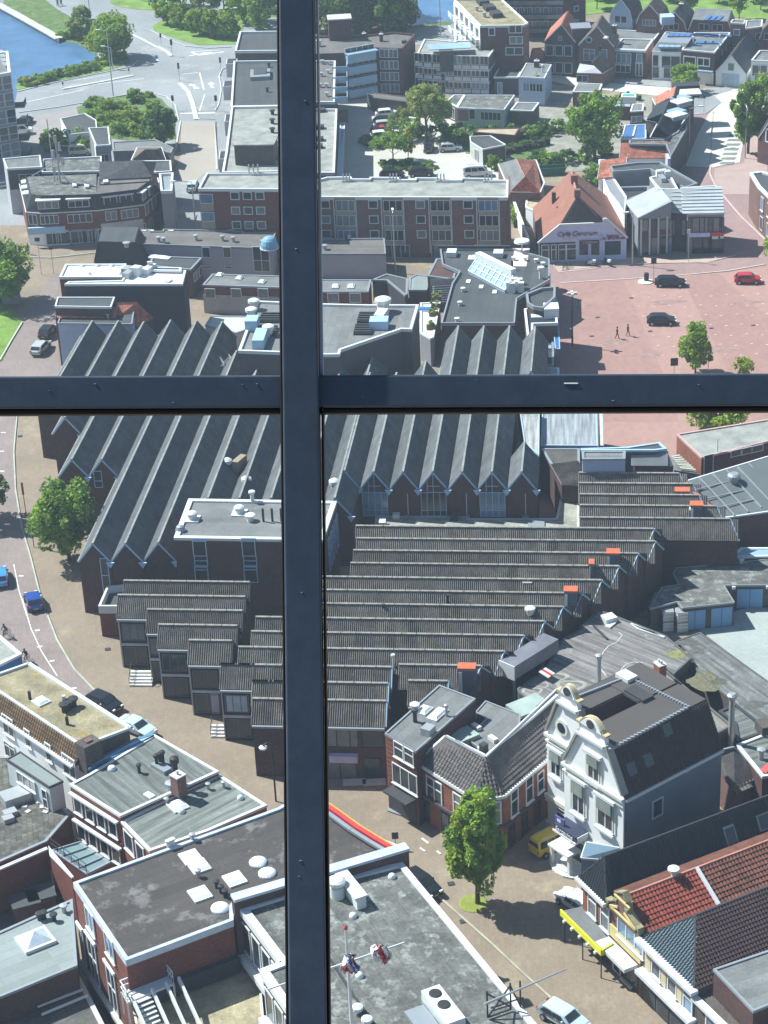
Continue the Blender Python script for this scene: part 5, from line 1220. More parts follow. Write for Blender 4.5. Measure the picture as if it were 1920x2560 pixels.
b=flat('brick_annex','dark red brick stair annex left of the dark roof with white fire stair','annex',[Z5(770,720),Z5(830,605),Z5(988,605),Z5(950,745)],h_-.6,BR_D,BR_D,par=.1,cop=GTRIM)
m=MB();c=G(Z5(895,715),h_)
for k in range(9):m.box((c.x,c.y-.6-0,h_-1.2-k*.35),4.0,.5,.06)
m.box((c.x,c.y-.9,h_-1.2),4.4,.06,1.0);m.box((c.x-2.2,c.y-.6,h_-5),.08,.08,5);m.box((c.x+2.2,c.y-.6,h_-5),.08,.08,5);m.build('fire_stair',GTRIM,b.root)
b=flat('corner_shop_annex','dark brick stepped corner annex facing the square beneath the dark roof','shop building',[Z5(1440,900),Z5(1430,840),Z5(1530,800),Z5(1630,790),Z5(1628,860),Z5(1545,935),Z5(1480,925)],8.2,BR_D,R_DARK,par=.4,cop=GTRIM)
for k in range(4):win(b,5,b.edge(5)[3]*(.15+.22*k),3.6,.8,2.6,frame=DTRIM,glass=0)
b=flat('shop_house','small shop house with tall white edged gable facing the square','shop building',[Z5(1440,1130),Z5(1418,940),Z5(1500,925),Z5(1540,950),Z5(1640,985),Z5(1645,1035),Z5(1480,1040),Z5(1480,1130)],7.0,BR_P,T_BLACK,par=.3,cop=WTRIM)
skyl(b,Z5(1505,990),1.6,1.6);rb(b,'dormer',Z5(1600,985),2.4,2.0,1.4,WTRIM)
b=flat('glass_canopy','blue glazed L-shaped canopy on the square side of the sawtooth halls','canopy',[Z5(1478,1078),Z5(1478,1035),Z5(1652,1032),Z5(1660,1210),Z5(1625,1205),Z5(1615,1090)],5.2,GREYW,SOLAR,par=.05,cop=BTRIM,cw=.12)
b=flat('dark_low_wing','dark low wing with small rooflight beside the canopy','annex',[Z5(1530,1320),Z5(1530,1095),Z5(1612,1095),Z5(1620,1200),Z5(1620,1320)],4.6,BR_D,DARKW,par=.15,cop=GTRIM)
rb(b,'rooflight',Z5(1552,1205),1.0,2.0,.25,BLUEG);rail(b,[Z5(1580,1225),Z5(1620,1225)],b.top,.8)
b=flat('white_box_annex','white box annex at the foot of the last sawtooth','annex',[Z5(1430,1355),Z5(1430,1303),Z5(1508,1303),Z5(1508,1355)],7.0,GREYW,R_WHITE,par=.05,cop=WTRIM)
b=flat('pale_low_roof','pale zinc roofed annex half hidden by the horizontal frame','annex',[Z5(1510,1500),Z5(1510,1330),Z5(1655,1335),Z5(1658,1500)],4.4,GREYW,GTRIM,par=.1,cop=WTRIM)
# ============================================================ SAWTOOTH HALLS
HR=8.6;HE=6.4
o5=G((232,1360),HR);e5=G((491,804),HR);o7=G((396,1358),HR)
e2=(e5-o5);e2.z=0;e2.normalize()
e1=Vector((e2.y,-e2.x,0))
wl=(o7-o5).dot(e1)/2
print('saw angle',math.degrees(math.acos((o7-o5).normalized().dot(e2))),'pitch',wl)
hall=empty('sawtooth_hall','large brick hall whose many parallel felted sawtooth roofs run away up the picture','hall',G((500,1300),0))
class HB:pass
def tooth(origin,w,s0,s1,front_wall=True,back_wall=True,base=0.0,root=hall,dark=BR_D,sub=None):
 """one roof bay: origin = ridge point, spans s0..s1 along e2"""
 A=origin+e1*(-w/2)+e2*s0;Bq=origin+e1*(w/2)+e2*s0;C=origin+e1*(w/2)+e2*s1
 A.z=Bq.z=C.z=HE
 A=A+e1*.02;Bq=Bq-e1*.02;C=C-e1*.02
 b=profb('roof_bay','','',None,None,None,HE,[(.5,HR-HE)],dark,[R_SAW,R_SAW],world=(A,Bq,C),root=root,base=base,trim=BTRIM if True else None,over=.12,trimw=.14)
 m=MB();m.beam(Vector((A.x,A.y,HE+.06))-e2*.2,Vector((A.x,A.y,HE+.06))+e2*(s1-s0+.2),.34,.16);m.build('gutter',R_SAWL,root)
 m=MB();m.beam(Vector((origin.x,origin.y,HR+.14))+e2*(s0-.15),Vector((origin.x,origin.y,HR+.14))+e2*(s1+.15),.22,.12);m.build('ridge_cap',R_SAWL,root)
 for q in(Bq,):
  c=Vector((q.x,q.y,HE))-e2*.3
  mk('downpipe_head',[c+e1*-.45+Vector((0,0,.15)),c+e1*.45+Vector((0,0,.15)),c+Vector((0,0,-.55)),c+e1*-.45+Vector((0,0,.15))-e2*.2,c+e1*.45+Vector((0,0,.15))-e2*.2,c+Vector((0,0,-.55))-e2*.2],[(3,4,5),(0,2,1),(0,1,4,3),(1,2,5,4),(2,0,3,5)],BTRIM,root)
 return b
def sy(p,org):return(G(p,HR)-org).dot(e2)
Ls={}
fr={0:(110,1030),1:(136,990),2:(163,1045),3:(180,1150),4:(256,1150),5:(232,1360),6:(315,1360),7:(396,1358),8:(470,1246),9:(560,1246),10:(640,1246),11:(720,1246),12:(790,1246)}
bk={0:(165,806),1:(230,805),2:(296,805),3:(361,807),4:(427,803),5:(491,804),6:(555,807),7:(600,880),8:(650,880),9:(700,880),10:(760,880),11:(820,880),12:(870,880)}
for k in range(1,13):
 og=o5+e1*wl*(k-5)
 if k>7:og=og-Vector((0,0,0))
 b=tooth(og,wl,sy(fr[k],og),sy(bk[k],og));Ls[k]=b
 b.P[0:1]
p8=G((934,1181),HR);p13=G((1304,1181),HR)
wr=(p13-p8).dot(e1)/5
print('right pitch',wr,'offset',(p8-o5).dot(e1)/wl)
Rs=[]
bkR=[(985,935),(1045,905),(1122,818),(1184,818),(1247,818),(1308,1090)]
for k in range(6):
 og=p8+e1*wr*k;og=og+e2*((G((934+74*k,1181),HR)-og).dot(e2))
 s1=sy(bkR[k],og)if k<5 else sy((1309,1108),og)
 b=tooth(og,wr,0,s1,base=2.6 if False else 0);Rs.append(b)
og=p8-e1*wr+e2*.0
b=tooth(og,wr,0.3,sy((920,935),og));Rs.insert(0,b)
og=p8+e1*wr*5;b=tooth(og,wr,sy((1308,930),og),sy((1308,820),og))
g0=(p8-e1*wr*1.5-o5).dot(e1);g1=wl*7.5
def gw(b,glass):
 L=b.edge(0)[3];a,t,n,L=b.edge(0)
 win(b,0,L*.5,3.0,L*.88,3.1,nv=4,tr=.25,fw=.07,frame=BTRIM,glass=glass)
 m=MB()
 for u in(.3,.5):m.beam(a+t*L*u+n*.1+Vector((0,0,6.1)),a+t*L*u+n*.1+Vector((0,0,HE+(HR-HE)*(1-abs(u-.5)*2)-.2)),.07,.07)
 m.beam(a+t*L*.28+n*.1+Vector((0,0,6.9)),a+t*L*.72+n*.1+Vector((0,0,6.9)),.07,.07);m.build('gable_mullion',BTRIM,b.root)
for k,g in((1,1),(3,0),(5,1)):gw(Rs[k],g)
for k in(0,2,4,6):
 b=Rs[k];L=b.edge(0)[3];panel(b,0,L*.62-.04,L*.62+.04,3.2,5.9,WTRIM,'downpipe',.1);panel(b,0,L*.5,L*.72,2.5,3.1,GTRIM,'vent_box',.5)
b=Rs[4];panel(b,0,0.1,1.4,2.6,2.9,ORANGE,'orange_box',.5)
for k in(5,6):
 b=Ls[k]
b=Ls[5];L=b.edge(0)[3];win(b,0,L*.78,2.6,.9,4.3,nv=1,tr=.5,frame=BTRIM,glass=0);win(b,0,L*.78,.3,.9,2.1,frame=BTRIM,glass=0)
b=Ls[4];L=b.edge(0)[3];win(b,0,L*.3,5.0,1.0,2.2,tr=.4,frame=BTRIM,glass=0)
b=Ls[3];L=b.edge(0)[3]
def on_hall(name,p,mat,kind=0,z=7.6):
 c=G(p,z);m=MB()
 if kind==0:m.lathe((c.x,c.y,z-.8),[(.35,0),(.35,1.2),(.6,1.3),(.6,1.7),(.3,1.9)],12)
 if kind==1:m.box((c.x,c.y,z-.6),2.2,.8,1.4,1.1)
 if kind==2:
  for k in range(7):m.box((c.x+k*.12,c.y+k*.3,z-.6+k*.05),1.0,.06,.08,.3)
  m.box((c.x-.3,c.y+.9,z-.6),.06,2.4,.5,.3);m.box((c.x+.9,c.y+.9,z-.3),.06,2.4,.5,.3)
 return m.build(name,mat,hall)
on_hall('roof_fan',L1(1422,490),VENT);on_hall('roof_fan',L2(150,585),VENT)
on_hall('access_ladder',Z2(1290,1115),STEEL,2);on_hall('roof_hatch',L1(1380,370),M('rusty_hatch',(.3,.24,.16)),1)
on_hall('roof_fan',L1(1310,385),VENT,0)
hb=11.2
b=flat('ventilated_flat_block','raised grey flat roofed block with white parapet and ventilation plant above the sawtooth hall','hall',[(595,876),(642,751),Z5(60,905),Z5(380,912),Z5(715,912),Z5(668,1078),Z5(600,1075),Z5(195,1213),Z5(185,1245),Z5(75,1246),(700,880)],hb,M('plum_brown_cladding',(.10,.085,.095),.8,.08),R_GREY,par=.3,cw=.35,cop=WTRIM)
def plant(p,w,l,h,mat=BTRIM):return rb(b,'air_handling_unit',p,w,l,h,mat)
plant(Z2(1500,1010),4.2,1.5,1.3);plant(Z2(1455,925),2.2,1.6,1.5);plant(Z5(450,1065),2.0,2.4,1.2)
for p in((1548,965),(1450,865),(1465,815)):
 c=G(Z2(*p),b.top);m=MB();m.lathe((c.x,c.y,b.top),[(.55,0),(.55,.9),(.78,1.0),(.78,1.35),(.5,1.5)],14);m.build('roof_fan',VENT,b.root)
c=G(Z5(478,960),b.top);m=MB();m.lathe((c.x,c.y,b.top),[(.8,0),(.8,1.3),(1.1,1.4),(1.1,1.8),(.7,2)],14);m.build('roof_fan',VENT,b.root)
m=MB();c1,c2=G(Z5(445,1010),b.top+.5),G(Z5(480,960),b.top+.5);m.beam(c1,c2,1.3,1.0);m.build('air_duct',VENT,b.root)
def grill(q,rows=4):
 o=None
 c=[G(x,b.top+.35)for x in q]
 m=MB();V_=[Vector((p.x,p.y,b.top))for p in c]+[Vector((p.x,p.y,b.top+.3))for p in c]
 m.add(V_,[(0,1,2,3),(4,5,6,7),(0,1,5,4),(1,2,6,5),(2,3,7,6),(3,0,4,7)]);o=m.build('louvre_box',BLK,b.root)
 for k in range(rows):
  f=(k+.5)/rows;m=MB();m.beam(c[0].lerp(c[3],f)+Vector((0,0,.05)),c[1].lerp(c[2],f)+Vector((0,0,.05)),.3,.1);m.build('louvre',DTRIM,o)
grill([Z5(x,y)for x,y in((300,1022),(415,1022),(432,960),(318,960))]);grill([Z5(x,y)for x,y in((276,1102),(398,1102),(412,1040),(292,1040))])
grill([Z2(x,y)for x,y in((1490,880),(1610,880),(1622,830),(1510,830))]);grill([Z2(x,y)for x,y in((1480,955),(1590,960),(1600,905),(1500,900))])
hq=9.7
b=flat('white_edged_flat_block','brick flat roofed block with broad white roof edge in front of the sawtooth ridges','hall',[L1(1000,793),L1(1085,567),L2(166,675),L2(76,937)],hq,BR_D,R_GREY,par=.2,cw=.55,cop=WTRIM)
for x in(1150,1433):
 winp(b,3,L1(x,855),1.5,1.9,frame=WTRIM,glass=0);winp(b,3,L1(x+8,925),1.5,1.3,tr=.5,frame=BTRIM,glass=0);winp(b,3,L1(x+12,1005),1.5,2.0,frame=BTRIM,glass=0,tr=.8)
 u,z=onwall(b,3,L1(x,803));panel(b,3,u-.8,u+.8,z-.2,z+.2,BTRIM,'fascia_panel',.12)
for k in range(5):
 L=b.edge(2)[3];win(b,2,L*(.1+.15*k),4.5,.8,4.0,frame=BTRIM,glass=1,tr=.5)
for p in((1108,690),(1380,655)):
 c=G(L1(*p),b.top);m=MB();m.lathe((c.x,c.y,b.top),[(.42,0),(.42,.4),(.58,.5),(.58,.85),(.35,1.0)],14);m.box((c.x,c.y,b.top-.02),1.6,1.6,.2,b.ang(3));m.build('roof_fan',VENT,b.root)
c=G(L1(1040,755),b.top);m=MB();m.lathe((c.x,c.y,b.top),[(.55,0),(.55,.2),(.4,.6),(.15,.7)],12);m.build('roof_fan',GTRIM,b.root)
ventp(b,L1(1442,695),.35,.8,mat=VENT);ventp(b,L1(1455,590),.22,1.5,mat=VENT)
for x in(1518,1570,1622):ventp(b,L1(x,700),.13,1.6,mat=BLK,hat=False)
# ============================================================ CORRUGATED WORKSHOP ROOFS
WR=7.6;WE=5.8;HD=1.62
shop=empty('corrugated_workshop','wide workshop covered by parallel rows of brown corrugated roof ridges','workshop',G((1100,1500),0))
ra,rb_=G((810,1445),WR),G((1502,1454),WR)
f1=(rb_-ra);f1.z=0;f1.normalize();f2=Vector((-f1.y,f1.x,0))
BUD={'n':290}
def row(pl,pr,root=shop,base=0.0,wall=BR_D,hr=WR,he=WE,hd=HD,indiv=14,gut=None,trim=BTRIM,sk=0.0,mat=CORR):
 """one corrugated roof row: ridge from pl to pr, right end cut at a slant sk"""
 a=G(pl,hr);L=(G(pr,hr)-a).dot(f1);hd_=hd-.02
 def q(u,v,z):return Vector((a.x+f1.x*u+f2.x*v,a.y+f1.y*u+f2.y*v,z))
 le,lb=L-sk*hd_,L+sk*hd_
 V=[q(0,-hd_,base),q(le,-hd_,base),q(lb,hd_,base),q(0,hd_,base),q(0,-hd_,he-.04),q(le,-hd_,he-.04),q(lb,hd_,he-.04),q(0,hd_,he-.04),q(0,0,hr-.05),q(L,0,hr-.05)]
 mk('wall',V,[(0,1,5,4),(1,2,6,9,5),(2,3,7,6),(3,0,4,8,7)],wall,root)
 o=.12
 F_=[[q(-o,-hd-.05,he),q(le+o,-hd-.05,he),q(L+o,0,hr),q(-o,0,hr)],[q(-o,hd,he),q(-o,0,hr),q(L+o,0,hr),q(lb+o,hd,he)]]
 for i,f in enumerate(F_):
  f=[p+Vector((0,0,.1))for p in f];slab('roof',f,R_DARK,root,.1)
  n=max(0,min(indiv,BUD['n']))if i==0 else 0
  lay('roof_sheet',f,mat,1.05,9,root,n,local=corr_local,lift=.02,fullrow=True,stuff_name='roof_sheets_joined');BUD['n']-=n
 m=MB();nn=max(1,int(L/1.5));p0,p1=q(-o,0,hr+.2),q(L+o,0,hr+.2)
 for k in range(nn):m.beam(p0.lerp(p1,k/nn),p0.lerp(p1,(k+.96)/nn),.3,.1)
 m.build('ridge_cap',M('pale_ridge',(.24,.225,.20),.9,.3,2),root)
 m=MB();z_=Vector((0,0,.12));m.beam(q(le+o,-hd,he)+z_,q(L+o,0,hr)+z_,.12,.22);m.beam(q(L+o,0,hr)+z_,q(lb+o,hd,he)+z_,.12,.22);m.build('bargeboard',trim,root)
 if gut:m=MB();m.beam(q(0,-hd-.2,he),q(le,-hd-.2,he),.35,.22);m.build('gutter',gut,root)
 b=B(root,[q(0,-hd_,he),q(le,-hd_,he),q(lb,hd_,he),q(0,hd_,he)],he);b.L=L
 return b
mainrows=[((892,1318),(1633,1328)),((894,1349),(1636,1360)),((886,1379),(1593,1390)),((879,1411),(1545,1421)),((800,1445),(1502,1454)),((800,1478),(1453,1487)),((800,1512),(1405,1520)),((642,1546),(1359,1556)),((631,1582),(1307,1592)),((599,1621),(1258,1631))]
SK=(G((1633,1328),WR)-G((1258,1631),WR));SK=SK.dot(f1)/SK.dot(f2);print('skew',SK)
for pl,pr in mainrows:row(pl,pr,indiv=22 if pl[1]>1500 else 14,sk=SK)
row((555,1664),(978,1669),indiv=24);row((1000,1665),(1200,1669),indiv=8,sk=SK);row((1023,1705),(1118,1707),indiv=8,gut=GTRIM)
row((634,1706),(969,1712),indiv=22)
last=row((634,1750),(965,1754),indiv=22,gut=GTRIM)
for p,w,h,nv,g in(((210,920),3.8,2.2,3,2),((395,930),2.6,2.0,1,0)):winp(last,0,L5(*p),w,h,nv=nv,frame=DTRIM,glass=g)
panelp(last,0,L5(118,1022),L5(310,1070),M('lilac_sunblind',(.5,.48,.66),.8),'sunblind',d=.6)
winp(last,0,L5(190,1140),3.2,1.9,frame=DTRIM,glass=2,nv=2);winp(last,0,L5(405,1150),1.6,3.2,frame=DTRIM,glass=0)
for k in(285,415):rb(last,'doorstep',L5(k,1222),2.2,1.0,.15,CONC,z=.1,ang=0)
for k,(pl,pr)in enumerate([((1449,1185),(1696,1188)),((1449,1211),(1730,1216)),((1451,1239),(1745,1244)),((1452,1266),(1790,1273)),((1452,1297),(1823,1301))]):
 row(pl,pr,indiv=10,sk=-SK)
panelb=flat('workshop_wing','dark plank roof wing left of the blue lilac box between the halls','annex',[L3(278,560),L3(205,430),L3(140,322),L3(400,322),L3(402,565)],5.4,BR_D,M('dark_brown_sheet',(.10,.09,.08),.85,.2,.5,4,kind='membrane',mort=.6),par=.08,cop=GTRIM)
lay('roof_sheet',[G(p,5.42)for p in(L3(278,560),L3(205,430),L3(400,430),L3(400,560))],CORR,1.05,6,panelb.root,12,local=corr_local,fullrow=True)
b=flat('lilac_box','box with weathered top and lilac blue front between the corrugated rows','annex',[L3(415,395),L3(412,338),L3(708,338),L3(705,392)],9.5,M('lilac_blue_front',(.36,.42,.56),.7,.06),R_GREY,par=.15,cop=GTRIM)
b=shell('corrugated_shed','small shed with silvery corrugated roof right of the lilac box','shed',[(L3(768,442),7.0),(L3(1025,445),7.0),(L3(985,345),8.0),(L3(712,342),8.0)],[[(L3(765,442),7.0),(L3(1028,445),7.0),(L3(985,345),8.2),(L3(710,342),8.2)]],BR_D,R_DARK)
lay('roof_sheet',b.faces[0],SHEETM,.6,6,b.root,40,local=corr_local,fullrow=True,lift=.04)
b=flat('dark_ridge_building','dark edged low roof along the square behind the corrugated shed','annex',[L3(405,335),L3(405,322),L3(720,312),L3(935,280),L3(985,325),L3(900,335)],8.6,DARKW,R_DARK,par=.15,cop=BTRIM)
b=flat('concrete_terrace','stained pale concrete terrace at the foot of the gabled brick hall','terrace',[L2(415,850),L2(425,775),L2(1040,775),L2(1050,790),L3(240,790),L3(285,570),L3(398,565),L3(400,865)],3.0,CONC,M('stained_terrace',(.30,.30,.26),.9,.25,.5,3,col2=(.40,.44,.38),thr=.58),par=.08,cop=CONC)
for p in((565,785),(470,838),(950,795)):rb(b,'roof_vent',L2(*p),1.0,.8,.6,VENT if p[0]<900 else DARKW)
rb(b,'rooflight',L3(108,838),1.8,1.9,.2,GTRIM)
def outlet(label,p,w=1.5,h=2.2,lid=True,z=6.4):
 w*=.85;c=G(p,8.3);z=6.6;h=2.5 if h>1.6 else 2.0
 r=empty('orange_roof_outlet' if lid else 'roof_outlet',label,'roof outlet',Vector((c.x,c.y,z-.8)),'orange lidded outlets on the workshop' if lid else None)
 an=math.atan2(f1.y,f1.x)
 m=MB();m.box((c.x,c.y,z-.8),w,1.3,h,an);m.build('housing',M('dark_blue_housing',(.08,.10,.14),.6),r)
 q=c-f2*.68-f1*(w*.36);m=MB();m.box((q.x,q.y,z-.7),w*.2,.06,h*.9,an);m.build('white_jamb',WTRIM,r)
 m=MB();m.box((c.x,c.y,z-.8+h),w+.15,1.15,.2,an);m.build('lid',ORANGE,r)
outlet('orange lidded roof outlet on the topmost long ridge at right',L3(622,1020));outlet('orange lidded roof outlet second down, near the stepped brick gables',L3(340,1272),1.5,2.3)
outlet('orange lidded roof outlet lowest, above the tin sheds',L5(1035,450),1.9,2.7);outlet('orange lidded roof outlet highest, against the seamed metal roof',L3(1085,580),1.8,1.4)
outlet('orange lidded roof outlet beside the curved red verge',L3(1180,700),1.5,2.2)
outlet('narrow orange tipped roof outlet between two bigger ones',L3(478,1090),.5,1.8)
def on_shop(name,p,kind,mat=VENT,z=6.6):
 c=G(p,z);m=MB();an=math.atan2(f1.y,f1.x)
 if kind=='fan':m.lathe((c.x,c.y,z-.8),[(.42,0),(.42,1.7),(.55,1.75),(.55,2.0),(.3,2.1)],12)
 if kind=='pane':m.box((c.x,c.y,z-.2),1.0,.12,1.2,an)
 if kind=='pipe':m.lathe((c.x,c.y,z-.4),[(.12,0),(.12,1.5),(.22,1.55),(.2,1.7)],8)
 m.build(name,mat,shop)
on_shop('roof_fan',L5(1460,120),'fan');on_shop('roof_window',L5(1318,20),'pane',WTRIM);on_shop('roof_window',L5(1545,20),'pane',WTRIM);on_shop('roof_window',L2(1440,1275),'pane',WTRIM)
on_shop('roof_fan',L3(1165,785),'fan');on_shop('flue_pipe',L5(545,440),'pipe')
for p in((910,1375),(480,1440),(1180,1345)):on_shop('flue_pipe',L2(*p),'pipe',BLK)
dr=empty('roof_duct_box','long grey zinc duct box with pale end standing beside the stepped gables','roof duct',G(L5(1440,420),5))
a,c=G(L5(1305,470),6.5),G(L5(1600,285),6.5)
m=MB();m.beam(a,c,1.9,1.5);m.build('duct_body',M('violet_grey_zinc',(.17,.17,.20),.6),dr)
m=MB();m.beam(a-(c-a).normalized()*.1,a,2.0,1.6);m.build('end_panel',WTRIM,dr)
for f in(.15,.8):m=MB();q=a.lerp(c,f);m.box((q.x,q.y,0),.3,.3,5.6);m.build('support_post',STEEL,dr)
for k in range(3):m=MB();q=a.lerp(c,.42+k*.05)+Vector((1.2,-1.5,-.6));m.beam(q,q+Vector((.9,-.9,-.2)),.35,.12);m.build('louvre',(WTRIM,REDP,WTRIM)[k],dr)
# ============================================================ STEPPED HOUSES ON THE LEFT STREET
unit=[((312,1455),(623,1460),None),((297,1491),(612,1496),((685,125),(850,128),430)),((371,1527),(605,1531),((848,205),(920,210),520)),((399,1565),(592,1569),((918,302),(1088,305),612)),((475,1604),(579,1608),((1088,392),(1272,396),712)),((555,1664),(700,1668),((1272,530),(1452,534),820)),((634,1706),(740,1708),((1455,636),(1645,640),930))]
names=['first','second','third','fourth','fifth','sixth','seventh']
lab=['stepped house hidden behind its neighbour, corrugated roof only, topmost of the stepped row','stepped house with one railed white stair at its left foot','narrow stepped house just right of the white railed stair','dark stepped house with a white band and blank lower shopfront','stepped house with a lilac door panel','stepped house with a pale blue upper window panel','stepped house with white balcony steps, nearest the vertical frame']
WB=M('dark_brown_timber',(.05,.036,.03),.8,.2)
for k,(pl,pr,fc)in enumerate(unit):
 r=empty('stepped_house',lab[k],'house',G((pl[0]+30,pl[1]+120),0),'stepped houses along the curving street')
 b=row(pl,pr if k<5 else(pl[0]+(80 if k==5 else 100),pr[1]),root=r,indiv=14,gut=GTRIM,wall=WB,trim=DTRIM)if k<5 or True else None
 if not fc:continue
 (x0,y0),(x1,y1),yb=fc
 L=b.L
 u0,z0=onwall(b,0,L4(x0,y0+40));u1,_=onwall(b,0,L4(x1,y1+40))
 u0=max(0,u0);u1=min(L,max(u1,u0+1.5));w=u1-u0
 for uu_ in(u0+.06,u1-.06):panel(b,0,uu_-.06,uu_+.06,0,5.7,M('greyish_white_post',(.5,.48,.46),.7),'corner_post',.12)
 win(b,0,(u0+u1)/2,3.3,w*.8,2.0,nv=3 if w>2.4 else 1,frame=M('grey_brown_frame',(.17,.155,.15),.7),glass=RND.choice((0,0,2)),off=.02)
 panel(b,0,u0+.1,u1-.1,2.65,2.95,M('lilac_white_band',(.5,.5,.56),.7),'floor_band',.12)
 win(b,0,(u0+u1)/2,.3,w*.8,2.2,nv=2 if w>2.4 else 1,frame=M('grey_brown_frame',(.17,.155,.15),.7),glass=0,off=.02)
 if k==5:panel(b,0,u0+.5,u1-.5,3.4,5.2,M('pale_blue_blind',(.42,.52,.62),.6),'blind',.1)
 if k==4:panel(b,0,u0+w*.62,u0+w*.86,.2,2.6,M('lilac_door',(.42,.38,.52),.7),'door',.1)
def steps(label,p,n,w,ang,riser=.2):
 c=G(p,0);r=empty('entrance_steps',label,'steps',c);ca,sa=math.cos(ang),math.sin(ang)
 for k in range(n):
  m=MB();y=k*.32;m.box((c.x-sa*y,c.y+ca*y,0),w,.34,riser*(k+1),ang);m.build('step',M('white_step_edge',(.66,.65,.62),.8),r)
 for s in(-1,1):
  m=MB();a=Vector((c.x+ca*s*w/2,c.y+sa*s*w/2,.8));m.beam(a,a+Vector((-sa*n*.32,ca*n*.32,n*riser)),.06,.06)
  for f in(0,.5,1):q=a+Vector((-sa*n*.32,ca*n*.32,n*riser))*f;m.beam(q,q-Vector((0,0,.8+.0)),.05,.05)
  m.build('handrail',DTRIM,r)
steps('white edged entrance steps with dark rail, upper pair of the stepped row',L4(812,495),5,2.4,-.1);steps('white edged entrance steps lower down beside the lilac door',L4(1258,790),4,1.5,-.1)
steps('stacked white balcony steps left of the nearest stepped house',L4(1432,785),6,1.4,-.1,.3)
b=flat('walled_court','low white edged brick court beside the first sawtooth gable','annex',[L1(565,1187),L1(615,1072),L1(720,1060),L1(760,1187)],3.8,BR_R,R_DARK,par=.8,cop=WTRIM,cw=.25)
b=flat('zinc_flat_roof','rectangular zinc grey roof with pale blue rim between the halls and the square','hall',[L3(140,302),L3(148,60),L3(512,60),L3(520,305)],5.2,GREYW,M('brushed_zinc',(.27,.29,.31),.7,.1,.3,3,kind='stripes'),par=.12,cw=.16,cop=BTRIM)
b=flat('zinc_flat_roof','ribbed pale roof strip with flaking right edge beside the last sawtooth','hall',[L3(128,368),L3(30,290),L3(-5,60),L3(132,60)],6.2,DARKW,M('pale_ribbed_roof',(.33,.335,.33),.85,.15,.4,3,kind='stripes'),par=.1,cw=.14,cop=BTRIM)
b=flat('white_wall_strip','whitish wall top bordering the red square right of the zinc roof','wall',[L3(524,305),L3(524,60),L3(556,60),L3(562,305)],4.8,GREYW,M('stained_white',(.50,.50,.48),.9,.15,1,3),par=.02,cw=.1,cop=GTRIM)
# ============================================================ LOWER RIGHT: YARDS AND BIG ROOFS
b=flat('gravel_roofed_hall','red brick hall with pale gravel roof and small white windows at the right edge','hall',[L3(1213,384),L3(1045,226),L3(1700,120),L3(2000,70),L3(2000,200),L3(1659,275)],6.6,BR_O,R_GRAVEL,par=.15,cw=.25,cop=M('pink_coping',(.5,.33,.32),.8))
panel(b,5,0,b.edge(5)[3],0,6.2,BR_P,'rear_wall',.04);panel(b,4,0,b.edge(4)[3],0,6.2,BR_P,'rear_wall',.04)
winp(b,5,L3(1258,432),1.3,2.7,frame=WTRIM,glass=0,off=.05)
for x,y in((1445,352),(1512,338),(1585,322)):winp(b,5,L3(x,y),1.6,.9,frame=WTRIM,glass=0,off=.05)
m=MB();c=G(L3(1320,350),6.5);m.tube([c,c+Vector((0,0,1.8))],.08,5);m.tube([c,c+Vector((1.6,0,0))],.08,5);m.build('roof_pipe',WTRIM,b.root)
b=shell('seamed_metal_hall','hall with dark standing seam metal roof and curved white verge below the gravel roof','hall',[(L3(1378,788),6.0),(L3(1700,742),6.0),(L3(2000,700),6.0),(L3(2000,400),8.0),(L3(1659,380),8.2),(L3(1125,540),7.4),(L3(1240,650),6.6)],[[(L3(1376,790),6.0),(L3(2000,700),6.0),(L3(2000,300),8.2),(L3(1659,385),8.2),(L3(1120,540),7.6),(L3(1240,650),6.9)]],BR_P,[M('dark_seamed_metal',(.13,.145,.15),.5,.08,.3,4)],trim=WTRIM)
p0s=[(1200,520),(1290,495),(1380,468),(1455,446),(1530,425),(1600,402),(1659,388)]
for k,(x,y)in enumerate(p0s):
 a=G(L3(x,y),8.0);c=G(L3(x+235,y+250 if y+250<780 else 770),6.25);m=MB();m.beam(a,c,.12,.16);m.build('standing_seam',STEEL,b.root)
a=G(L3(1140,560),7.7);
for k in range(3):m=MB();m.beam(G(L3(1180+60*k,600+62*k),7.4-k*.4),G(L3(1420+75*k,545+60*k)if k else L3(1500,520),7.4-k*.4),.08,.12);m.build('standing_seam',STEEL,b.root)
m=MB();pts=[G(L3(*p),z)for p,z in(((1125,545),7.6),((1165,590),7.3),((1225,645),6.9),((1285,700),6.5),((1375,795),6.0))]
for p,q in zip(pts[:-1],pts[1:]):m.beam(p-Vector((.3,0,.2)),q-Vector((.3,0,.2)),.5,.3)
m.build('curved_verge',M('orange_brick_verge',(.5,.2,.13),.8),b.root)
c=G(L3(1430,565),7.0);m=MB();m.lathe((c.x,c.y,6.9),[(.5,0),(.5,.8),(.75,.9),(.75,1.3),(.5,1.5)],12);m.build('roof_fan',GTRIM,b.root)
b=shell('roof_planks','heap of pale weathered planks on the low roof beside the orange brick wall','stack',[(L3(1030,470),5.0),(L3(1000,385),5.0),(L3(1060,360),5.0),(L3(1200,495),5.0)],[[(L3(1030,470),5.0),(L3(1000,385),5.0),(L3(1060,360),5.0),(L3(1200,495),5.0)]],GREYW,R_GREY)
for k in range(8):m=MB();f=k/8;a=G(L3(1015+60*f,380+85*f),5.2+.1*(k%2));c=G(L3(1070+120*f,370+110*f),5.2+.1*(k%2));m.beam(a,c,.3,.1);m.build('plank',M('weathered_plank',(.45,.44,.38),.9),b.root)
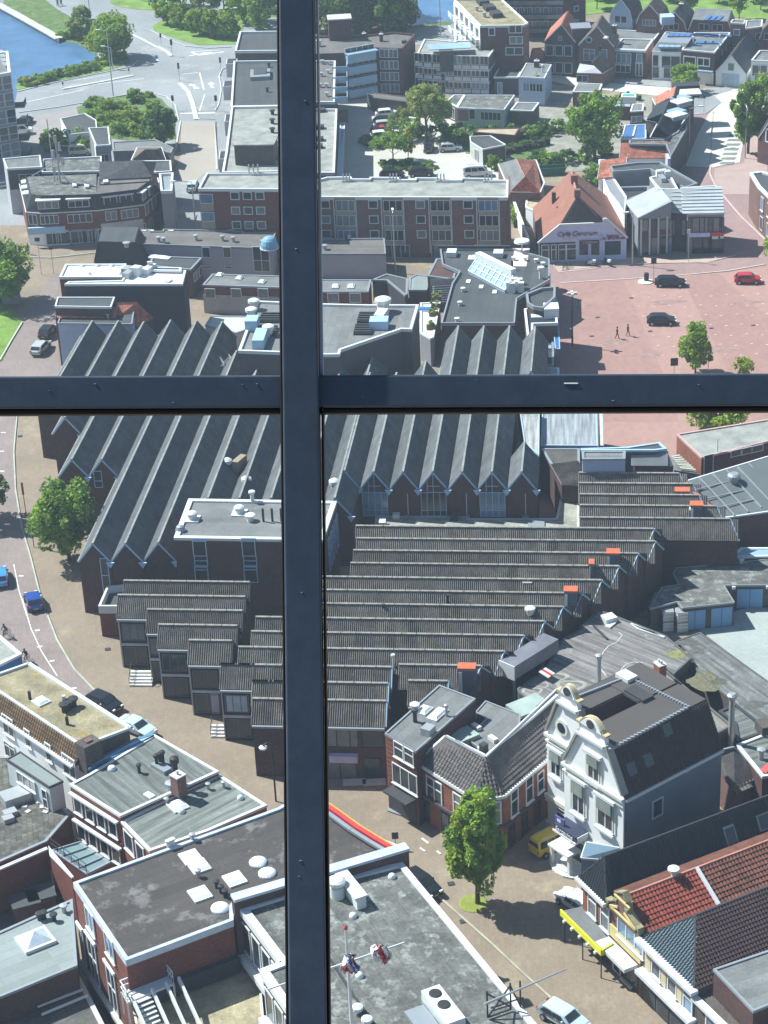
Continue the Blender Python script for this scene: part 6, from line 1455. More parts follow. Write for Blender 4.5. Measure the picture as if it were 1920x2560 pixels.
b=flat('brick_lean_to','brick annex with slanting grey roof and pale blue end below the fifth corrugated ridge','annex',[L3(1428,958),L3(1215,968),L3(930,975),L3(895,945),L3(905,905),L3(1350,895),L3(1430,885)],4.6,BR_P,R_GREY,par=.1,cop=GTRIM)
panel(b,0,0,5.5,3.6,4.62,BTRIM,'blue_fascia',.25)
b=flat('low_link_roof','low pale blue edged canopy between the hall and the garages','canopy',[L3(1428,1050),L3(1430,1022),L3(1475,985),L3(1900,985),L3(1900,1040)],3.2,BR_P,BLUEG,par=.1,cop=WTRIM)
b=flat('garage_block','L-shaped garage block with stained asphalt roof and bright blue double doors','garages',[L3(1085,1390),L3(1050,1350),L3(870,1395),L3(945,1250),L3(1060,1230),L3(1020,1160),L3(1045,1120),L3(1900,1040),L3(1900,1230),L3(1370,1240),L3(1437,1352)],2.9,BR_K,R_PATCH,par=.08,cw=.12,cop=GTRIM)
e=10
L=b.edge(10)[3]
for u0_,u1_ in((.04,.45),(.55,.96)):
 for j in(0,1):panel(b,10,L*(u0_+(u1_-u0_)*j/2)+.03,L*(u0_+(u1_-u0_)*(j+1)/2)-.03,.1,2.4,BLUED,'garage_door',.07)
L=b.edge(8)[3]
for k in range(6):
 u=L-1.3-k*3.6
 for j in(0,1):panel(b,8,u-2.8+j*1.4+.03,u-2.8+(j+1)*1.4-.03,.1,2.4,BLUED,'garage_door',.07)
 m=MB();a,t,n,_=b.edge(8);q=a+t*(u+.35)+n*.1;m.box((q.x,q.y,2.5),.35,.3,.3);m.build('wall_lamp',VENT,b.root)
ventp(b,L3(1480,1090),.2,.5,mat=VENT)
for k,(x,y,z)in enumerate(((985,195,0),(1080,200,0),(985,195,1.25),(1078,200,1.25))):
 c=G(L6(x,y));r=empty('water_tank',['white caged tank at lower left of its pair beside the garages','white caged tank at lower right of its pair beside the garages','white caged tank stacked on the left one beside the garages','white caged tank stacked on the right one beside the garages'][k],'tank',Vector((c.x,c.y,z)),'caged liquid tanks beside the garages')
 m=MB();m.box((c.x,c.y,z+.12),1.15,1.15,1.0,.1);m.build('plastic_tank',M('milky_plastic',(.80,.84,.82),.5,.05),r)
 m=MB();m.box((c.x,c.y,z),1.25,1.25,.12,.1)
 for j in range(5):
  for sx,sy_ in((1,0),(0,1)):
   for s in(-1,1):
    o_=-.6+j*.3;px_,py_=(c.x+(o_ if sx else s*.6),c.y+(o_ if sy_ else s*.6));m.beam(Vector((px_,py_,z)),Vector((px_,py_,z+1.15)),.02,.02)
 for h in(.4,.8,1.14):m.box((c.x,c.y,z+h),1.24,1.24,.03,.0)
 m.build('cage',STEEL,r)
for k in range(5):
 a=G(L3(765+22*k,1285+14*k),.5+.12*k);c=G(L3(880+20*k,1235+22*k),.5+.12*k)
 m=MB();m.beam(a,c,.6,.1);m.build('scrap_board',STEEL if k%2 else DARKW,kind=None,label=['dark scrap board lowest in the leaning pile in the shaded yard','grey metal board second from the bottom in the yard pile','dark board in the middle of the yard pile','pale metal board second from the top of the yard pile','dark board on top of the yard pile'][k],cat='board',group='boards piled in the shaded yard')
b=shell('tin_shed','small shed with weathered grey sloping roof in the shaded yard','shed',[(L3(960,1440),2.0),(L3(860,1395),2.0),(L3(905,1290),2.6),(L3(1050,1350),2.6)],[[(L3(965,1445),2.0),(L3(850,1395),2.0),(L3(905,1285),2.8),(L3(1055,1350),2.8)]],DARKW,R_GREY)
b=flat('asphalt_roofed_hall','broad hall with patched grey asphalt roof, cracks and ponding rings','hall',[L6(-10,620),L6(-20,590),L6(110,505),L6(150,480),L6(240,340),L6(275,265),L6(405,190),L6(400,180),L6(530,60),L6(975,235),L6(1150,385),L6(1030,495),L6(980,460),L6(830,560),L6(640,700),L6(400,700),L6(140,720)],5.2,BR_K,M('patched_asphalt',(.19,.175,.17),.9,.16,.35,4,kind='stripes',col2=(.27,.265,.25),thr=.58),par=.08,cw=.2,cop=M('dark_kerb',(.11,.11,.11),.8))
m=MB()
for pts in([(660,215),(685,235),(650,280),(590,310),(555,350),(530,420),(540,460),(575,505)],[(665,505),(680,460),(710,430),(760,415),(820,420)]):
 P=[G(L6(*p),b.top+.02)for p in pts]
 for a,c in zip(P[:-1],P[1:]):m.beam(a,c,.10,.02)
m.build('pale_crack',M('pale_crack_filler',(.5,.48,.44),.9),b.root)
def blob(b,p,rx,ry,mat_):
 c=G(p,b.top+.012);n=22;ph=p[0]%7
 mk('moss_patch',[(c.x+rx*(1+.22*math.sin(3*t+ph)+.14*math.sin(7*t))*math.cos(t),c.y+ry*(1+.2*math.sin(2*t+ph)+.15*math.sin(5*t))*math.sin(t),c.z)for t in[2*math.pi*j/n for j in range(n)]],[tuple(range(n))],mat_,b.root)
def ringp(b,p,rx,ry):
 c=G(p,b.top+.012);m=MB();n=20;V=[]
 for j in range(n):
  t=2*math.pi*j/n;k=1+.12*math.sin(3*t+p[0])
  V+=[(c.x+rx*k*math.cos(t),c.y+ry*k*math.sin(t),c.z),(c.x+rx*.72*k*math.cos(t),c.y+ry*.7*k*math.sin(t),c.z)]
 m.add(V,[(2*j,2*((j+1)%n),2*((j+1)%n)+1,2*j+1)for j in range(n)]);m.build('puddle_ring',M('pale_dried_ring',(.30,.29,.26),.9,.2,1),b.root)
for p,rx in(((240,515),1.2),((340,572),1.5),((150,568),.7),((85,610),1.0)):ringp(b,L6(*p),rx,rx*.7)
for k in range(4):m=MB();a=G(L6(740+k*12,158+k*10),b.top+.1);c=G(L6(900+k*22,225+k*8),b.top+.1);m.beam(a,c,.22,.12);m.build('white_batten',WTRIM,b.root)
rb(b,'white_bag',L6(595,140),1.3,1.2,.6,VENT,ang=.4);rb(b,'white_bag',L6(605,172),1.2,.6,.2,VENT,ang=.9)
m=MB();a=G(L6(490,170),b.top+.1);c=G(L6(585,262),b.top+.1);m.beam(a,c,.2,.15);m.build('loose_beam',DTRIM,b.root)
rb(b,'glass_hatch',L5(1450,715),3.6,2.6,.3,M('pale_green_glass',(.34,.42,.38),.3),ang=.55)
blob(b,L6(1050,362),1.1,.7,M('bright_moss',(.20,.20,.09),.95,.4,3))
b2=flat('asphalt_roofed_annex','long asphalt roof with damp stains running down to the right edge','hall',[L6(1180,470),L6(1150,385),L6(1050,270),L6(1205,212),L6(1659,540),L6(1900,700),L6(1900,1060),L6(1659,870),L6(1440,695)],4.4,BR_K,M('damp_asphalt',(.15,.15,.145),.9,.25,.4,4,kind='stripes',col2=(.24,.24,.22),thr=.56),par=.06,cw=.15,cop=M('dark_kerb',(.11,.11,.11),.8))
blob(b2,L6(1235,545),1.5,1.7,M('ochre_moss',(.15,.14,.085),.95,.4,3))
for q_,a_ in(((1120,280),1.2),((1330,545),.9),((1180,340),.8),((1560,700),1.3)):blob(b2,L6(*q_),a_,a_*.6,M('damp_stain',(.10,.10,.09),.7,.3,2))
b3=flat('plank_roofed_annex','low ribbed grey roof right of the hotel chimney stack','annex',[L6(1450,945),L6(1430,820),L6(1325,740),L6(1445,690),L6(1659,860),L6(1659,880)],4.8,BR_D,R_STRIPE,par=.15,cop=DTRIM)
b4=flat('hotel_rear_roof','long flat grey brown roof running behind the white gabled house with a brick chimney','annex',[L6(1285,915),L6(1130,790),L6(820,565),L6(960,455),L6(1420,835)],6.4,BR_D,M('worn_felt',(.20,.185,.165),.9,.2,.4,4,kind='stripes'),par=.2,cw=.2,cop=M('dark_kerb',(.11,.11,.11),.8))
chim(b4,L6(935,545),1.0,.8,2.0,mat=BR_O,pots=2);rdome(b4,L6(1107,645),.4)
m=MB();c=G(L6(1410,950),5);m.tube([Vector((c.x,c.y,0)),Vector((c.x,c.y,9.8))],.28,10);m.lathe((c.x,c.y,9.8),[(.4,0),(.5,.3),(.3,.5)],10);m.build('flue_pipe',STEEL,b4.root)
m=MB();c=G(L6(528,575),5.2);m.tube([c,c+Vector((0,0,3.2))],.22,8);m.lathe(c+Vector((0,0,3.2)),[(.3,0),(.36,.3),(.2,.4)],8);m.build('flue_pipe',STEEL,b.root)
b5=shell('tiled_lean_to','small lean-to with large grey pantiles behind the white gabled house','annex',[(L6(1330,1110),4.2),(L6(1440,1300),3.0),(L6(1600,1195),3.0),(L6(1430,985),6.0),(L6(1325,1010),6.0)],[[(L6(1325,1110),4.6),(L6(1440,1305),3.2),(L6(1605,1195),3.4),(L6(1430,985),6.0),(L6(1325,1005),6.0)]],BR_M,T_GREYB,trim=GTRIM)
lay('roof_tile',b5.faces[0],T_GREYB,.42,.5,b5.root,150,lift=.02)
b6=flat('side_roof','grey flat roof with a red flag corner near the right edge','annex',[L6(1620,1180),L6(1445,965),L6(1640,890),L6(1900,1000),L6(1900,1150)],5.0,BR_P,R_STRIPE,par=.15,cop=WTRIM)
ventp(b6,L6(1612,1065),.25,1.2);rb(b6,'chimney_block',L6(1640,880),1.6,1.4,1.0,BR_K)
m=MB();c=G(L6(1625,1150),5);m.beam(c,c+Vector((.8,.6,.4)),.7,.06);m.build('red_cloth',REDP,b6.root)
# ============================================================ WHITE GABLED HOUSE
A_,B_,C_=H2(520,945),H2(1205,1375),L6(1335,985)
he=Hs(H2(520,945),H2(585,2060))
print('hotel eave',he)
wa,wb,wc=G(A_,he),G(B_,he),G(C_,he)
fu=(wb-wa);fu.z=0;FW=fu.length;fu.normalize();fd=Vector((-fu.y,fu.x,0));dl=(wc-wb).dot(fd)
print('hotel',FW,dl)
hot=empty('white_gabled_house','tall white rendered building with two ornate gables and gold crests','hotel',wa+(wb-wa)/2+fd*5-Vector((0,0,he)))
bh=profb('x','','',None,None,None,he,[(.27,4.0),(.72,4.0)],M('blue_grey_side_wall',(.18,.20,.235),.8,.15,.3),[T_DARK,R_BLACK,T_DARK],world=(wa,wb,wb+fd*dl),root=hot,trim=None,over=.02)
bh.top=he+4.1
lay('roof_tile',bh.faces[2],T_DARK,.32,.36,hot,290,lift=.13)
lw=FW*.6;sb=2.0
la=wa-fu*lw+fd*sb;la2=wa+fd*sb+fu*FW*.12
lp=profb('x','','',None,None,None,he,[(.30,4.0),(.8,4.0)],WHITEW,[T_DARK,R_BLACK,T_DARK],world=(la,la2,la2+fd*(dl-sb)),root=hot,trim=None,over=.02)
fill=[wa+fu*FW*.25+fd*(sb+5),wa+fu*FW*.25+fd*(dl-.1),la+fu*lw*.5+fd*(dl-sb-.1),la+fu*lw*.5+fd*5]
slab('roof',[Vector((p.x,p.y,he+4.22))for p in fill],R_BLACK,hot,.3)
def facade(b,prof_,z_top,th=.35,proud=.12):
 a,t,n,L=b.edge(0);q=[(0,0)]+[(u*L,z)for u,z in prof_]+[(L,0)]
 V=[a+t*u+n*proud+Vector((0,0,z))for u,z in q];V+=[v-n*(th+proud)for v in V]
 k=len(q);F=[tuple(range(k)),tuple(reversed(range(k,2*k)))]+[(i,k+i,k+(i+1)%k,(i+1)%k)for i in range(k)]
 return mk('front_wall',V,F,WHITEW,hot)
facade(bh,[(0,he+.1),(.27,he+4.3),(.30,he+5.3),(.66,he+5.3),(.70,he+4.3),(1,he+.1)],0)
facade(lp,[(0,he+.1),(.34,he+4.3),(.37,he+5.3),(.72,he+5.3),(.76,he+4.3),(1,he+.6)],0)
def crest(b,u0,u1,z,hh=1.0):
 a,t,n,L=b.edge(0);m=MB();N=12;V=[]
 for s in(.3,-.35):
  for j in range(N+1):
   f=j/N;V.append(a+t*L*(u0+(u1-u0)*f)+n*s+Vector((0,0,z+hh*math.sin(math.pi*f)**.8)))
 k=N+1;base=[V[0],V[N],V[k],V[2*k-1]]
 m.add(V,[tuple(range(k)),tuple(reversed(range(k,2*k)))]+[(i,k+i,k+i+1,i+1)for i in range(N)]+[(0,N,2*k-1,k)]);o=m.build('crest',WHITEW,hot)
 m=MB()
 for j in range(N):
  f,g=j/N,(j+1)/N
  p=a+t*L*(u0-.02+(u1-u0+.04)*f)+Vector((0,0,z+hh*math.sin(math.pi*f)**.8+.06));q=a+t*L*(u0-.02+(u1-u0+.04)*g)+Vector((0,0,z+hh*math.sin(math.pi*g)**.8+.06))
  m.beam(p,q,.45,.07)
 for s,uu in((-1,u0),(1,u1)):q=a+t*(L*uu+s*.3)+Vector((0,0,z-.05));m.box((q.x,q.y,q.z),.45,.6,.18,math.atan2(t.y,t.x))
 m.build('gold_moulding',GOLD,o)
 m=MB();q=a+t*L*(u0+u1)/2+n*.34;m.tube([q+Vector((0,0,z+.5)),q+Vector((0,0,z+.5))+n*.1],.42,12);m.build('dark_emblem',DTRIM,o)
 panel(b,0,L*u0-.35,L*u1+.35,z-1.15,z-.9,WTRIM,'moulding',.4,off=.12)
crest(bh,.30,.66,he+5.3);crest(lp,.37,.72,he+5.3)
for b_ in(bh,lp):
 L=b_.edge(0)[3]
 for z,h,d in((he-.15,.3,.35),(he-.75,.12,.2),(3.6,.4,.35),(3.2,.12,.25),(.0,.9,.2)):panel(b_,0,-.1,L+.1,z,z+h,M('cream_moulding',(.66,.66,.58),.7,.05),'moulding',d,off=.1)
 m=MB();a,t,n,_=b_.edge(0)
 pr_=b_.pf;
 for p,q in((pr_[0],pr_[1]),(pr_[2],pr_[3])):m.beam(p+Vector((0,0,.45))+n*.0,q+Vector((0,0,.45)),.75,.22)
 m.build('gable_verge',M('weathered_verge',(.30,.29,.26),.8,.2),hot)
def hwin(b_,p,w,h,blind=True,**k):
 u,z=onwall(b_,0,p);z0=z-h/2
 win(b_,0,u,z0,w,h,nv=2,tr=.66,fw=.13,off=.14,glass=0,sill=True)
 panel(b_,0,u-w/2-.3,u+w/2+.3,z0+h+.1,z0+h+.4,WTRIM,'hood_moulding',.35,off=.12)
 for s in(-1,1):panel(b_,0,u+s*(w/2+.2)-.1,u+s*(w/2+.2)+.1,z0,z0+h+.1,M('cream_moulding',(.66,.66,.58),.7,.05),'jamb',.08,off=.12)
 if blind:panel(b_,0,u-w/2+.1,u+w/2-.1,z0+h*.62,z0+h-.05,M('grey_green_awning',(.25,.28,.25),.8),'awning',.28,off=.16)
 panel(b_,0,u-w/2-.15,u+w/2+.15,z0-.35,z0-.12,WTRIM,'sill_block',.35,off=.12)
hwin(bh,H2(865,1010),1.5,2.5);hwin(bh,H2(690,1350),1.6,3.3);hwin(bh,H2(1000,1540),2.0,3.0);hwin(lp,H2(430,960),1.4,2.6)
a,t,n,L=lp.edge(0);u,z=onwall(lp,0,H2(500,540));q=a+t*u+n*.12;q.z=z
m=MB();m.tube([q,q+n*.14],.8,16);o=m.build('oval_window_frame',M('cream_moulding',(.66,.66,.58),.7,.05),hot);m=MB();m.tube([q,q+n*.18],.5,14);m.build('oval_pane',GL_D,o)
win(lp,0,lp.edge(0)[3]*.42,.6,2.2,3.0,nv=1,tr=.7,fw=.16,off=.14,glass=0)
win(lp,0,lp.edge(0)[3]*.42,4.4,1.6,1.8,nv=1,fw=.16,off=.14,glass=0)if False else None
win(bh,0,bh.edge(0)[3]*.24,.35,1.9,3.0,nv=2,frame=DTRIM,off=.14,glass=0)
u0_,z0_=onwall(bh,0,H2(600,1500));u1_,_=onwall(bh,0,H2(830,1640));L=bh.edge(0)[3]
panel(bh,0,.15,L*.42,4.0,4.18,WTRIM,'canopy_slab',1.6,off=.1);panel(bh,0,.2,L*.42-.05,4.18,4.75,M('dark_navy_sign',(.04,.045,.08),.5),'sign_board',1.5,off=.1)
cu_b=B(hot,bh.P,0);cu_b.sg=bh.sg
aa,tt,nn_,LL=bh.edge(0)
def sign_at(b_,i,u,z,txt,size,mat,off,shear=.2):
 a,t,n,L=b_.edge(i);cu=bpy.data.curves.new('lettering','FONT');cu.body=txt;cu.size=size;cu.extrude=.03;cu.align_x='CENTER';cu.shear=shear
 o=bpy.data.objects.new('lettering',cu);COL.objects.link(o);dg=bpy.context.evaluated_depsgraph_get();dg.update()
 me=bpy.data.meshes.new_from_object(o.evaluated_get(dg));bpy.data.objects.remove(o);me.materials.clear();me.materials.append(mat)
 q=a+t*u+n*off;x=Vector((-n.y,n.x,0));ob=bpy.data.objects.new('lettering',me);COL.objects.link(ob);ob.parent=b_.root
 ob.matrix_local=Matrix.Translation(-wloc(b_.root))@Matrix(((x.x,0,n.x,q.x),(x.y,0,n.y,q.y),(0,1,0,z),(0,0,0,1)))
sign_at(bh,0,L*.21,4.28,'Sarcatine',.62,WTRIM,1.64)
panel(bh,0,.1,1.25,4.78,5.45,M('indigo_sign',(.10,.09,.30),.6),'small_sign',.12,off=1.2)
panel(bh,0,.4,.85,4.95,5.25,WTRIM,'sign_mark',.02,off=1.33)
panel(bh,0,L*.42-.02,L*.42+.06,4.24,4.7,WTRIM,'sign_end',1.3,off=.2)
panel(bh,0,-.4,L*.3,2.1,2.3,WTRIM,'door_canopy',1.7,off=.1)
for u in(-.2,L*.28):panel(bh,0,u-.15,u+.15,0,2.1,WTRIM,'porch_post',.3,off=1.3)
skylp=((980,870,.9),)
for p in(((975,868)),((735,1130)),((850,1070))):
 n3=(bh.faces[2][1]-bh.faces[2][0]).cross(bh.faces[2][2]-bh.faces[2][0]).normalized();n3=n3 if n3.z>0 else-n3
 r_=ray(L6(*p));k_=(bh.faces[2][0]-CAMP).dot(n3)/r_.dot(n3);c=CAMP+r_*k_
 uu_=fd;vv_=n3.cross(uu_);V=[]
 for zz in(.05,.3):
  for x,y in((-.45,-.55),(.45,-.55),(.45,.55),(-.45,.55)):V.append(c+uu_*x+vv_*y+n3*zz)
 mk('roof_window',V,[(0,3,2,1),(4,5,6,7),(0,1,5,4),(1,2,6,5),(2,3,7,6),(3,0,4,7)],[GTRIM,GL_D],hot,midx=[0,1,0,0,0,0])
rb(bh,'roof_hatch',L6(795,640),2.4,1.3,.35,DTRIM);rb(bh,'roof_hatch',L6(712,528),1.6,1.2,.5,VENT)
m=MB()
for a,c in((L6(600,1005),L6(1125,720)),(L6(1125,720),L6(720,520)),(L6(720,520),L6(350,665))):
 p,q=G(a,he+4.15),G(c,he+4.15);m.beam(p,q,.2,.16)
 for k in range(22):r_=p.lerp(q,k/22);m.box(r_,.22,.22,.2)
m.build('roof_edge_clips',GTRIM,hot)
win(bh,1,dl*.33,he-3.6,1.3,1.9,fw=.13,glass=0,off=.03)
panel(bh,1,0,dl,he-.25,he+.05,WTRIM,'side_gutter',.3)
panelp(bh,1,L6(1105,1120),L6(1135,1140),VENT,'notice',d=.05)
# ============================================================ CORNER HOUSES ON THE STREET
h3=Hs(L5(485,890),L5(520,1390))
b=flat('brick_corner_house','narrow brick house with grey flat roof right of the corrugated workshop','house',[L5(485,890),L5(850,565),L5(1095,657),L5(695,1012)],h3,BR_O,R_GREY,par=.12,cw=.18,cop=GTRIM)
panel(b,2,.1,b.edge(2)[3]-.1,0,h3-.3,BR_D,'side_wall',.05);
e=3;L=b.edge(3)[3]
for k in range(16):panel(b,3,.05,L-.05,1.0+k*.5,1.03+k*.5,M('dark_joint_band',(.10,.05,.04),.8),'brick_course',.03)
winp(b,3,L5(583,1005),1.3,1.7,glass=0,sill=True,tr=.6,off=.03);winp(b,3,L5(652,1045),1.3,1.7,glass=0,sill=True,tr=.6,off=.03)
winp(b,3,L5(625,1195),3.4,2.2,nv=3,glass=0,sill=True,off=.03)
panel(b,3,.3,L-.2,0,2.7,DARKW,'shopfront',.06)
panel(b,3,.2,L*.8,2.8,3.0,DTRIM,'shop_canopy',1.3);
for p in((750,742),(840,770)):skyl(b,L5(*p),1.5 if p[0]<800 else 2.2,1.1)
ventp(b,L5(688,740),.28,.8,mat=VENT);ventp(b,L5(690,815),.2,1.5,mat=DTRIM);rb(b,'roof_hatch',L5(778,895),1.1,1.0,.8,STEEL);ventp(b,L5(900,775),.13,1.3,mat=STEEL)
rb(b,'doormat',L5(590,1385),2.2,1.5,.08,GTRIM,z=.1)
b=flat('rear_flat_roof','grey flat roof with white edging enclosed behind the pantiled corner house','annex',[L5(1175,1030),L5(1030,925),L5(1165,790),L5(1090,748),L5(1160,670),L5(1395,762),L5(1392,840)],6.4,BR_K,R_GREY,par=.1,cw=.15,cop=GTRIM)
rb(b,'glass_hatch',L5(1020,960),1.9,2.2,1.1,M('pale_green_glass',(.34,.42,.38),.3),z=5.6)
for p in((1100,860),(1210,940),(1140,1015)):rb(b,'roof_vent',L5(*p),1.0,.5,.4,VENT)
he=Hs(L5(1110,1345),L8(1150,270))if False else Hs(L5(700,1090),L8(640,100))
he=6.2
E0,E1,E2_,E3=L5(700,1088),L5(1108,1347),L5(1285,1315),L5(1572,1072)
b=shell('pantiled_corner_house','brick corner house with grey brown pantiles and chamfered corner behind the street tree','house',[(E0,he),(E1,he),(E2_,he),(E3,he),(L5(1640,640),he+2.4),(L5(1165,1050),he+2.4),(L5(895,915),he+2.4)],[[(E0,he),(E1,he),(L5(1160,1055),he+2.6),(L5(890,912),he+2.6)],[(E1,he),(E2_,he),(L5(1160,1055),he+2.6)],[(E2_,he),(E3,he),(L5(1640,598),he+2.6),(L5(1160,1055),he+2.6)]],BR_O,[T_GREYB]*3,trim=WTRIM,trimw=.3)
for f,n_ in zip(b.faces,(130,40,130)):lay('roof_tile',f,T_GREYB,.36,.42,b.root,n_,lift=.02)
ridge(b,b.faces[0][2],b.faces[0][3],GTRIM);ridge(b,b.faces[2][2],b.faces[2][3],WTRIM);ridge(b,b.faces[0][1],b.faces[0][2],DTRIM,.1,'hip_cap');ridge(b,b.faces[1][1],b.faces[1][2],DTRIM,.1,'hip_cap')
for p,w,h,nv in(((820,1275),2.2,2.5,2),((1000,1390),2.2,2.5,2)):winp(b,0,L5(*p),w,h,nv=nv,tr=.6,fw=.13,sill=True)
winp(b,1,L5(1195,1430),2.0,2.5,nv=2,tr=.6,fw=.13)
for p,w,h in(((1352,1355),1.2,2.8),((1452,1265),1.2,2.8),((1527,1215),1.1,2.2)):winp(b,2,L5(*p),w,h,tr=.6,fw=.13,sill=True,glass=0)
for i in(0,1,2):L=b.edge(i)[3];panel(b,i,0,L,3.0,3.25,M('dark_string_course',(.07,.06,.06),.7),'string_course',.25)
for u in(.12,.45,.75):L=b.edge(0)[3];win(b,0,L*u,.3,L*.14,2.3,frame=DTRIM,glass=0)
for u in(.15,.45,.75):L=b.edge(2)[3];win(b,2,L*u,.3,L*.15,2.3,frame=DTRIM,glass=0)
rb(b,'chimney_stub',L5(1150,1022),.6,.6,1.0,DTRIM,z=he+2.0)
# ============================================================ SHOP ROW LOWER RIGHT
def fw_(p,z):return G(p,z)
he=Hs(L9(420,470),L9(428,640))
he=6.4
s0=G(L9(420,468),he);s1=G(L9(632,628),he);s2=G(L9(838,842),he);s3=G(L9(1185,1205),he)
su=(s3-s0);su.z=0;su.normalize();sd_=Vector((-su.y,su.x,0))
if sd_.y<0:sd_=-sd_
def sp(u,d,z):return Vector((s0.x+su.x*u+sd_.x*d,s0.y+su.y*u+sd_.y*d,z))
def su_of(p,z=he):return(G(p,z)-s0).dot(su)
u1=su_of(L9(632,628));u2=su_of(L9(838,842));u3=su_of(L9(1185,1205));print('shops',u1,u2,u3)
LONG=30
hr=9.6
r=empty('black_roofed_shop','long building with black pantiled roof, hipped street end and yellow edged awning','shop building',sp(u1/2,6,0))
P1=[sp(0,0,he),sp(u1,0,he),sp(u1,LONG,he),sp(0,LONG,he)]
b=B(r,P1,hr);walls(b,'wall',0,he-.05,BR_P)
rq=G(L9(565,328),hr)-s0;print('ridge',rq.dot(su),rq.dot(sd_),u1);rid0,rid1=sp(rq.dot(su),rq.dot(sd_),hr),sp(rq.dot(su),LONG,hr)
F1=[[sp(-.2,-.3,he),sp(u1+.0,-.3,he),rid0],[sp(u1,-.3,he),sp(u1,LONG,he),rid1,rid0],[sp(-.2,-.3,he),rid0,rid1,sp(-.2,LONG,he)]]
for f,n_ in zip(F1,(80,220,0)):
 slab('roof',f,T_BLACK,r);lay('roof_tile',f,T_BLACK,.3,.36,r,n_,lift=.02)
ridge(b,rid0,rid1,DTRIM);ridge(b,F1[0][1],rid0,DTRIM,.1,'hip_cap');ridge(b,F1[0][0],rid0,DTRIM,.1,'hip_cap')
m=MB();m.beam(sp(-.3,-.4,he),sp(u1,-.4,he),.5,.3);m.build('gutter',WTRIM,r)
panel(b,0,.1,u1-.1,3.3,he-.3,BR_O,'brick_front',.06)
for p in(((490,640)),((575,730))):winp(b,0,L9(*p),1.3,2.5,tr=.6,fw=.13,sill=True,glass=2,off=.07)
for u,w in((.15,1.6),(.42,1.8),(.7,1.8),(.9,.9)):win(b,0,u1*u,.2,w,2.6,frame=DTRIM,glass=0)
def roofwin(face,p,w,h,root,open_=0,mat=GL_B):
 n3=(face[1]-face[0]).cross(face[2]-face[0]).normalized();n3=n3 if n3.z>0 else-n3
 r_=ray(p);k_=(face[0]-CAMP).dot(n3)/r_.dot(n3);c=CAMP+r_*k_
 uu_=Vector((-n3.y,n3.x,0)).normalized();vv_=n3.cross(uu_);V=[]
 for zz in(.05,.22):
  for x,y in((-w/2,-h/2),(w/2,-h/2),(w/2,h/2),(-w/2,h/2)):V.append(c+uu_*x+vv_*y+n3*zz)
 o=mk('roof_window',V,[(0,3,2,1),(4,5,6,7),(0,1,5,4),(1,2,6,5),(2,3,7,6),(3,0,4,7)],GTRIM,root)
 V=[c+uu_*x*.8+vv_*y*.85+n3*z for z in(.2,.26)for x,y in((-w/2,-h/2),(w/2,-h/2),(w/2,h/2),(-w/2,h/2))]
 mk('pane',V,[(0,3,2,1),(4,5,6,7),(0,1,5,4),(1,2,6,5),(2,3,7,6),(3,0,4,7)],mat,o)
roofwin(F1[1],L9(1410,210),1.1,2.4,r,mat=GL_D);roofwin(F1[1],L9(1630,90),1.4,1.4,r,mat=GL_D)
q0,q1,q2,q3=[G(L9(*p),3.3)for p in((272,690),(545,962),(622,915),(425,655))]
aw=empty('shop_awning','flat grey shop canopy edged with a bright yellow fascia','awning',Vector(((q0+q2)/2).xy.to_3d()))
mk('canopy_top',[q0,q1,q2,q3]+[p-Vector((0,0,.25))for p in(q0,q1,q2,q3)],[(0,1,2,3),(7,6,5,4),(0,4,5,1),(1,5,6,2),(2,6,7,3),(3,7,4,0)],R_GREY,aw)
m=MB();m.beam(q0-Vector((0,0,.1)),q1-Vector((0,0,.1)),.14,.6);m.beam(q1-Vector((0,0,.1)),q2-Vector((0,0,.1)),.14,.6);m.build('yellow_fascia',YEL,aw)
for k in range(5):q=q0.lerp(q1,.12+k*.19);m=MB();m.box((q.x-.1,q.y-.15,2.75),.3,.2,.22,.6);m.build('fascia_lamp',WTRIM,aw)
for f in(.05,.5,.95):q=q0.lerp(q1,f)+Vector((.2,.4,0));m=MB();m.tube([Vector((q.x,q.y,0)),Vector((q.x,q.y,3.1))],.06,6);m.build('canopy_post',DTRIM,aw)
r=empty('yellow_gabled_house','narrow house with cream and yellow Dutch gable and orange red pantiles','house',sp((u1+u2)/2,6,0))
w2=u2-u1;hg=8.1;d1=(G(L9(1305,634),he)-s0).dot(sd_);print('d1',d1)
P2=[sp(u1+.02,0,he),sp(u2-.02,0,he),sp(u2-.02,19,he),sp(u1+.02,19,he)];b=B(r,P2,hg);walls(b,'wall',0,he-.05,BR_M)
um=u1+w2*.35
f2=[sp(u2,.35,he),sp(u2,d1-.15,he),sp(um,d1-.15,hg),sp(um,.35,hg)];f2b=[sp(u2,d1+.15,he),sp(u2,27,he),sp(um,27,hg),sp(um,d1+.15,hg)]
f2c=[sp(um,.35,hg),sp(um,27,hg),sp(u1,27,he+1.2),sp(u1,.35,he+1.2)]
slab('roof',f2,T_RED,r);lay('roof_tile',f2,T_RED,.34,.46,r,220,lift=.02);slab('roof',f2b,T_REDD,r);lay('roof_tile',f2b,T_REDD,.34,.46,r,80,lift=.02);slab('roof',f2c,T_REDD,r)
ridge(b,f2[3],f2b[2],M('pink_ridge_tile',(.45,.2,.15),.8),.16)
m=MB();m.beam(sp(u2+.1,d1,he+.15),sp(um,d1,hg+.15),.3,.25);m.build('white_divider',WTRIM,r)
m=MB();m.beam(sp(u2+.15,.3,he-.05),sp(u2+.15,27,he-.05),.3,.2);m.build('gutter',WTRIM,r)
c=sp(um-.1,d1-2.2,hg);m=MB();m.lathe(c,[(.2,-.2),(.2,.6),(.5,.7),(.5,.85),(.1,1.0)],12);m.build('roof_vent',VENT,r)
gz=8.0
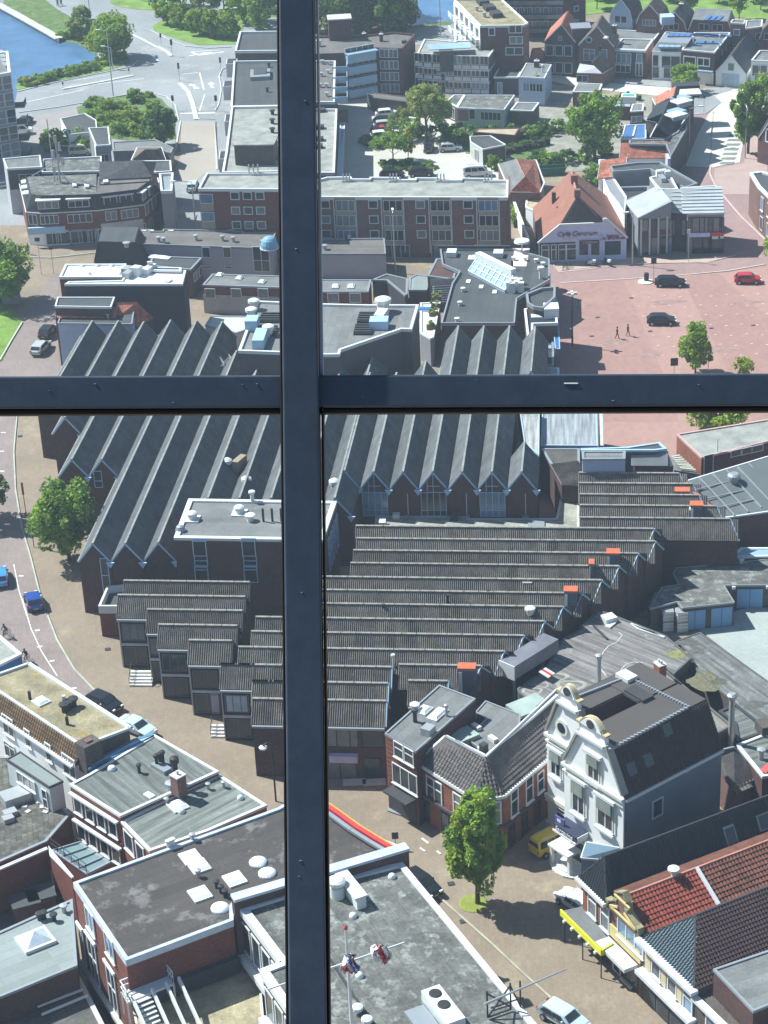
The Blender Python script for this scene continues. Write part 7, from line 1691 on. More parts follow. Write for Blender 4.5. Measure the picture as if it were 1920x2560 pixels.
pr_=[(u1,he-.2),(u1+.2,he+.5),(u1+w2*.28,gz-.3),(u1+w2*.28,gz+.5),(u1+w2*.5,gz+1.1),(u1+w2*.62,gz+.5),(u1+w2*.62,gz-.3),(u2-.2,he+.5),(u2,he-.2)]
V=[sp(u,-.25,z)for u,z in pr_]+[sp(u,.3,z)for u,z in pr_];k=len(pr_)
mk('gable',V,[tuple(range(k)),tuple(reversed(range(k,2*k)))]+[(i,k+i,k+(i+1)%k,(i+1)%k)for i in range(k)],BR_M,r)
m=MB()
for(a,z0),(c,z1)in zip(pr_[:-1],pr_[1:]):m.beam(sp(a,-.05,z0+.06),sp(c,-.05,z1+.06),.6,.1)
for a,z0 in(pr_[1],pr_[7],pr_[2],pr_[6]):q=sp(a,-.1,z0);m.box(q,.4,.6,.25,math.atan2(su.y,su.x))
m.build('gable_coping',M('olive_gold_coping',(.30,.27,.15),.8,.2),r)
m=MB()
for(a,z0),(c,z1)in(((u1+.5,he+.3),(u2-.5,he+.3)),((u1+.5,he+.3),(u1+w2*.36,gz-.7)),((u2-.5,he+.3),(u1+w2*.54,gz-.7)),((u1+w2*.25,he+1.9),(u1+w2*.72,he+1.9))):m.beam(sp(a,-.32,z0),sp(c,-.32,z1),.12,.18)
m.build('cream_ornament',YCREAM,r)
panel(b,0,.1,w2-.1,3.4,4.6,YCREAM,'yellow_band',.12)
winp(b,0,L9(745,860),w2*.8,2.0,nv=3,fw=.15,glass=1,off=.05,sill=True)
m=MB();m.beam(sp(u1+.3,-.9,3.2),sp(u2-.2,-.9,3.2),1.3,.35);m.build('roller_awning',M('silver_awning',(.58,.60,.60),.6),r)
win(b,0,w2*.25,.1,1.2,2.6,fw=.12,glass=0);win(b,0,w2*.65,.1,2.4,2.6,nv=1,frame=DTRIM,glass=0)
rb(b,'doorstep',L9(735,1165),1.6,1.0,.2,CONC,z=.1)
r=empty('blue_hipped_shop','brick shop with glossy blue green hipped roof and long white gutter','shop building',sp((u2+u3)/2,8,0))
P3=[sp(u2+.05,0,he-.2),sp(u3,0,he-.2),sp(u3,LONG,he-.2),sp(u2+.05,LONG,he-.2)];b=B(r,P3,10);walls(b,'wall',0,he-.25,BR_K)
hz=he-.2;um3=u2+(u3-u2)*.42;h3r=G(L9(1175,722),9.2)
hp=(h3r-s0).dot(sd_);up=(h3r-s0).dot(su);print('hip',up,hp,u2,u3)
hip=sp(up,hp,9.2);he3=sp(up,LONG,9.2)
f3=[[sp(u2,-.25,hz),sp(u3,-.25,hz),hip],[sp(u3,-.25,hz),sp(u3,LONG,hz),he3,hip],[sp(u2,-.25,hz),hip,he3,sp(u2,LONG,hz)]]
for f,mt,n_ in((f3[0],T_BLUEG,180),(f3[1],T_DARK,110),(f3[2],T_DARK,0)):slab('roof',f,mt,r);lay('roof_tile',f,mt,.3,.36,r,n_,lift=.02)
ridge(b,f3[0][1],hip,DTRIM,.1,'hip_cap');ridge(b,hip,he3,DTRIM)
m=MB();m.beam(sp(u2,-.45,hz+.05),sp(u3+.3,-.45,hz+.05),.7,.3);m.build('gutter',M('whitish_blue_gutter',(.62,.66,.72),.5),r)
for k,p in enumerate(((918,1055),(1025,1165),(1130,1285))):winp(b,0,L9(*p),1.3,2.3,fw=.14,tr=.6,sill=True,off=.06,glass=(0,0,1)[k])
for p in((862,970),(965,1080),(1070,1190)):
 u,z=onwall(b,0,L9(*p));panel(b,0,u-.4,u+.4,3.5,hz-.6,M('cream_pilaster',(.60,.50,.32),.8),'pilaster',.12)
panel(b,0,.1,(u3-u2)*1.0,3.0,3.35,M('whitish_blue_gutter',(.62,.66,.72),.5),'shop_ledge',.8)
for k in range(4):panel(b,0,.4+k*(u3-u2)/4,.1+(k+1)*(u3-u2)/4,.1,2.9,M('charcoal_shutter',(.045,.055,.06),.5),'shop_window',.05)
u4=u3+12
b=flat('grey_flat_roofed_shop','shop with pale grey flat roof and white windowed dormer at the lower right corner','shop building',[L9(1290,1075),L9(1560,1360),L9(1950,1200),L9(1950,850)],8.2,BR_D,R_GREY,par=.12,cw=.2,cop=GTRIM)
P4=[sp(u3+.05,0,0),sp(u4,0,0),sp(u4,5,0),sp(u3+.05,5,0)];b4_=B(b.root,P4,6);walls(b4_,'front_wall',0,5.6,BR_K)
m=MB();m.beam(sp(u3,-.3,5.65),sp(u4,-.3,5.65),.6,.3);m.build('gutter',WTRIM,b.root)
for k in range(3):win(b4_,0,2+k*3.4,3.3,1.5,2.0,nv=1,fw=.15,sill=True,glass=1,off=.03)
panel(b4_,0,.1,u4-u3,2.7,3.0,WTRIM,'shop_ledge',.6)
for k in range(3):panel(b4_,0,.4+k*3.8,3.6+k*3.8,.1,2.6,M('charcoal_shutter',(.045,.055,.06),.5),'shop_window',.05)
c=sp(u3+5.8,3.6,5.6);m=MB();m.box(c,7.2,2.2,2.2,math.atan2(su.y,su.x));o=m.build('dormer',WTRIM,b.root)
m=MB();m.box(c+Vector((0,0,2.2)),7.5,2.5,.16,math.atan2(su.y,su.x));m.build('dormer_roof',M('brown_lead',(.16,.09,.07),.8),o)
b5_=B(b.root,[sp(u3+2.2,2.5,0),sp(u3+9.4,2.5,0),sp(u3+9.4,5,0),sp(u3+2.2,5,0)],8)
for k in range(4):win(b5_,0,1.0+k*1.75,6.0,1.4,1.5,nv=1,fw=.14,glass=0,off=.02)
b6=flat('rear_brick_wing','long brick rear wing with two small white windows between the red and dark roofs','annex',[L9(1330,640),L9(1300,610),L9(1700,440),L9(1950,340),L9(1950,430),L9(1700,530)],he-.4,BR_M,R_DARK,par=.1,cop=WTRIM)
for p in((1360,612),(1478,565)):rb(b6,'roof_window',L9(*p),1.2,1.2,.3,WTRIM)
b=shell('glass_porch','pale blue glazed porch roof against the end of the black roofed shop','porch',[(L9(410,335),4.6),(L9(530,345),4.6),(L9(665,270),5.6),(L9(445,232),5.6)],[[(L9(408,337),4.6),(L9(530,348),4.6),(L9(668,268),5.8),(L9(443,230),5.8)]],M('slate_blue_boarding',(.12,.18,.24),.6),BLUEG,trim=WTRIM)
r=empty('stone_steps','round white stone steps in front of the glass porch','steps',G(L9(370,390)))
for k in range(3):m=MB();c=G(L9(375,375),0);m.lathe((c.x,c.y,.02+k*.17),[(2.3-k*.45,0),(2.3-k*.45,.17)],20);m.build('step',WTRIM,r)
# ============================================================ BOTTOM LEFT
b=flat('blue_walled_house','house with cobalt blue end wall and gravel roof at the left edge','house',[L4(-220,480),L4(-220,60),L4(0,200),L4(127,308)],7.2,BLUEP,R_GRAVEL,par=.15,cw=.4,cop=WTRIM)
zt,ze=8.4,6.6
N_,E_2,S_,W_=W5(305,338),L4(748,738),W5(1003,1212),W5(-260,520)
P_=[G(W5(-330,560),ze),G(W5(945,1445),ze),G(L4(762,792),ze),G(W5(305,338),zt)]
n0=G(W5(305,338),zt);e0=G(L4(748,738),zt);s_=G(W5(870,1215),zt);d0=(e0-n0);wdir=(s_-e0)
w0=n0+(s_-e0)
r=empty('white_rendered_house','white rendered house with mossy gravel roof and strip of brown tiles on the left','house',(n0+s_)/2-Vector((0,0,zt)))
ext=(n0-e0).normalized()*16
top=[n0,e0,s_,w0];top=[n0+ext*0,e0,s_,s_+(n0-e0)*1.0]
b=B(r,[Vector((p.x,p.y,zt))for p in top],zt-.12)
walls(b,'upper_wall',ze-.5,zt-.14,BR_K,inset(b.P,.05))
mk('roof',[Vector((p.x,p.y,zt-.12))for p in top]+[Vector((p.x,p.y,zt-.2))for p in top],[(0,1,2,3)if area2(b.P)>0 else(3,2,1,0),(0,4,5,1),(1,5,6,2),(2,6,7,3),(3,7,4,0)],R_MOSS,r)
m=MB()
for i in range(4):m.beam(b.P[i],b.P[(i+1)%4],.4 if i==0 else .25,.25)
m.build('coping',WTRIM,r)
nrm=(s_-e0);nrm.z=0;nrm=nrm.normalized()
sl=[top[2],top[3],top[3]+nrm*.95-Vector((0,0,zt-ze)),top[2]+nrm*.95-Vector((0,0,zt-ze))]
slab('tile_strip',sl,M('mossy_brown_tile',(.15,.095,.055),.9,.3,1),r);lay('roof_tile',sl,M('mossy_brown_tile',(.15,.095,.055),.9,.3,1),.36,.4,r,160,lift=.02)
eo=nrm*.95
WP=[Vector((p.x,p.y,ze))for p in(top[2]+eo,top[3]+eo,top[0],top[1])]
bw=B(r,WP,ze);walls(bw,'wall',0,ze-.05,WHITEW)
m=MB();m.beam(WP[0]+nrm*.2,WP[1]+nrm*.2,.4,.22);m.build('gutter',WTRIM,r)
for p,w,h,nv in(((92,1000),1.9,2.2,2),((298,1130),1.0,2.0,1),((520,1280),1.0,2.0,1),((740,1430),2.1,2.3,2),((110,1265),1.9,1.8,2)):
 winp(bw,0,W5(*p),w,h,nv=nv,tr=.75,fw=.12,sill=True,glass=0)
c=G(W5(935,1160),zt+.6);m=MB();m.box((c.x,c.y,ze-.6),1.5,1.9,zt-ze+1.2,b.ang(0));o=m.build('chimney',BR_K,r);m=MB();m.box((c.x,c.y,zt+.6),.6,.7,.15,b.ang(0));m.build('chimney_pot',BR_M,o);
skyl(b,W5(435,745),1.5,1.3,edge=0)
for p in((320,715),(718,985)):ventp(b,W5(*p),.16,.9,mat=BLK,hat=False)
for p in((690,850),(735,820),(785,790)):ventp(b,W5(*p),.3,1.0,mat=BLK)
m=MB();m.box((G(W5(690,790),zt).x,G(W5(690,790),zt).y,zt),.3,.3,1.2);m.build('roof_pipe',VENT,r)
b=flat('blue_grey_gutter_wall','narrow pale blue parapet between the mossy roof and the striped roof','wall',[L4(505,975),L4(545,925),L4(765,800),L4(880,765),L4(890,785),L4(780,840)],7.0,BLUEP,BTRIM,par=.05,cop=M('steel_blue_sheet',(.10,.22,.34),.5))
b=flat('lean_to_extension','pale green grey extension with small door below the white house','annex',[W5(520,1650),W5(62,1352),W5(215,1265),W5(675,1582)],6.0,M('pale_grey_green',(.52,.58,.58),.8,.05),R_GREEN,par=.08,cw=.15,cop=DTRIM,base=3.0)
winp(b,0,W5(280,1590),2.9,1.2,nv=3,glass=2,sill=True);winp(b,0,W5(482,1775),.8,2.1,tr=.5,glass=0)
b=flat('tiled_roof_deck','weathered paved roof deck with moss and scattered debris at the left edge','roof deck',[L7(270,190),L7(-250,420),L7(-250,-300),L4(-100,900),L4(60,900),L4(395,1220),L7(410,30)],3.2,BR_R,M('weathered_deck_tiles',(.115,.11,.095),.9,.35,.6,4,kind='slate',bw=.55,bh=.5,col2=(.30,.22,.12),thr=.60,mort=.45),par=.05,cw=.3,cop=GTRIM)
for p,w,l,h in((W5(170,1790),2.6,1.8,.9),(W5(90,2010),1.0,.8,.5),(L7(60,40),1.2,.9,.5)):rb(b,'vent_slab',p,w,l,h,STEEL,ang=.5)
for k in range(14):rb(b,'loose_paver',W5(150+k*37,1700+(k*53)%260),.5,.4,.12,CONC,ang=k)
b=flat('streaked_roof_house','red brick building with white sunblinds and streaked grey green roof','building',[L4(690,1245),L4(398,1060),L4(520,995),L4(890,772),L4(1262,985)],7.0,BR_R,R_STRIPE,par=.12,cw=.28,cop=WTRIM)
e=0;L=b.edge(0)[3]
for r_ in range(2):
 for k in range(4):win(b,0,L*(.86-.23*k),4.2-r_*2.9,1.25,1.7,nv=1,fw=.13,glass=0,sill=True)
 panel(b,0,L*.04,L*.98,6.1-r_*2.9,6.3-r_*2.9,WTRIM,'sunblind_box',.35)
 panel(b,0,L*.02,L*.99,3.75-r_*2.9,3.95-r_*2.9,M('dark_red_band',(.16,.03,.03),.7),'red_band',.1)
chim(b,L4(1035,1115),1.0,1.0,2.0,mat=BR_M);ventp(b,L4(1018,1060),.25,3.0,mat=BLK)
for p in((905,960),(925,950),(940,940)):ventp(b,L4(*p),.16,1.4,mat=BLK)
rb(b,'vent_base',L4(930,975),2.0,.9,.4,GTRIM);rdome(b,L4(645,975),.4);ventp(b,L4(803,995),.15,1.0,mat=BLK);ventp(b,L4(985,1095),.3,.9,mat=STEEL)
rb(b,'roof_hatch',L4(860,1130),1.0,.6,.2,VENT)
b=flat('streaked_roof_annex','adjoining lower streaked green grey roof with a square hatch','building',[L7(860,248),L7(695,78),L4(1000,1120),L4(1262,1000),L4(1540,1180),L7(1200,130)],6.5,BR_O,R_STRIPEG,par=.12,cw=.3,cop=WTRIM)
skyl(b,L4(1025,1190),1.7,1.5);rdome(b,L4(1045,1222),.35);rdome(b,L4(1385,1145),.3)
for p in((960,1175),(1200,1090),(1290,1080)):ventp(b,L4(*p),.14,.7,mat=STEEL)
L=b.edge(0)[3];win(b,0,L*.75,4.0,1.8,2.1,fw=.15,glass=0,sill=True);win(b,0,L*.35,4.0,1.6,2.1,fw=.15,glass=0)
b=flat('glass_roofed_passage','glass roofed passage behind black railing beside the red brick wall','passage',[L7(505,385),L7(295,240),L7(460,190),L7(640,310)],3.6,BR_R,M('greenish_glass_roof',(.17,.25,.26),.3,.1,.6),par=.05,cop=GTRIM)
for k in range(5):f=k/4;a=G(L7(310+190*f,240+140*f),3.65);c=G(L7(462+178*f,195+115*f),3.65);m=MB();m.beam(a,c,.1,.1);m.build('glazing_bar',GTRIM,b.root)
rail(b,[L7(290,225),L7(500,375)],3.7,1.0,DTRIM)
for nm,P_,h,lb in(('brick_garden_wall',[L7(412,400),L7(285,270),L7(278,215),L7(425,395)],5.0,'red brick garden wall on the right of the sunken yard'),('brick_garden_wall',[L7(275,235),L7(-200,440),L7(-200,425),L7(268,222)],4.8,'long red brick wall with white coping above the two yard sheds')):
 flat(nm,lb,'wall',P_,h,BR_R,CONC,par=.03,cop=WTRIM,cw=.1)
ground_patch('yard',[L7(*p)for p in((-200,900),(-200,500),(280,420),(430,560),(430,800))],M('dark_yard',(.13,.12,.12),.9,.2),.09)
for k,(x,y)in enumerate(((140,525),(230,485))):
 r=empty('yard_shed',['small brick yard shed with dark lid, the left one of two','small brick yard shed with dark lid, the right one of two'][k],'shed',G(L7(x,y+60),0),'small sheds in the sunken yard')
 c=G(L7(x,y),2.2);m=MB();m.box((c.x,c.y,0),2.2,1.9,2.1,.35);m.build('wall',BR_P,r);m=MB();m.box((c.x,c.y,2.1),2.5,2.2,.15,.35);m.build('lid',R_DARK,r)
hm=11.0
b=flat('brown_roofed_block','brick block with broad dark brown roof, square and round white skylights','building',[L7(724,878),L7(420,428),L7(1600,-3),(770,1975),L8(300,140),L8(620,262),(1010,2118),L7(1400,490),L7(1345,560),L7(1345,645)],hm,BR_R,R_DBROWN,par=.18,cw=.32,cop=M('pale_blue_coping',(.48,.56,.66),.5),coph=.45)
b.P_=b.P
for p in((1098,288),(1146,340),(1352,415),(1152,500)):skyl(b,L7(*p),1.75,1.55,mat=M('white_opal',(.78,.80,.80),.4,.03))
for p in((1487,316),(1540,380),(1268,580)):rdome(b,L7(*p),.75)
for p in((1250,460),(1275,490),(1298,515),(1110,190),(1142,398)):ventp(b,L7(*p),.16,.8,mat=BLK if p[0]>1200 else STEEL)
for p in((970,235),(985,228),(1000,222)):ventp(b,L7(*p),.13,.9,mat=VENT)
e=0;L=b.edge(0)[3]
for p,w,h in(((520,650),1.9,2.2),((632,800),1.9,2.2)):winp(b,0,L7(*p),w,h,nv=2,fw=.12,sill=True,glass=1)
for p,w,h in(((478,790),1.0,3.6),((540,880),1.9,4.4),((650,1050),1.9,4.4)):
 winp(b,0,L7(*p),w,h,nv=2,tr=.55,fw=.12,sill=True,glass=0);u,z=onwall(b,0,L7(*p));panel(b,0,u-w/2-.2,u+w/2+.2,z+h/2+.05,z+h/2+.3,WTRIM,'lintel',.2)
panel(b,0,0,L,2.4,2.75,CONC,'plinth_band',.4)
panel(b,9,0,b.edge(9)[3],6.2,7.6,M('dark_fascia',(.035,.035,.045),.6),'dark_cladding',.5)
rv=empty('roof_edge_banner','long red and yellow roof edge strip above the street','roof edge',G(L8(330,150),9))
P0=[G(L8(x,y),hm+.2)for x,y in((60,-40),(170,35),(300,130),(420,205),(540,275))]
for(mat_,off,w)in((REDP,0,.38),(M('yellow_strip',(.55,.33,.06),.6),.3,.14),(GTRIM,-.6,.35)):
 m=MB()
 for a,c in zip(P0[:-1],P0[1:]):d=(c-a).normalized();s=Vector((-d.y,d.x,0))*off;m.beam(a+s,c+s,w,.25)
 m.build({'red_paint':'red_strip','yellow_strip':'yellow_strip'}.get(mat_.name,'metal_rail'),mat_,rv)
b=flat('green_roofed_annex','annex with flat pale green grey roof and pyramid skylight','annex',[L7(446,905),L7(-300,1210),L7(-300,830),L7(0,708),L7(418,520)],6.4,BR_D,R_GREEN,par=.12,cw=.25,cop=GTRIM)
c=G(L7(205,770),b.top);an=b.ang(0);m=MB();m.box((c.x,c.y,b.top),2.7,2.4,.3,an);o=m.build('skylight',WTRIM,b.root)
ca,sa=math.cos(an),math.sin(an);V=[Vector((c.x+x*ca-y*sa,c.y+x*sa+y*ca,b.top+.28))for x,y in((-1.15,-1),(1.15,-1),(1.15,1),(-1.15,1))]+[Vector((c.x,c.y,b.top+1.1))]
mk('glass_pyramid',V,[(0,1,4),(1,2,4),(2,3,4),(3,0,4)],M('milky_glass',(.60,.68,.76),.25),o)
for p in((370,600),(255,638),(312,650),(230,645)):ventp(b,L7(*p),.2,.8,mat=BLK if p[0]<350 else STEEL)
b=flat('dark_low_roof','dark stained low roof with white pipes at the bottom left corner','annex',[L7(640,1320),L7(-300,1800),L7(-300,1260),L7(0,1130),L7(460,965)],3.6,BR_K,M('stained_dark_roof',(.10,.095,.09),.9,.25,.5,4,kind='membrane',col2=(.2,.19,.18),thr=.6),par=.05,cw=.4,cop=CONC)
for pp in(((215,1145),(480,1045)),((240,1190),(505,1080))):m=MB();m.tube([G(L7(*pp[0]),3.9),G(L7(*pp[1]),3.9)],.12,6);m.build('white_pipe',WTRIM,b.root)
b=flat('gravel_roof_court','yellowish gravel roof enclosed by brick and white walls with a white fire stair','roof',[L7(735,1010),L7(980,1003),L7(1405,838),L7(1500,985),L7(1530,1300),L7(1060,1350),L7(800,1350)],6.0,BR_K,M('yellow_gravel',(.36,.31,.20),.95,.35,.6,8,bump=.4),par=.08,cw=.2,cop=CONC)
r=empty('white_fire_escape','white metal fire escape with railings and stair in the gravel court','fire escape',G(L7(850,1050),6))
pl_=[G(L7(*p),8.0)for p in((735,1120),(1000,1010),(960,960),(700,1060))]
mk('landing',pl_+[p-Vector((0,0,.2))for p in pl_],[(0,1,2,3),(7,6,5,4),(0,4,5,1),(1,5,6,2),(2,6,7,3),(3,7,4,0)],WTRIM,r)
m=MB()
for a,c in((pl_[0],pl_[3]),(pl_[3],pl_[2]),(pl_[1],pl_[2])):
 for h in(.55,1.1):m.beam(a+Vector((0,0,h)),c+Vector((0,0,h)),.09,.09)
 n_=max(2,int((c-a).length/.35))
 for k in range(n_+1):q=a.lerp(c,k/n_);m.beam(q,q+Vector((0,0,1.1)),.05,.05)
m.build('railing',WTRIM,r)
d=(pl_[0]-pl_[3]).normalized();s=(pl_[1]-pl_[0]).normalized()
for k in range(9):m=MB();q=pl_[0]+s*1.2+d*(.3+k*.32)-Vector((0,0,.22*k+.1));m.beam(q-s*.7,q+s*.7,.3,.08);m.build('stair_tread',WTRIM,r)
for o_ in(.4,2.1,3.3,4.4):m=MB();a=pl_[0]+s*o_;m.beam(a+Vector((0,0,.3)),a+d*6-Vector((0,0,1.8)),.2,.45);m.build('stringer',WTRIM,r)
for q in pl_:m=MB();m.beam(q,Vector((q.x,q.y,5.8)),.14,.14);m.build('support_post',WTRIM,r)
hw=12.6;ht=11.6
b=flat('concrete_roofed_block','block with weathered concrete roof, white street edge and rooftop plant','building',[L7(1385,572),L8(100,540)if False else(819,2200),L8(605,358),L8(1500,1440),L8(1700,1680),(1000,2800),L7(1760,1300),L7(1505,932),L7(1622,886)],ht,BR_K,R_PATCH,par=.2,cw=.5,cop=WTRIM)
bt_=b
w1,w2_=G((581,2246),hw),G(L8(637,258),hw)
wr_=empty('parapet_wall','tall dark parapet wall with pale blue coping crossing behind the concrete roof','wall',(w1+w2_)/2-Vector((0,0,hw)))
m=MB();m.beam(w1-Vector((0,0,6.3)),w2_-Vector((0,0,6.3)),.6,12.5);m.build('wall',BR_D,wr_);m=MB();m.beam(w1,w2_,.95,.25);m.build('coping',M('pale_blue_coping',(.48,.56,.66),.5),wr_)
a,c=G(L8(195,430),hw-.1),G(L8(330,600),hw-.1);m=MB();m.beam(a-Vector((0,0,1.2)),c-Vector((0,0,1.2)),.8,2.2);m.beam(a,c,1.1,.15);m.build('fin_wall',WTRIM,wr_)
c=G(L8(172,590),b.top);m=MB();m.lathe((c.x,c.y,b.top),[(.6,0),(.6,1.0),(.42,1.05),(.42,1.2),(.72,1.3),(.72,1.6),(.5,1.75)],16);m.build('fan_housing',VENT,b.root)
for p in((535,465),(275,728),(318,1128)):rdome(b,L8(*p),.32)
for p in((305,1345),(368,1425)):c=G(L8(*p),b.top+.4);m=MB();m.lathe((c.x,c.y,b.top),[(.12,0),(.12,.3),(.42,.4),(.42,.65),(.1,.8)],12);m.build('globe_vent',VENT,b.root)
rb(b,'hatch',L8(735,1430),2.6,1.6,.35,GTRIM,edge=2)
c=G(L8(880,1375),b.top);an=b.ang(2);m=MB();m.box((c.x,c.y,b.top),4.2,1.5,.9,an);o=m.build('cooling_unit',WTRIM,b.root)
for s in(-1.3,.1):
 q=c+Vector((math.cos(an)*s,math.sin(an)*s,.9));m=MB();m.lathe(q-Vector((0,0,.0)),[(.48,0),(.48,.08),(.4,.1)],14);m.build('fan_ring',BLK,o)
m=MB();P_=[G(L8(*p),b.top+.05)for p in((120,1010),(260,1230),(440,1480))]
for a_,c_ in zip(P_[:-1],P_[1:]):m.beam(a_,c_,.18,.16)
m.build('cable_tray',DTRIM,b.root)
for i in(8,6):
 L=b.edge(i)[3]
 for k in range(int(L/1.9)):win(b,i,1.2+k*1.9,ht-4.2,1.6,3.0,nv=1,fw=.14,glass=0)
 panel(b,i,0,L,ht-.6,ht,WTRIM,'white_fascia',.15);panel(b,i,0,L,ht-5.0,ht-4.4,WTRIM,'white_ledge',.6)
L=b.edge(7)[3];panel(b,7,0,L,ht-.6,ht,WTRIM,'white_fascia',.15)
fp=empty('flagpole','white flagpole with crossing boom and furled red white and blue flags','flagpole',G(L8(272,1440),ht))
bz=G(L8(290,1700),ht);tz=None
lo,hi=5.0,45.0
bq=G((885,2640),ht)
for _ in range(40):
 mid=(lo+hi)/2
 if proj(Vector((bq.x,bq.y,ht+mid)))[1]>L8(243,815)[1]:lo=mid
 else:hi=mid
m=MB();m.tube([bq,bq+Vector((0,0,lo))],[.16,.08],8);m.build('pole',WTRIM,fp)
m=MB();m.lathe(bq+Vector((0,0,lo)),[(.05,0),(.14,.1),(.14,.25),(.03,.4)],10);m.build('finial',REDP,fp)
lo2,hi2=0,lo
for _ in range(40):
 mid=(lo2+hi2)/2
 if proj(bq+Vector((0,0,mid)))[1]>L8(255,1030)[1]:lo2=mid
 else:hi2=mid
zf=lo2;s_=1/(5300/(bq-CAMP).length)
cb=bq+Vector((0,0,zf));bl=cb+Vector((-5.6,-1.4,-.9));br=cb+Vector((4.0,1.0,.65))
m=MB();m.tube([bl,br],.07,7);m.build('boom',WTRIM,fp)
def cloth(name,c,cols,n=7,w=.5,h=2.2,seed=0):
 rr=random.Random(seed)
 for ci,(mat_,sx)in enumerate(cols):
  m=MB();V=[]
  for j in range(n+1):
   f=j/n
   for i in range(5):
    g_i=i/4
    V.append(c+Vector((sx+(g_i-.5)*w*(1-.4*f)+.25*math.sin(f*5+ci+seed),.25*math.sin(i*2.1+j),-f*h+.12*math.sin(i*3+j))))
  m.add(V,[(j*5+i,j*5+i+1,(j+1)*5+i+1,(j+1)*5+i)for j in range(n)for i in range(4)])
  V2=[v+Vector((0,.05,0))for v in V];m.add(V2,[(j*5+i,(j+1)*5+i,(j+1)*5+i+1,j*5+i+1)for j in range(n)for i in range(4)])
  m.build(name,mat_,fp)
FWH=M('flag_white',(.75,.75,.75),.8,.04)
cloth('flag_cloth',cb+Vector((.2,-.2,.7)),((FWH,-.35),(REDP,-.1),(FWH,.15),(BLUEF,.2)),w=.6,h=1.5,seed=1);cloth('flag_cloth',cb+Vector((2.4,.4,.9)),((FWH,-.3),(REDP,.05),(FWH,.3)),w=.6,h=1.5,seed=3)
fb=empty('street_boom','long horizontal steel boom reaching out over the street from a black frame','boom',G(L8(1300,1330),ht))
a,c=G(L8(1152,1312),ht+2.5),G(L9(308,1078),ht+2.5)
m=MB();m.tube([a,c],[.1,.06],7);m.build('boom',STEEL,fb)
m=MB();f0=[G(L8(*p),ht+.0)for p in((1175,1400),(1330,1345),(1395,1330))]
for p in f0:m.beam(p,p+Vector((0,0,2.4)),.12,.12)
m.beam(f0[0],f0[1],.1,.1);m.beam(f0[0]+Vector((0,0,2.2)),f0[1]+Vector((0,0,.2)),.1,.1);m.beam(f0[1]+Vector((0,0,2.2)),f0[2],.1,.1);m.beam(f0[0],f0[1]+Vector((0,0,2.2)),.1,.1);m.beam(f0[0]+Vector((.3,1.0,0)),f0[2]+Vector((.3,1.0,0)),.1,.1)
m.build('frame',BLK,fb)
# ============================================================ TREES, HEDGES, SHRUBS
NR=np.random.RandomState(7)
ORD=('first','second','third','fourth','fifth','sixth','seventh','eighth','ninth','tenth')
def crown(name,c,rx,ry,rz,n,leaf,mats,parent,clumps=40,shape=0,droop=0.0,**k):
 """many small leaf faces gathered in clumps through the crown volume"""
 d=NR.normal(size=(clumps,3));d/=np.linalg.norm(d,axis=1)[:,None]
 rad_=NR.uniform(.25,1.0,clumps)**.6
 cc=d*rad_[:,None]
 if shape==1:cc[:,0:2]*=(1.0-.45*np.clip(cc[:,2:3],-1,1))*.85
 if shape==2:cc[:,2]=np.abs(cc[:,2])*1.0-.1
 idx=NR.randint(0,clumps,n)
 cr=NR.uniform(.13,.38,clumps)
 off=NR.normal(size=(n,3));off/=np.linalg.norm(off,axis=1)[:,None]
 pos=cc[idx]+off*(cr[idx]*NR.uniform(.5,1.0,n)**.5)[:,None]
 pos*=np.array([rx,ry,rz]);pos[:,2]-=droop*(pos[:,0]**2+pos[:,1]**2)/rx
 a=NR.normal(size=(n,3))*.7+off*.5;a[:,2]+=.3;a/=np.linalg.norm(a,axis=1)[:,None]
 t=np.cross(a,NR.normal(size=(n,3)));t/=np.linalg.norm(t,axis=1)[:,None];b=np.cross(a,t)
 s=leaf*NR.uniform(.6,1.3,n)[:,None]
 V=np.stack([pos-t*s,pos-b*s*.6,pos+t*s,pos+b*s*.6],1).reshape(-1,3)
 me=bpy.data.meshes.new(name)
 me.vertices.add(4*n);me.vertices.foreach_set('co',V.ravel())
 me.loops.add(4*n);me.loops.foreach_set('vertex_index',np.arange(4*n));me.polygons.add(n)
 me.polygons.foreach_set('loop_start',np.arange(n)*4);me.polygons.foreach_set('loop_total',np.full(n,4))
 for m_ in mats:me.materials.append(m_)
 me.polygons.foreach_set('material_index',(idx%len(mats)).astype(np.int32));me.update(calc_edges=True)
 o=bpy.data.objects.new(name,me);COL.objects.link(o)
 if parent:o.parent=parent;o.location=Vector(c)-wloc(parent)
 else:o.location=c;ROOT[o.name]=Vector(c)
 props(o,**k);return o
def tree(label,p,H,R,mats=(LF_M,LF_G),n=5000,leaf=.28,tr=.2,shape=0,name='tree',group=None,trunk=True,bot=.25,clumps=45,base=None,droop=0.0,cat='tree'):
 c=base or G(p);r=empty(name,label,cat,c,group)
 m=MB();t0=c.copy();hb_=H*bot;cz_=hb_+(H-hb_)/2
 pts=[t0-Vector((0,0,.1)),t0+Vector((.05,.05,hb_)),t0+Vector((-.1,.1,cz_)),t0+Vector((.05,0,H*.85))]
 m.tube(pts,[tr*1.25,tr,tr*.7,tr*.2],7)
 for k in range(7):
  a=k*2.4;z=hb_*.9+(cz_-hb_*.6)*(k/7);q=t0+Vector((0,0,z));e=q+Vector((math.cos(a)*R*.65,math.sin(a)*R*.65,(H-hb_)*.28))
  m.tube([q,q.lerp(e,.5)+Vector((0,0,.15)),e],[tr*.45,tr*.3,tr*.1],5)
 m.build('trunk',BARK,r)
 crown('crown',c+Vector((0,0,cz_)),R,R,(H-hb_)/2,n,leaf,mats,r,shape=shape,clumps=clumps,droop=droop)
 return r
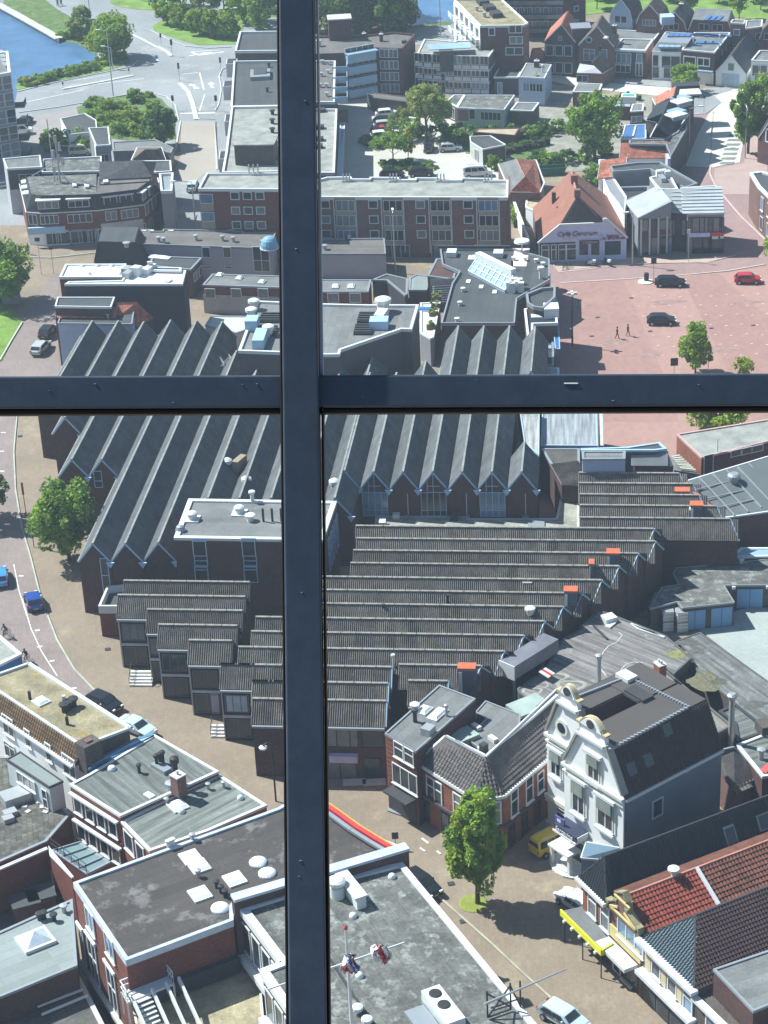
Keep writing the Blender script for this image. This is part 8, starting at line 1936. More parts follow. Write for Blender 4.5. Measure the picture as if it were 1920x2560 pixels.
def shrub(label,p,R,H,mats=(LF_M,LF_D),n=1500,leaf=.22,group=None,name='shrub'):
 c=G(p);r=empty(name,label,'shrub',c,group)
 m=MB();m.tube([c,c+Vector((0,0,H*.5))],[.1,.04],5);m.build('stem',BARK,r)
 crown('foliage',c+Vector((0,0,H*.48)),R,R,H*.55,n,leaf,mats,r,clumps=24)
def hedge(label,pts,H,W,mats=(LF_D,LF_M),dens=60,kind=None):
 P=[G(p)for p in pts];r=empty('hedge',label,'hedge',P[0])
 for a,b in zip(P[:-1],P[1:]):
  L=(b-a).length;n=max(1,int(L/(W*.9)))
  for k in range(n):
   q=a.lerp(b,(k+.5)/n);crown('foliage',q+Vector((0,0,H*.5)),W*.62,W*.62,H*.58,int(dens*W*H*1.2),.24,mats,r,clumps=12)
 m=MB()
 for a,b in zip(P[:-1],P[1:]):m.beam(a+Vector((0,0,H*.35)),b+Vector((0,0,H*.35)),W*.6,H*.6)
 m.build('shade_core',M('hedge_shade_wood',(.03,.035,.015)),r)  # solid core beam, the hedge's inner shade put into its dark colour
tree('slender street tree with fresh green leaves on the lower right pavement',L8(1108,640),11.0,2.5,(LF_G,LF_L,LF_G),13000,.23,.2,0,bot=.2,clumps=55)
p_=G(L8(1080,640));m=MB();m.lathe((p_.x,p_.y,.0),[(1.3,.03),(1.2,.07),(.02,.09)],14);m.build('tree_pit_grass',M('yellow_green_turf',(.22,.25,.05),.9,.2,1),label='small grassy patch at the foot of the slender street tree',cat='grass patch')
tree('round green tree on the curving pavement in front of the sawtooth gables',L1(400,925),10.2,3.4,(LF_G,LF_M),14000,.23,.22,0,bot=.14,clumps=80)
tree('big rounded tree on the lawn at the left edge',Z2(10,785),9.6,4.7,(LF_G,LF_M),13000,.26,.25,0,bot=.13,clumps=80)
tree('bushy tree cut off by the left edge beside the blue car lane',L1(-95,700),7,3.4,(LF_D,LF_M),4000,.26)
tree('tree top showing above the gravel roofed brick hall',(1790,1110),8.5,4.2,(LF_G,LF_L),8000,.24,bot=.2)
tree('young bright green tree on the red square',Z6(1172,1378),7.2,2.35,(LF_L,LF_G),7000,.2,.12,1,bot=.18,clumps=60)
tree('tiny bright sapling on the red square beside the young tree',Z6(1490,1420),3.4,1.3,(LF_L,),900,.18,.06)
tree('leafy tree trunk and crown at the right edge of the red square',Z6(1700,640),4.4,1.8,(LF_L,LF_G),1200,.2,.08)
tree('tall oval street tree beside the parking bays',Z4(1525,1028),12.8,2.9,(LF_G,LF_M),9000,.3,.22,0,bot=.22,clumps=60)
tree('broad green tree in the back gardens above the red roofs',Z4(500,1062),11.6,4.4,(LF_G,LF_M),11000,.3,.25,0,bot=.18,clumps=80)
tree('light green tree on the pavement in front of the cube house',Z4(1108,618),5.2,2.9,(LF_L,LF_G),3500,.28,.12,bot=.12)
tree('light green tree cut off by the right edge beside the white house',Z4(1668,690),5.6,3.0,(LF_L,LF_G),3500,.28,.12,bot=.12)
tree('large olive green willow beside the car park',Z3(835,1030),10.6,4.3,(LF_W,LF_W,LF_G),17000,.26,.3,2,bot=.12,clumps=80,droop=.12)
tree('small flat topped tree in front of the parked cars',Z3(590,1185),5.2,3.3,(LF_G,LF_M),3200,.28,.12,2,bot=.3)
tree('tall yellow leaved shrub between the small trees of the car park',Z3(700,1165),5.6,1.35,(LF_Y,LF_L),1500,.22,.08)
tree('dark spreading tree at the end of the crossing garden',Z1(945,850),7.4,3.3,(LF_D,LF_D,LF_M),5000,.32,.2,0,bot=.12)
tree('large broad tree on the canal corner of the crossing',Z1(650,335),9.8,4.6,(LF_G,LF_L),9000,.32,.25,0,bot=.1,clumps=70)
tree('greyish bushy tree on the canal bank',Z1(470,225),6.6,2.9,(LF_W,LF_M),3500,.3,.12,bot=.1)
tree('small conifer between the low annexes',Z4(118,690),5.2,1.5,(LF_D,LF_M),1300,.24,.08,1,bot=.1)
for k,(x,y)in enumerate(((965,140),(1055,165),(1150,198),(1240,215),(1310,222))):
 tree('%s rounded park tree of the five along the grass verge'%('leftmost','second','middle','fourth','rightmost')[k],Z1(x,y),6.0-(k==0)*.4,2.7,(LF_L,LF_G),3600,.3,.14,0,name='park_tree',group='rounded trees along the verge',bot=.12)
for k,(x,y,h,rr,w_)in enumerate(((935,70,8,3.2,0),(1040,40,8,3.4,1),(1180,90,7,3,2),(1290,60,10,3.8,0),(1420,130,10,3.8,1),(1500,170,9,3.4,1),(1560,60,10,4,0),(1400,10,9,3.5,2),(1520,-20,10,4,1),(830,-20,7,3,0))):
 tree(['dark green','fresh green','pale greyish'][w_]+' park tree left of the frame, '+('behind the leftmost round tree','at the top edge by the verge','between the round trees','behind the fourth round tree','beside the dark flats','nearest the flat roof corner','against the frame higher up','far back near the pond','at the very top by the frame','above the parked lane')[k],Z1(x,y),h,rr,((LF_D,LF_M),(LF_G,LF_M),(LF_W,LF_W))[w_],3000,.34,.16,0,name='park_tree',bot=.1)
for k,(x,y,h,rr)in enumerate(((30,240,12,4.6),(120,170,13,5),(230,250,12,4.8),(330,240,13,4.8),(430,215,12,4.6),(520,250,11,4.6),(610,235,11,4.6),(380,120,13,5),(560,130,12,5),(670,200,9,3.4),(180,80,12,5),(60,90,12,5))):
 tree('dark canal side tree '+('touching the frame','behind the lift tower','right of the lift tower','behind the grey lamp','centre of the dark clump','right of the clump centre','overhanging the lake road','in the back row at centre','in the back row at right','smallest, nearest the water','in the back row at left','farthest left of the back row')[k],Z3(x,y),h,rr,(LF_D,LF_M,LF_D),4200,.36,.22,0,name='canal_tree',group='dark trees between flats and canal',bot=.06)
for k,(x,y,h)in enumerate(((515,62,7),(1135,100,7),(1465,135,8),(1610,70,6),(1330,22,5),(560,8,4),(1000,10,4),(1560,20,4))):
 tree(('slim tree on the lawn left of the gambrel houses','dark conical tree behind the park houses','feathery tree in front of the wide gambrel roof','small tree on the lawn at the right edge','small lawn tree at the top edge','low park tree at the far left of the lawn','low park tree at the far middle of the lawn','low park tree at the far right of the lawn')[k],Z4(x,y),h,2.2,(LF_D,LF_M)if k in(1,5,6,7)else(LF_G,LF_M),1800,.3,.1,1 if k==1 else 0,name='park_tree')
for k,(x,y,R_,H_,mt)in enumerate(((1075,1055,3.3,4.4,0),(640,1010,3.0,4.2,1),(660,870,1.5,2.2,2),(940,1030,2.6,3.8,0),(780,1010,2.4,3.4,0),(700,1215,2.6,.9,0),(830,1215,2.0,.9,0),(460,1060,2.6,1.4,0),(1330,1230,1.4,2.4,1),(635,812,1.2,1.6,1),(560,1205,1.8,.8,0),(450,1035,2.2,1.4,0))):
 shrub(('dark shrub right of the willow','green shrub left of the willow','copper red shrub beside the parked cars','dark shrub under the willow at right','dark shrub under the willow at left','low bed of planting at the middle island','low bed of planting right on the island','clipped hedge mass by the bays','pale shrub beside the white van','small bush above the white car','low bed of planting left on the island','clipped hedge mass nearer the wing')[k],Z3(x,y),R_,H_,((LF_D,LF_M),(LF_G,LF_M),(LF_R,LF_M))[mt],2000)
GLW=('near its upper left corner','left of the middle','tall one above the narrow house','in its very middle','by the path at the top','above the dark spreading tree','behind the shed roof','against the narrow house wall','leftmost in the yard','biggest in the shed yard','between the yard and narrow house','lowest at the yard corner','clipped ball at the right','lower middle by the annex','lower right by the annex','at the parking hedge','small one near the lamp foot','clipped one at the kerb, right','clipped one at the kerb, left')
gl=[(600,640,2.4,2.6,1),(650,700,2.8,2.4,1),(700,770,3,2.4,0),(760,700,2.6,2.6,2),(790,590,2.0,2.4,0),(840,700,2.6,2.0,1),(560,700,2.2,2.4,0),(520,760,2.2,2.6,0),(320,860,2.6,3.2,0),(420,850,3.0,3.6,0),(470,870,2.4,3.2,0),(290,830,1.8,2.4,0),(880,620,1.4,1.4,1),(740,760,2,1.8,2),(820,780,2.2,2.0,2),(540,610,1.8,1.6,0),(690,620,1.6,1.2,1),(860,560,1.2,1.0,0),(760,555,1.2,1.0,0)]
for k,(x,y,R_,H_,mt)in enumerate(gl):
 shrub('%s shrub in the crossing garden, %s'%(('dark','bright','yellowish')[mt],GLW[k]),Z1(x,y),R_,H_,((LF_M,LF_G),(LF_G,LF_L),(LF_L,LF_L))[mt],1400,.26,group='shrubs in the crossing garden',name='garden_shrub')
for k,(x,y)in enumerate(((160,490),(220,478),(290,455),(340,440),(400,430),(460,415),(520,400),(580,375),(640,360),(690,345),(380,225),(430,210),(520,250),(560,290),(580,200))):
 shrub('low bank shrub, '+('%s along the hedge from the office block'%ORD[k]if k<10 else '%s down the jetty side bank'%ORD[k-10]),Z1(x,y),1.9,1.7,(LF_M,LF_G)if k%3 else(LF_W,LF_M),900,.28,group='low shrubs along the canal bank',name='bank_shrub')
hedge('tall overgrown hedge behind the yard at the garden row',[Z3(1180,1000),Z3(1500,1010),Z3(1700,960)],2.2,2.6)
hedge('lower hedge in front of the taller garden hedge',[Z3(1330,1140),Z3(1500,1100),Z3(1720,1050)],1.6,2.0)
hedge('leafy strip between the alley wall and the cafe',[Z5(1370,400),Z5(1350,260)],2.0,1.6,(LF_G,LF_M))
for k,(x,y)in enumerate(((130,1090),(200,1100),(300,1090),(490,1180),(480,1230),(240,880),(180,900),(60,920),(560,1040),(430,1080))):
 shrub('garden shrub '+('left of the waste skip','behind the waste skip','right of the waste skip','under the broad green tree','beside the cafe roof at right','at the hedge end','left of the hedge end','far left by the shed','right of the broad green tree','at the broad tree foot, left')[k],Z4(x,y),1.9,2.2,(LF_G,LF_M)if k%2 else(LF_D,LF_M),900,.26,group='loose shrubs in the back gardens',name='garden_shrub')
hedge('clipped hedge around the teal garden shelter',[Z4(660,672),Z4(740,668),Z4(810,672)],1.4,1.2)
for k,(x,y)in enumerate(POTS):
 c=G(Z5(x,y),4.1);r=empty('potted_plant',('topmost','second','third','lowest')[k]+' potted plant along the pale roof terrace','plant',c,'potted plants on the pale terrace')
 m=MB();m.box(c,1.3,.7,.5);m.build('pot',BR_M,r);crown('foliage',c+Vector((0,0,.8)),.7,.5,.5,220,.16,(LF_M,LF_G),r,clumps=8)
for i,k in enumerate((-1,0,1)):pass
# ============================================================ STREET LAMPS AND SIGNS
def lamp(label,p,H,arm=(1.6,0),mat=STEEL,r0=.09,head=True):
 c=G(p);r=empty('street_lamp',label,'street lamp',c);m=MB();t_=c+Vector((0,0,H));e=t_+Vector((arm[0],arm[1],.25))
 m.tube([c,t_-Vector((0,0,.5)),t_,e],[r0*1.4,r0,r0*.8,r0*.6],7);m.build('pole',mat,r)
 m=MB();m.beam(e,e+Vector((arm[0],arm[1],0)).normalized()*.9,.35,.18);m.build('lamp_head',VENT,r)
lamp('tall lamp in front of the park trees beside the canal corner tree',Z1(653,555),13.0,(-1.2,0));lamp('white headed lamp beside the canal hedge',Z1(650,400),4.5,(-1.2,.4));lamp('lamp on the beige street below the crossing',Z1(1262,975),9.0,(-2.6,0))
lamp('lamp with curved arm behind the brick flats',Z2(1128,345),7.8,(-2.6,.0));lamp('lamp standing by the canal trees behind the lift tower',Z3(420,235),5.5,(-1.6,.6));lamp('slim lamp beside the lakeside road',Z3(937,275),9.0,(-1.5,.5))
lamp('tall lamp on the curving cream street',Z4(1130,980),6.8,(1.6,.3));lamp('lamp in the lane right of the grey walled building',Z5(558,700),9.5,(0,.6));lamp('lamp beside the park trees at the dark flats',Z1(1330,160),4,(.8,0));lamp('slim lamp at the top edge near the park road',Z1(523,130),5,(-.3,0))
lamp('lamp between the cafe and the modern shop',Z6(752,650),8.2,(-.6,0));lamp('thin lamp post beside the right edge gable house',Z4(1505,1060),9,(0,.4))
c=G(Z6(350,1190));r=empty('square_lamp','tall black lamp with cluster of white floodlights on the red square','street lamp',c);m=MB();m.tube([c,c+Vector((0,0,7.8))],[.14,.08],8);m.build('pole',DTRIM,r)
for k in range(4):m=MB();a=k*1.57;m.box(c+Vector((math.cos(a)*.45,math.sin(a)*.45,7.6)),.5,.3,.35,a);m.build('lamp_head',VENT,r)
m=MB();m.beam(c+Vector((-.6,0,7.6)),c+Vector((.6,0,7.6)),.08,.08);m.build('cross_arm',DTRIM,r)
c=G(L4(1590,1160));r=empty('globe_lamp','black street lamp with white globe beside the vertical frame','street lamp',c);m=MB();m.tube([c,c+Vector((0,0,6.4)),c+Vector((-.4,0,6.6)),c+Vector((-.8,0,6.3))],.09,8);m.build('pole',BLK,r);m=MB();m.lathe(c+Vector((-.8,0,5.8)),[(.08,0),(.35,.15),(.4,.35),(.15,.5)],12);m.build('globe',VENT,r)
def sign(label,p,H=2.2,w=.5,h=.7,mat=DTRIM,pm=STEEL):
 c=G(p);r=empty('signpost',label,'sign',c);m=MB();m.tube([c,c+Vector((0,0,H+h))],.05,6);m.build('post',pm,r);m=MB();m.box(c+Vector((0,-.06,H)),w,.08,h);m.build('sign_plate',mat,r)
sign('small dark sign beside the black estate car',Z6(893,765),3.0,.8,.9);sign('dark sign board at the lower edge of the square',Z6(1030,1395),1.6,1.0,1.1);sign('dark sign on the red road near the right edge',Z6(1640,440),3.2,.8,1.0);sign('tall thin post on the red square right of the young tree',Z6(1258,1364),2.6,.1,.3)
sign('dark meter box on the curving pavement at lower middle',L8(560,270),1.1,.6,.7);sign('rust red marker post upper one on the left pavement',L1(152,672),3.0,.25,1.6,M('rust_marker',(.3,.08,.06)),DTRIM);sign('rust red marker post lower one on the left pavement',L1(196,848),3.0,.25,1.6,M('rust_marker',(.3,.08,.06)),DTRIM)
sign('traffic signal on the crossing island',Z1(993,325),2.4,.5,1.2);sign('traffic signal at the left island tip',Z1(930,270),2.0,.4,.9);sign('traffic signal beside the turning lane arrows',Z1(1035,470),2.6,.4,1.2);sign('traffic signal at the right kerb of the crossing',Z1(1275,440),2.8,.4,1.1);sign('dark sign at the beige street entrance, left',Z1(1000,640),2.0,.5,1.1);sign('dark sign at the beige street entrance, right',Z1(1248,640),2.0,.5,1.1)
sign('sign post beside the two walkers at the corner shops',Z2(240,615),5.5,.8,.6);sign('sign post between the walkers and the corner shops',Z2(310,610),4,.6,.6);sign('white utility post by the street bend',Z4(1230,750),2.6,.5,.6);sign('dark bollard sign on the left traffic island',Z1(365,512),.9,.3,.5);sign('post at the end of the long traffic island',Z1(745,432),.9,.3,.5)
sign('post in front of the corner shop',Z6(1125,628),4.6,.5,.6,CONC)
c=G(Z2(68,775));r=empty('utility_cabinet','grey utility cabinet under the big rounded tree at the left edge','cabinet',c);m=MB();m.box(c,2.6,1.6,1.7);m.build('housing',GREYW,r);m=MB();m.box(c+Vector((0,0,1.7)),2.9,1.9,.15);m.build('lid',DARKW,r)
c=G(Z2(1545,352),9.5);r=empty('blue_dome','pale blue half dome standing on the grey building against the brick flats','dome',c-Vector((0,0,3)));m=MB();m.lathe(c-Vector((0,0,3)),[(1.35,0),(1.3,.7),(1.1,1.3),(.8,1.65),(.4,1.85),(.05,1.9)],16);m.build('dome_shell',M('dome_blue',(.20,.38,.55),.5,.05),r);m=MB();m.lathe(c-Vector((0,0,3)),[(1.45,0),(1.45,.15)],16);m.build('rim',WTRIM,r)
for k,(fr_0,pts)in enumerate(((L4,(620,285)),(L8,(1010,760)),(L8,(930,508)),(Z6,(520,1002)),(Z6,(480,1128)),(Z6,(400,888)),(Z6,(1280,1075)),(Z6,(1560,1055)),(Z6,(870,1095)),(Z6,(745,872)),(L1,(240,520)),(L1,(115,210)))):
 c=G(fr_0(*pts));m=MB();m.box((c.x,c.y,.058),.6,.5,.02,.2);m.build('drain_cover',DTRIM,kind='structure')
# ============================================================ CARS
def car(label,p,head,col,typ='hatch',L=4.2,W=1.75,z=.06,group=None,glass=None):
 """profile lofted body with separate glass, wheels and lamps; head = angle of travel"""
 H={'hatch':1.48,'sedan':1.42,'van':1.95}[typ]
 prof={'hatch':[(-.5,.35),(-.5,.78),(-.47,.9),(-.36,1.40),(-.28,1.47),(.08,1.48),(.14,1.42),(.27,.98),(.44,.82),(.5,.62),(.5,.35)],'sedan':[(-.5,.35),(-.5,.82),(-.46,.95),(-.34,.98),(-.22,1.36),(.02,1.42),(.09,1.36),(.24,.95),(.44,.8),(.5,.6),(.5,.35)],'van':[(-.5,.4),(-.5,1.0),(-.49,1.75),(-.45,1.92),(.12,1.95),(.2,1.88),(.34,1.15),(.47,1.0),(.5,.7),(.5,.4)]}[typ]
 c=G(p);c.z=z;r=empty('parked_car',label,'car',c,group)
 cp=math.cos(head);sp_=math.sin(head)
 def T(x,y,zz):return Vector((c.x+x*cp-y*sp_,c.y+x*sp_+y*cp,z+zz))
 V=[];k=len(prof)
 for y,ins in((-.5,.0),(-.5,1),(.5,1),(.5,0)):
  pass
 rows=[]
 for s,f in((-1,.94),(-1,1.0),(1,1.0),(1,.94)):
  row_=[]
  for x,h in prof:
   tap=1-max(0,(h-.95))*.32;nose=1-(abs(x)*2)**6*.14
   row_.append(T(x*L,s*W/2*tap*nose*(f if h>.5 else 1),h*1.0-(.03 if f<1 else 0)))
  rows.append(row_)
 lower=.30
 def strip(A,Bq):
  for i in range(k-1):b0=len(V);V.extend([A[i],A[i+1],Bq[i+1],Bq[i]]);F.append((b0,b0+1,b0+2,b0+3))
 F=[];strip(rows[1],rows[2])
 for R_,fl_ in((rows[1],1),(rows[2],0)):
  b0=len(V);V.extend(R_);F.append(tuple(range(b0,b0+k))if fl_ else tuple(reversed(range(b0,b0+k))))
 mk('body',V,F,col,r)
 GM=GL_D
 def quad(name,pts,m_=GM):mk(name,pts,[(0,1,2,3)],m_,r)
 pr=prof
 def seg(i,j,a,b_,nm):
  (x0,h0),(x1,h1)=pr[i],pr[j];o=.015;pts=[]
  for f,s in((a,-1),(a,1),(b_,1),(b_,-1)):
   x=x0+(x1-x0)*f;h=h0+(h1-h0)*f;pts.append(T(x*L+(o if x>0 else-o),s*W/2*.82*(1-max(0,h-.95)*.3),h+o))
  quad(nm,pts)
 if typ=='hatch':seg(6,7,.05,.9,'windscreen');seg(2,3,.15,.9,'rear_window')
 elif typ=='sedan':seg(6,7,.05,.92,'windscreen');seg(3,4,.1,.95,'rear_window')
 else:seg(5,6,.05,.9,'windscreen');seg(1,2,.3,.9,'rear_window')
 x0,x1,xt0,xt1={'hatch':(-.40,.21,-.31,.08),'sedan':(-.30,.18,-.20,.03),'van':(-.44,.27,-.42,.16)}[typ]
 hb_,ht_={'hatch':(.98,1.36),'sedan':(.98,1.31),'van':(1.15,1.75)}[typ]
 for s in(-1,1):
  for a,b_ in((0,.48),(.52,1))if typ!='van' else((0,.3),(.34,.64),(.68,1)):
   P_=[]
   for(xx0,xx1,h)in((x0,x1,hb_),(xt0,xt1,ht_)):
    for f in((a,b_)if h==hb_ else(b_,a)):
     x=xx0+(xx1-xx0)*f;P_.append(T(x*L,s*(W/2*(1-max(0,h-.95)*.32)*(1-(abs(x)*2)**6*.14)+.012),h))
   quad('side_window',P_)
 for sx in(-.32,.31):
  for s in(-1,1):
   m=MB();a=T(sx*L,s*(W/2-.2),.32);b_=T(sx*L,s*(W/2+.03),.32);m.tube([a,b_],.32,12);w_=m.build('wheel',BLK,r);m=MB();m.tube([b_-(b_-a)*.1,b_+(b_-a)*.08],.19,10);m.build('rim',STEEL,w_)
 for s in(-1,1):
  q=T(.485*L,s*W*.33,.68);m=MB();m.box(q-Vector((0,0,.07)),.16,.34,.14,head);m.build('headlight',VENT,r)
  q=T(-.495*L,s*W*.36,.82);m=MB();m.box(q-Vector((0,0,.09)),.08,.24,.2,head);m.build('tail_light',REDP,r)
  q=T(.14*L,s*(W/2+.08),.98);m=MB();m.box(q,.14,.16,.12,head);m.build('wing_mirror',col,r)
 for x_ in(-.502,.5):q=T(x_*L,0,.48);m=MB();m.box(q,.03,.5,.11,head);m.build('number_plate',M('plate_yellow',(.6,.45,.05),.6),r)
 if typ=='van' or 'roof bars' in label:
  for s in(-1,1):m=MB();m.beam(T(-.36*L,s*.55,H+.05),T(.08*L,s*.5,H+.05),.05,.06);m.build('roof_bar',STEEL,r)
 return r
def cpaint(n_,c):return M(n_,c,.25,.03,spec=.6)
KB=cpaint('black_car_paint',(.012,.013,.016));KS=cpaint('silver_car_paint',(.42,.44,.45));KW=cpaint('white_car_paint',(.75,.76,.76));KR=cpaint('red_car_paint',(.45,.02,.03));KBL=cpaint('blue_car_paint',(.015,.06,.28));KY=cpaint('yellow_car_paint',(.62,.42,.02));KI=cpaint('ice_blue_car_paint',(.48,.60,.68));KLB=cpaint('bright_blue_car_paint',(.05,.25,.65))
SQ='cars parked on the red square'
car('black estate car beside the white round island on the red square',Z6(1005,790),.0-.15,KB,'hatch',4.6,group=SQ);car('black hatchback standing alone in the middle of the red square',Z6(945,1045),-.12,KB,'hatch',4.1,group=SQ);car('bright red hatchback near the right edge of the red square',Z6(1522,770),-.12,KR,'hatch',3.9,group=SQ)
car('dark car parked nearer the corner on the curving left street',Z2(278,965),1.35,KB,'hatch',4.3,z=.08);car('silver estate car parked in front of the dark one on the left street',Z2(238,1058),1.3,KS,'hatch',4.5,z=.08)
car('dark blue car driving on the curving left street',L1(196,1185),1.85,KBL,'hatch',3.8,z=.08);car('bright blue car cut off by the left edge',L1(5,1045),1.75,KLB,'hatch',4.2,z=.08)
car('black hatchback parked beside the mossy roofed white house',L4(600,620),2.45+math.pi,KB,'hatch',4.3,z=.03);car('pale silver sedan half hidden behind the mossy roof corner',L4(785,760),2.45+math.pi,KI,'sedan',4.6,z=.03)
car('yellow van with roof bars in the shade of the white gabled house',L9(205,275),.62,KY,'van',4.0,z=.03);car('ice blue sedan at the bottom edge of the street',L9(290,1440),2.35+math.pi,KI,'hatch',4.5,z=.03);car('white car peeking out behind the yellow awning',L9(372,668),2.2,KW,'hatch',4.2,z=.03)
LG='cars in the walled car park'
car('white hatchback topmost in the left bays of the car park',Z3(548,850),.12,KW,'hatch',4.4,group=LG);car('dark hatchback second in the left bays of the car park',Z3(530,905),.1,KB,'hatch',4.4,group=LG);car('silver hatchback third in the left bays of the car park',Z3(530,935),.1,KS,'hatch',4.2,group=LG);car('red hatchback fourth in the left bays of the car park',Z3(505,975),.1,KR,'hatch',4.1,group=LG);car('white car lowest in the left bays of the car park',Z3(505,1010),.1,KW,'hatch',4.1,group=LG)
car('dark car half hidden behind the apartment roof, left of two',Z3(585,1295),-.1,KB,'hatch',4.4,group=LG);car('dark car half hidden behind the apartment roof, right of two',Z3(795,1280),-.05,KB,'hatch',4.4,group=LG);car('white van parked behind the apartment roof beside the hipped house',Z3(1205,1285),.05,KW,'van',5.0,1.9,group=LG)
car('silver car in the shade under the car park trees',Z3(1005,1100),.0,KS,'hatch',4.2,group=LG);car('dark car in the shade left of the silver one',Z3(850,1095),1.5,KB,'hatch',4.2,group=LG)
car('dark car cut by the office block balconies at far left',Z1(150,715),1.3,KB,'hatch',4.2,z=.08);car('white car below the office block balconies at far left',Z1(118,775),.1,KW,'van',4.8,z=.08);car('pale car parked behind the corner block end annex',Z2(1112,125),1.5,KI,'hatch',4.2,z=.08);car('yellow topped van behind the rooftop antennas',Z1(465,895),.1,cpaint('cream_car_paint',(.62,.60,.38)),'van',4.2,z=.08)
car('black car hugging the concrete roof edge on the street below',L8(728,545),-.9,KB,'hatch',4.3,z=.03)
# ============================================================ PEOPLE AND BICYCLES
def skinned(name,verts,edges,radii,sub=1):
 me=bpy.data.meshes.new(name);me.from_pydata(verts,edges,[]);o=bpy.data.objects.new(name,me);COL.objects.link(o)
 mo=o.modifiers.new('skin','SKIN');mo.use_smooth_shade=True
 for v,r_ in zip(me.skin_vertices[0].data,radii):v.radius=(r_,r_)
 me.skin_vertices[0].data[0].use_root=True
 sb_=o.modifiers.new('sub','SUBSURF');sb_.levels=sub;sb_.render_levels=sub
 dg=bpy.context.evaluated_depsgraph_get();dg.update();m2=bpy.data.meshes.new_from_object(o.evaluated_get(dg));bpy.data.objects.remove(o);return m2
SKIN=M('skin',(.45,.28,.2),.6,.03);HAIR=M('dark_hair',(.03,.02,.015),.8)
def person(label,p,head,top,legs,pose='walk',z=.06):
 if pose=='walk':v=[(0,0,.95),(0,0,1.2),(0,0,1.42),(0,.0,1.52),(0,.02,1.64),(0,.02,1.74),(.11,0,.9),(.13,.12,.5),(.13,.22,.08),(.13,.34,.04),(-.11,0,.9),(-.13,-.04,.5),(-.13,-.26,.1),(-.13,-.16,.04),(.2,0,1.4),(.27,-.1,1.13),(.28,.04,.9),(-.2,0,1.4),(-.27,.1,1.13),(-.28,.26,.95)]
 else:v=[(0,-.12,.98),(0,.0,1.2),(0,.14,1.4),(0,.18,1.5),(0,.22,1.6),(0,.22,1.7),(.11,-.1,.93),(.12,.3,.8),(.12,.25,.36),(.12,.38,.3),(-.11,-.1,.93),(-.12,.28,.98),(-.12,.2,.55),(-.12,.33,.5),(.2,.13,1.38),(.26,.3,1.18),(.24,.52,1.08),(-.2,.13,1.38),(-.26,.3,1.18),(-.24,.52,1.08)]
 e=[(0,1),(1,2),(2,3),(3,4),(4,5),(0,6),(6,7),(7,8),(8,9),(0,10),(10,11),(11,12),(12,13),(2,14),(14,15),(15,16),(2,17),(17,18),(18,19)]
 R_=[.15,.14,.16,.06,.1,.09,.1,.07,.05,.04,.1,.07,.05,.04,.07,.05,.035,.07,.05,.035]
 c=G(p);c.z=z;r=empty('person',label,'person',c);me=skinned('body',v,e,R_)
 for m_ in(SKIN,top,legs,BLK):me.materials.append(m_)
 for pl in me.polygons:
  q=sum((me.vertices[i].co for i in pl.vertices),Vector())/len(pl.vertices)
  pl.material_index=0 if q.z>v[3][2]+.0 else(3 if q.z<(.12 if pose=='walk' else .34)else(0 if(abs(q.x)>.22 and q.z<1.12)else(1 if q.z>v[0][2]-.02 else 2)))
 def put(nm,me_,loc=(0,0,0)):
  o=bpy.data.objects.new(nm,me_);COL.objects.link(o);o.parent=r;o.location=Vector(loc);return o
 put('body',me);m=MB();h=v[5];m.lathe((h[0],h[1]-.02,h[2]-.1),[(.11,0),(.115,.08),(.09,.17),(.03,.2)],10)
 hm_=bpy.data.meshes.new('hair');hm_.from_pydata([tuple(q)for q in m.V],[],m.F);hm_.materials.append(HAIR);put('hair',hm_)
 r.rotation_euler=(0,0,head);return r
def bike(label,p,head,col=BLK,z=.06,moto=False,cat='bicycle'):
 c=G(p);c.z=z;r=empty('motorcycle' if moto else 'bicycle',label,cat,c);rw=.33
 def ad(nm,m,mat_):
  me=bpy.data.meshes.new(nm);me.from_pydata([tuple(q)for q in m.V],[],m.F);me.materials.append(mat_);o=bpy.data.objects.new(nm,me);COL.objects.link(o);o.parent=r
 for y in(-.55,.55):
  m=MB();pts=[Vector((0,y+rw*math.cos(t),rw+rw*math.sin(t)))for t in[2*math.pi*j/14 for j in range(15)]];m.tube(pts,.06 if moto else .025,5,cap=False)
  for j in range(0,14,2):m.beam(Vector((0,y,rw)),pts[j],.012,.012)
  ad('wheel',m,BLK)
 m=MB()
 for a,b_ in(((0,-.55,.33),(0,-.1,.3)),((0,-.1,.3),(0,-.22,.85)),((0,-.2,.75),(0,.38,.8)),((0,-.1,.3),(0,.4,.75)),((0,.55,.33),(0,.36,1.0)),((0,-.55,.33),(0,-.2,.75)),((-.28,.3,1.02),(.28,.3,1.02))):m.tube([a,b_],.05 if moto else .025,5)
 ad('frame',m,col);m=MB();m.box((0,-.24,.86),.2,.32,.07);ad('saddle',m,BLK)
 if moto:m=MB();m.box((0,.1,.5),.36,.6,.38);ad('tank',m,col);m=MB();m.box((0,-.5,.7),.4,.5,.35);ad('luggage_box',m,VENT);m=MB();m.box((0,.45,.95),.35,.08,.35);ad('windscreen',m,GL_B)
 r.rotation_euler=(0,0,head)
NV=M('navy_cloth',(.02,.025,.05),.8);GY=M('grey_cloth',(.12,.12,.13),.8);JN=M('jeans_cloth',(.05,.08,.14),.8);WH=M('white_cloth',(.6,.6,.58),.8)
person('walker in dark clothes on the red square, the left of two',Z6(650,1145),-1.4,NV,NV);person('walker in dark jacket and grey trousers on the red square, the right of two',Z6(722,1128),-1.2,NV,GY)
person('walker in black on the corner by the shops, the left of two',Z2(118,512),-.3,NV,GY);person('walker in a dark coat on the corner by the shops, the right of two',Z2(165,498),.2,GY,NV)
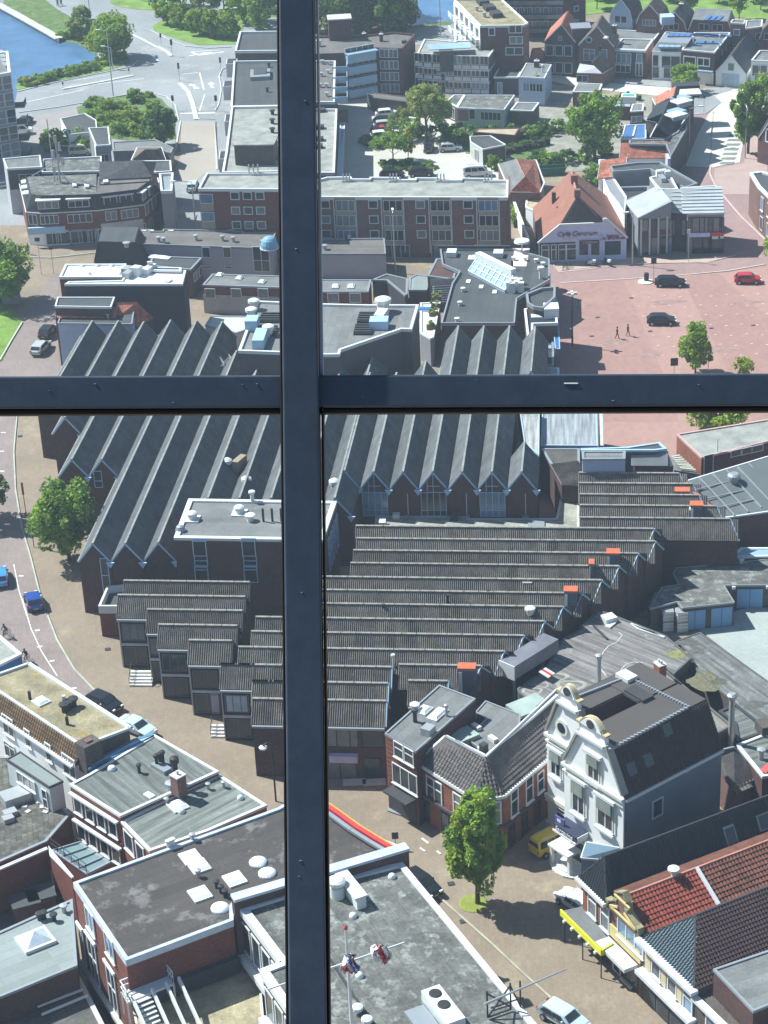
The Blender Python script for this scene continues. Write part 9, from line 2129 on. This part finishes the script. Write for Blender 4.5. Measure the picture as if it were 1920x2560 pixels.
for lb,p,a in(('cyclist in dark top riding along the canal path, the left one',Z1(335,38),.5),('cyclist in dark top riding along the canal path, the right one',Z1(355,34),.5)):person(lb,p,a,NV,JN,'ride');bike(lb.replace('cyclist in dark top riding','bicycle ridden'),p,a)
person('cyclist with dark jacket passing the blue walled house',W5(285,325),2.9,NV,WH,'ride');bike('bicycle under the cyclist beside the blue walled house',W5(285,325),2.9)
person('cyclist half hidden behind the gravel roof edge at far left',W5(70,60),2.7,GY,JN,'ride');bike('bicycle under the cyclist at the far left roof edge',W5(70,60),2.7)
bike('motorcycle with white luggage in front of the lilac cafe wall',C1(1035,690),.7,BLK,moto=True,cat='motorcycle');bike('scooter with pale seat parked left of the luggage motorcycle',C1(815,700),1.2,STEEL,moto=True,cat='scooter');bike('bicycle leaning at the cafe corner, lower left one',C1(450,735),-.5);bike('bicycle leaning at the cafe corner, right one',C1(505,725),-.5)
r=empty('parasol','pale green folded parasol in front of the cafe windows','parasol',G(C1(380,600)));c=G(C1(380,600));m=MB();m.tube([c,c+Vector((0,0,2.6))],.04,6);m.build('pole',WTRIM,r);m=MB();m.lathe(c+Vector((0,0,2.0)),[(1.7,0),(1.2,.3),(.5,.55),(.05,.7)],8);m.build('canopy',M('pale_green_canvas',(.30,.48,.42),.8),r)
for k,x in enumerate((712,868)):
 c=G(C1(x,588));r=empty('planter_bench',('left','right')[k]+' green bench below the cafe window','bench',c,'green benches at the cafe');m=MB();m.box(c+Vector((0,0,.4)),1.7,.5,.08);m.build('seat',M('green_paint',(.10,.28,.20),.6),r)
 for s in(-.7,.7):m=MB();m.box(c+Vector((s,0,0)),.1,.4,.4);m.build('leg',DTRIM,r)
c=G(Z4(215,1165));r=empty('waste_skip','dark green open waste skip behind the red roofs','skip',c);m=MB()
V=[c+Vector((x*(2.4 if z_ else 1.8),y*(.9 if z_ else .8),z_))for z_ in(0,1.3)for x,y in((-1,-1),(1,-1),(1,1),(-1,1))]
m.add(V,[(0,3,2,1),(0,1,5,4),(1,2,6,5),(2,3,7,6),(3,0,4,7)]);m.build('tub',M('skip_green',(.03,.12,.07),.6),r)
m=MB()
for i in range(4):m.beam(V[4+i],V[4+(i+1)%4],.14,.14)
m.build('rim',M('skip_green',(.03,.12,.07),.6),r)
# ============================================================ WINDOW FRAME IN FRONT (the tower's glazing)
FM=M('anodised_window_frame',(.04,.064,.098),.5,.16,1.5,30,spec=.4,col2=(.055,.08,.115),thr=.58);FS=M('black_frame_strip',(.006,.007,.009),.6)
wf=empty('window_frame','dark blue metal window frame with one upright and one crossbar right in front of the viewer','window frame',at_depth((760,1000),4.2)-Vector((0,0,3)))
ax=(cx).normalized();ay=(-cy).normalized();az=cz.normalized()
D=4.0
def fbar(name,pts,d0,d1,mat,par=wf):
 """a bar whose face corners are given on the glazing plane at depth d0 and that is (d1-d0) deep"""
 V=[at_depth(p,d0)for p in pts];V+=[v+az*(d1-d0)for v in V]
 F=[(0,1,2,3),(7,6,5,4),(0,4,5,1),(1,5,6,2),(2,6,7,3),(3,7,4,0)]
 o=mk(name,V,F,mat,par,uv=False);bv=o.modifiers.new('bevel','BEVEL');bv.width=.0035;bv.segments=2;return o
fbar('upright',[(692,-500),(778,-500),(823,3060),(727,3060)],D,D+.10,FM)
fbar('upright_edge',[(686.5,-500),(694,-500),(727,3060),(719,3060)],D+.012,D+.09,FS)
fbar('crossbar',[(-600,943),(2500,931),(2500,1012),(-600,1024)],D+.02,D+.11,FM)
fbar('crossbar_strip',[(-600,1025),(2500,1013),(2500,1026),(-600,1040)],D+.035,D+.1,FS)  # thin black strip along the lower edge of the crossbar
fbar('upright_gasket',[(803,1010),(809,1010),(831,3060),(824,3060)],D+.02,D+.09,FS)
fbar('white_bead',[(786,-500),(789,-500),(808,937),(799,937)],D+.05,D+.09,M('pale_bead',(.30,.36,.42),.5))
fbar('sill_scratch',[(1410,957),(1446,957),(1446,960),(1410,960)],D+.0185,D+.021,VENT)
for p in((604,960),(640,958),(748,2150),(235,958),(745,2190),(120,975),(905,990),(1190,948),(1530,1000),(1745,960),(430,1005),(752,1480),(738,620),(760,250)):fbar('paint_chip',[(p[0],p[1]),(p[0]+2+p[0]%7,p[1]+1),(p[0]+2+p[0]%7,p[1]+2.5),(p[0],p[1]+2+p[1]%3)],D+(.0185 if not 730<p[0]<770 else-.001),D+.021,M('grey_chip',(.2,.22,.25)))
gm=bpy.data.materials.new('window_glass');gm.use_nodes=True;nn_=gm.node_tree.nodes;ll_=gm.node_tree.links
nn_.remove(nn_['Principled BSDF']);tb=nn_.new('ShaderNodeBsdfTransparent');tb.inputs[0].default_value=(.86,.955,1,1);gb=nn_.new('ShaderNodeBsdfGlossy');gb.inputs['Roughness'].default_value=.02;gb.inputs['Color'].default_value=(.7,.8,1,1)
mx=nn_.new('ShaderNodeMixShader');mx.inputs[0].default_value=.012;ll_.new(tb.outputs[0],mx.inputs[1]);ll_.new(gb.outputs[0],mx.inputs[2]);ll_.new(mx.outputs[0],nn_['Material Output'].inputs['Surface'])
for x0,x1,y0,y1 in((-600,706,-500,945),(790,2500,-500,937),(-600,720,1034,3060),(800,2500,1026,3060)):
 V=[at_depth(p,D+.06)for p in((x0,y0),(x1,y0),(x1,y1),(x0,y1))];mk('glass_pane',V,[(0,1,2,3)],gm,wf,uv=False)
# ============================================================ HAZE
hz_=bpy.data.materials.new('haze_air');hz_.use_nodes=True;n_=hz_.node_tree.nodes;n_.remove(n_['Principled BSDF'])
pv=n_.new('ShaderNodeVolumePrincipled');pv.inputs['Color'].default_value=(.70,.85,1,1);pv.inputs['Density'].default_value=.0003;pv.inputs['Anisotropy'].default_value=.1
hz_.node_tree.links.new(pv.outputs[0],n_['Material Output'].inputs['Volume'])
m=MB();m.box((0,1200,-3),3300,3900,123);m.build('haze',hz_,kind='stuff',uv=False)
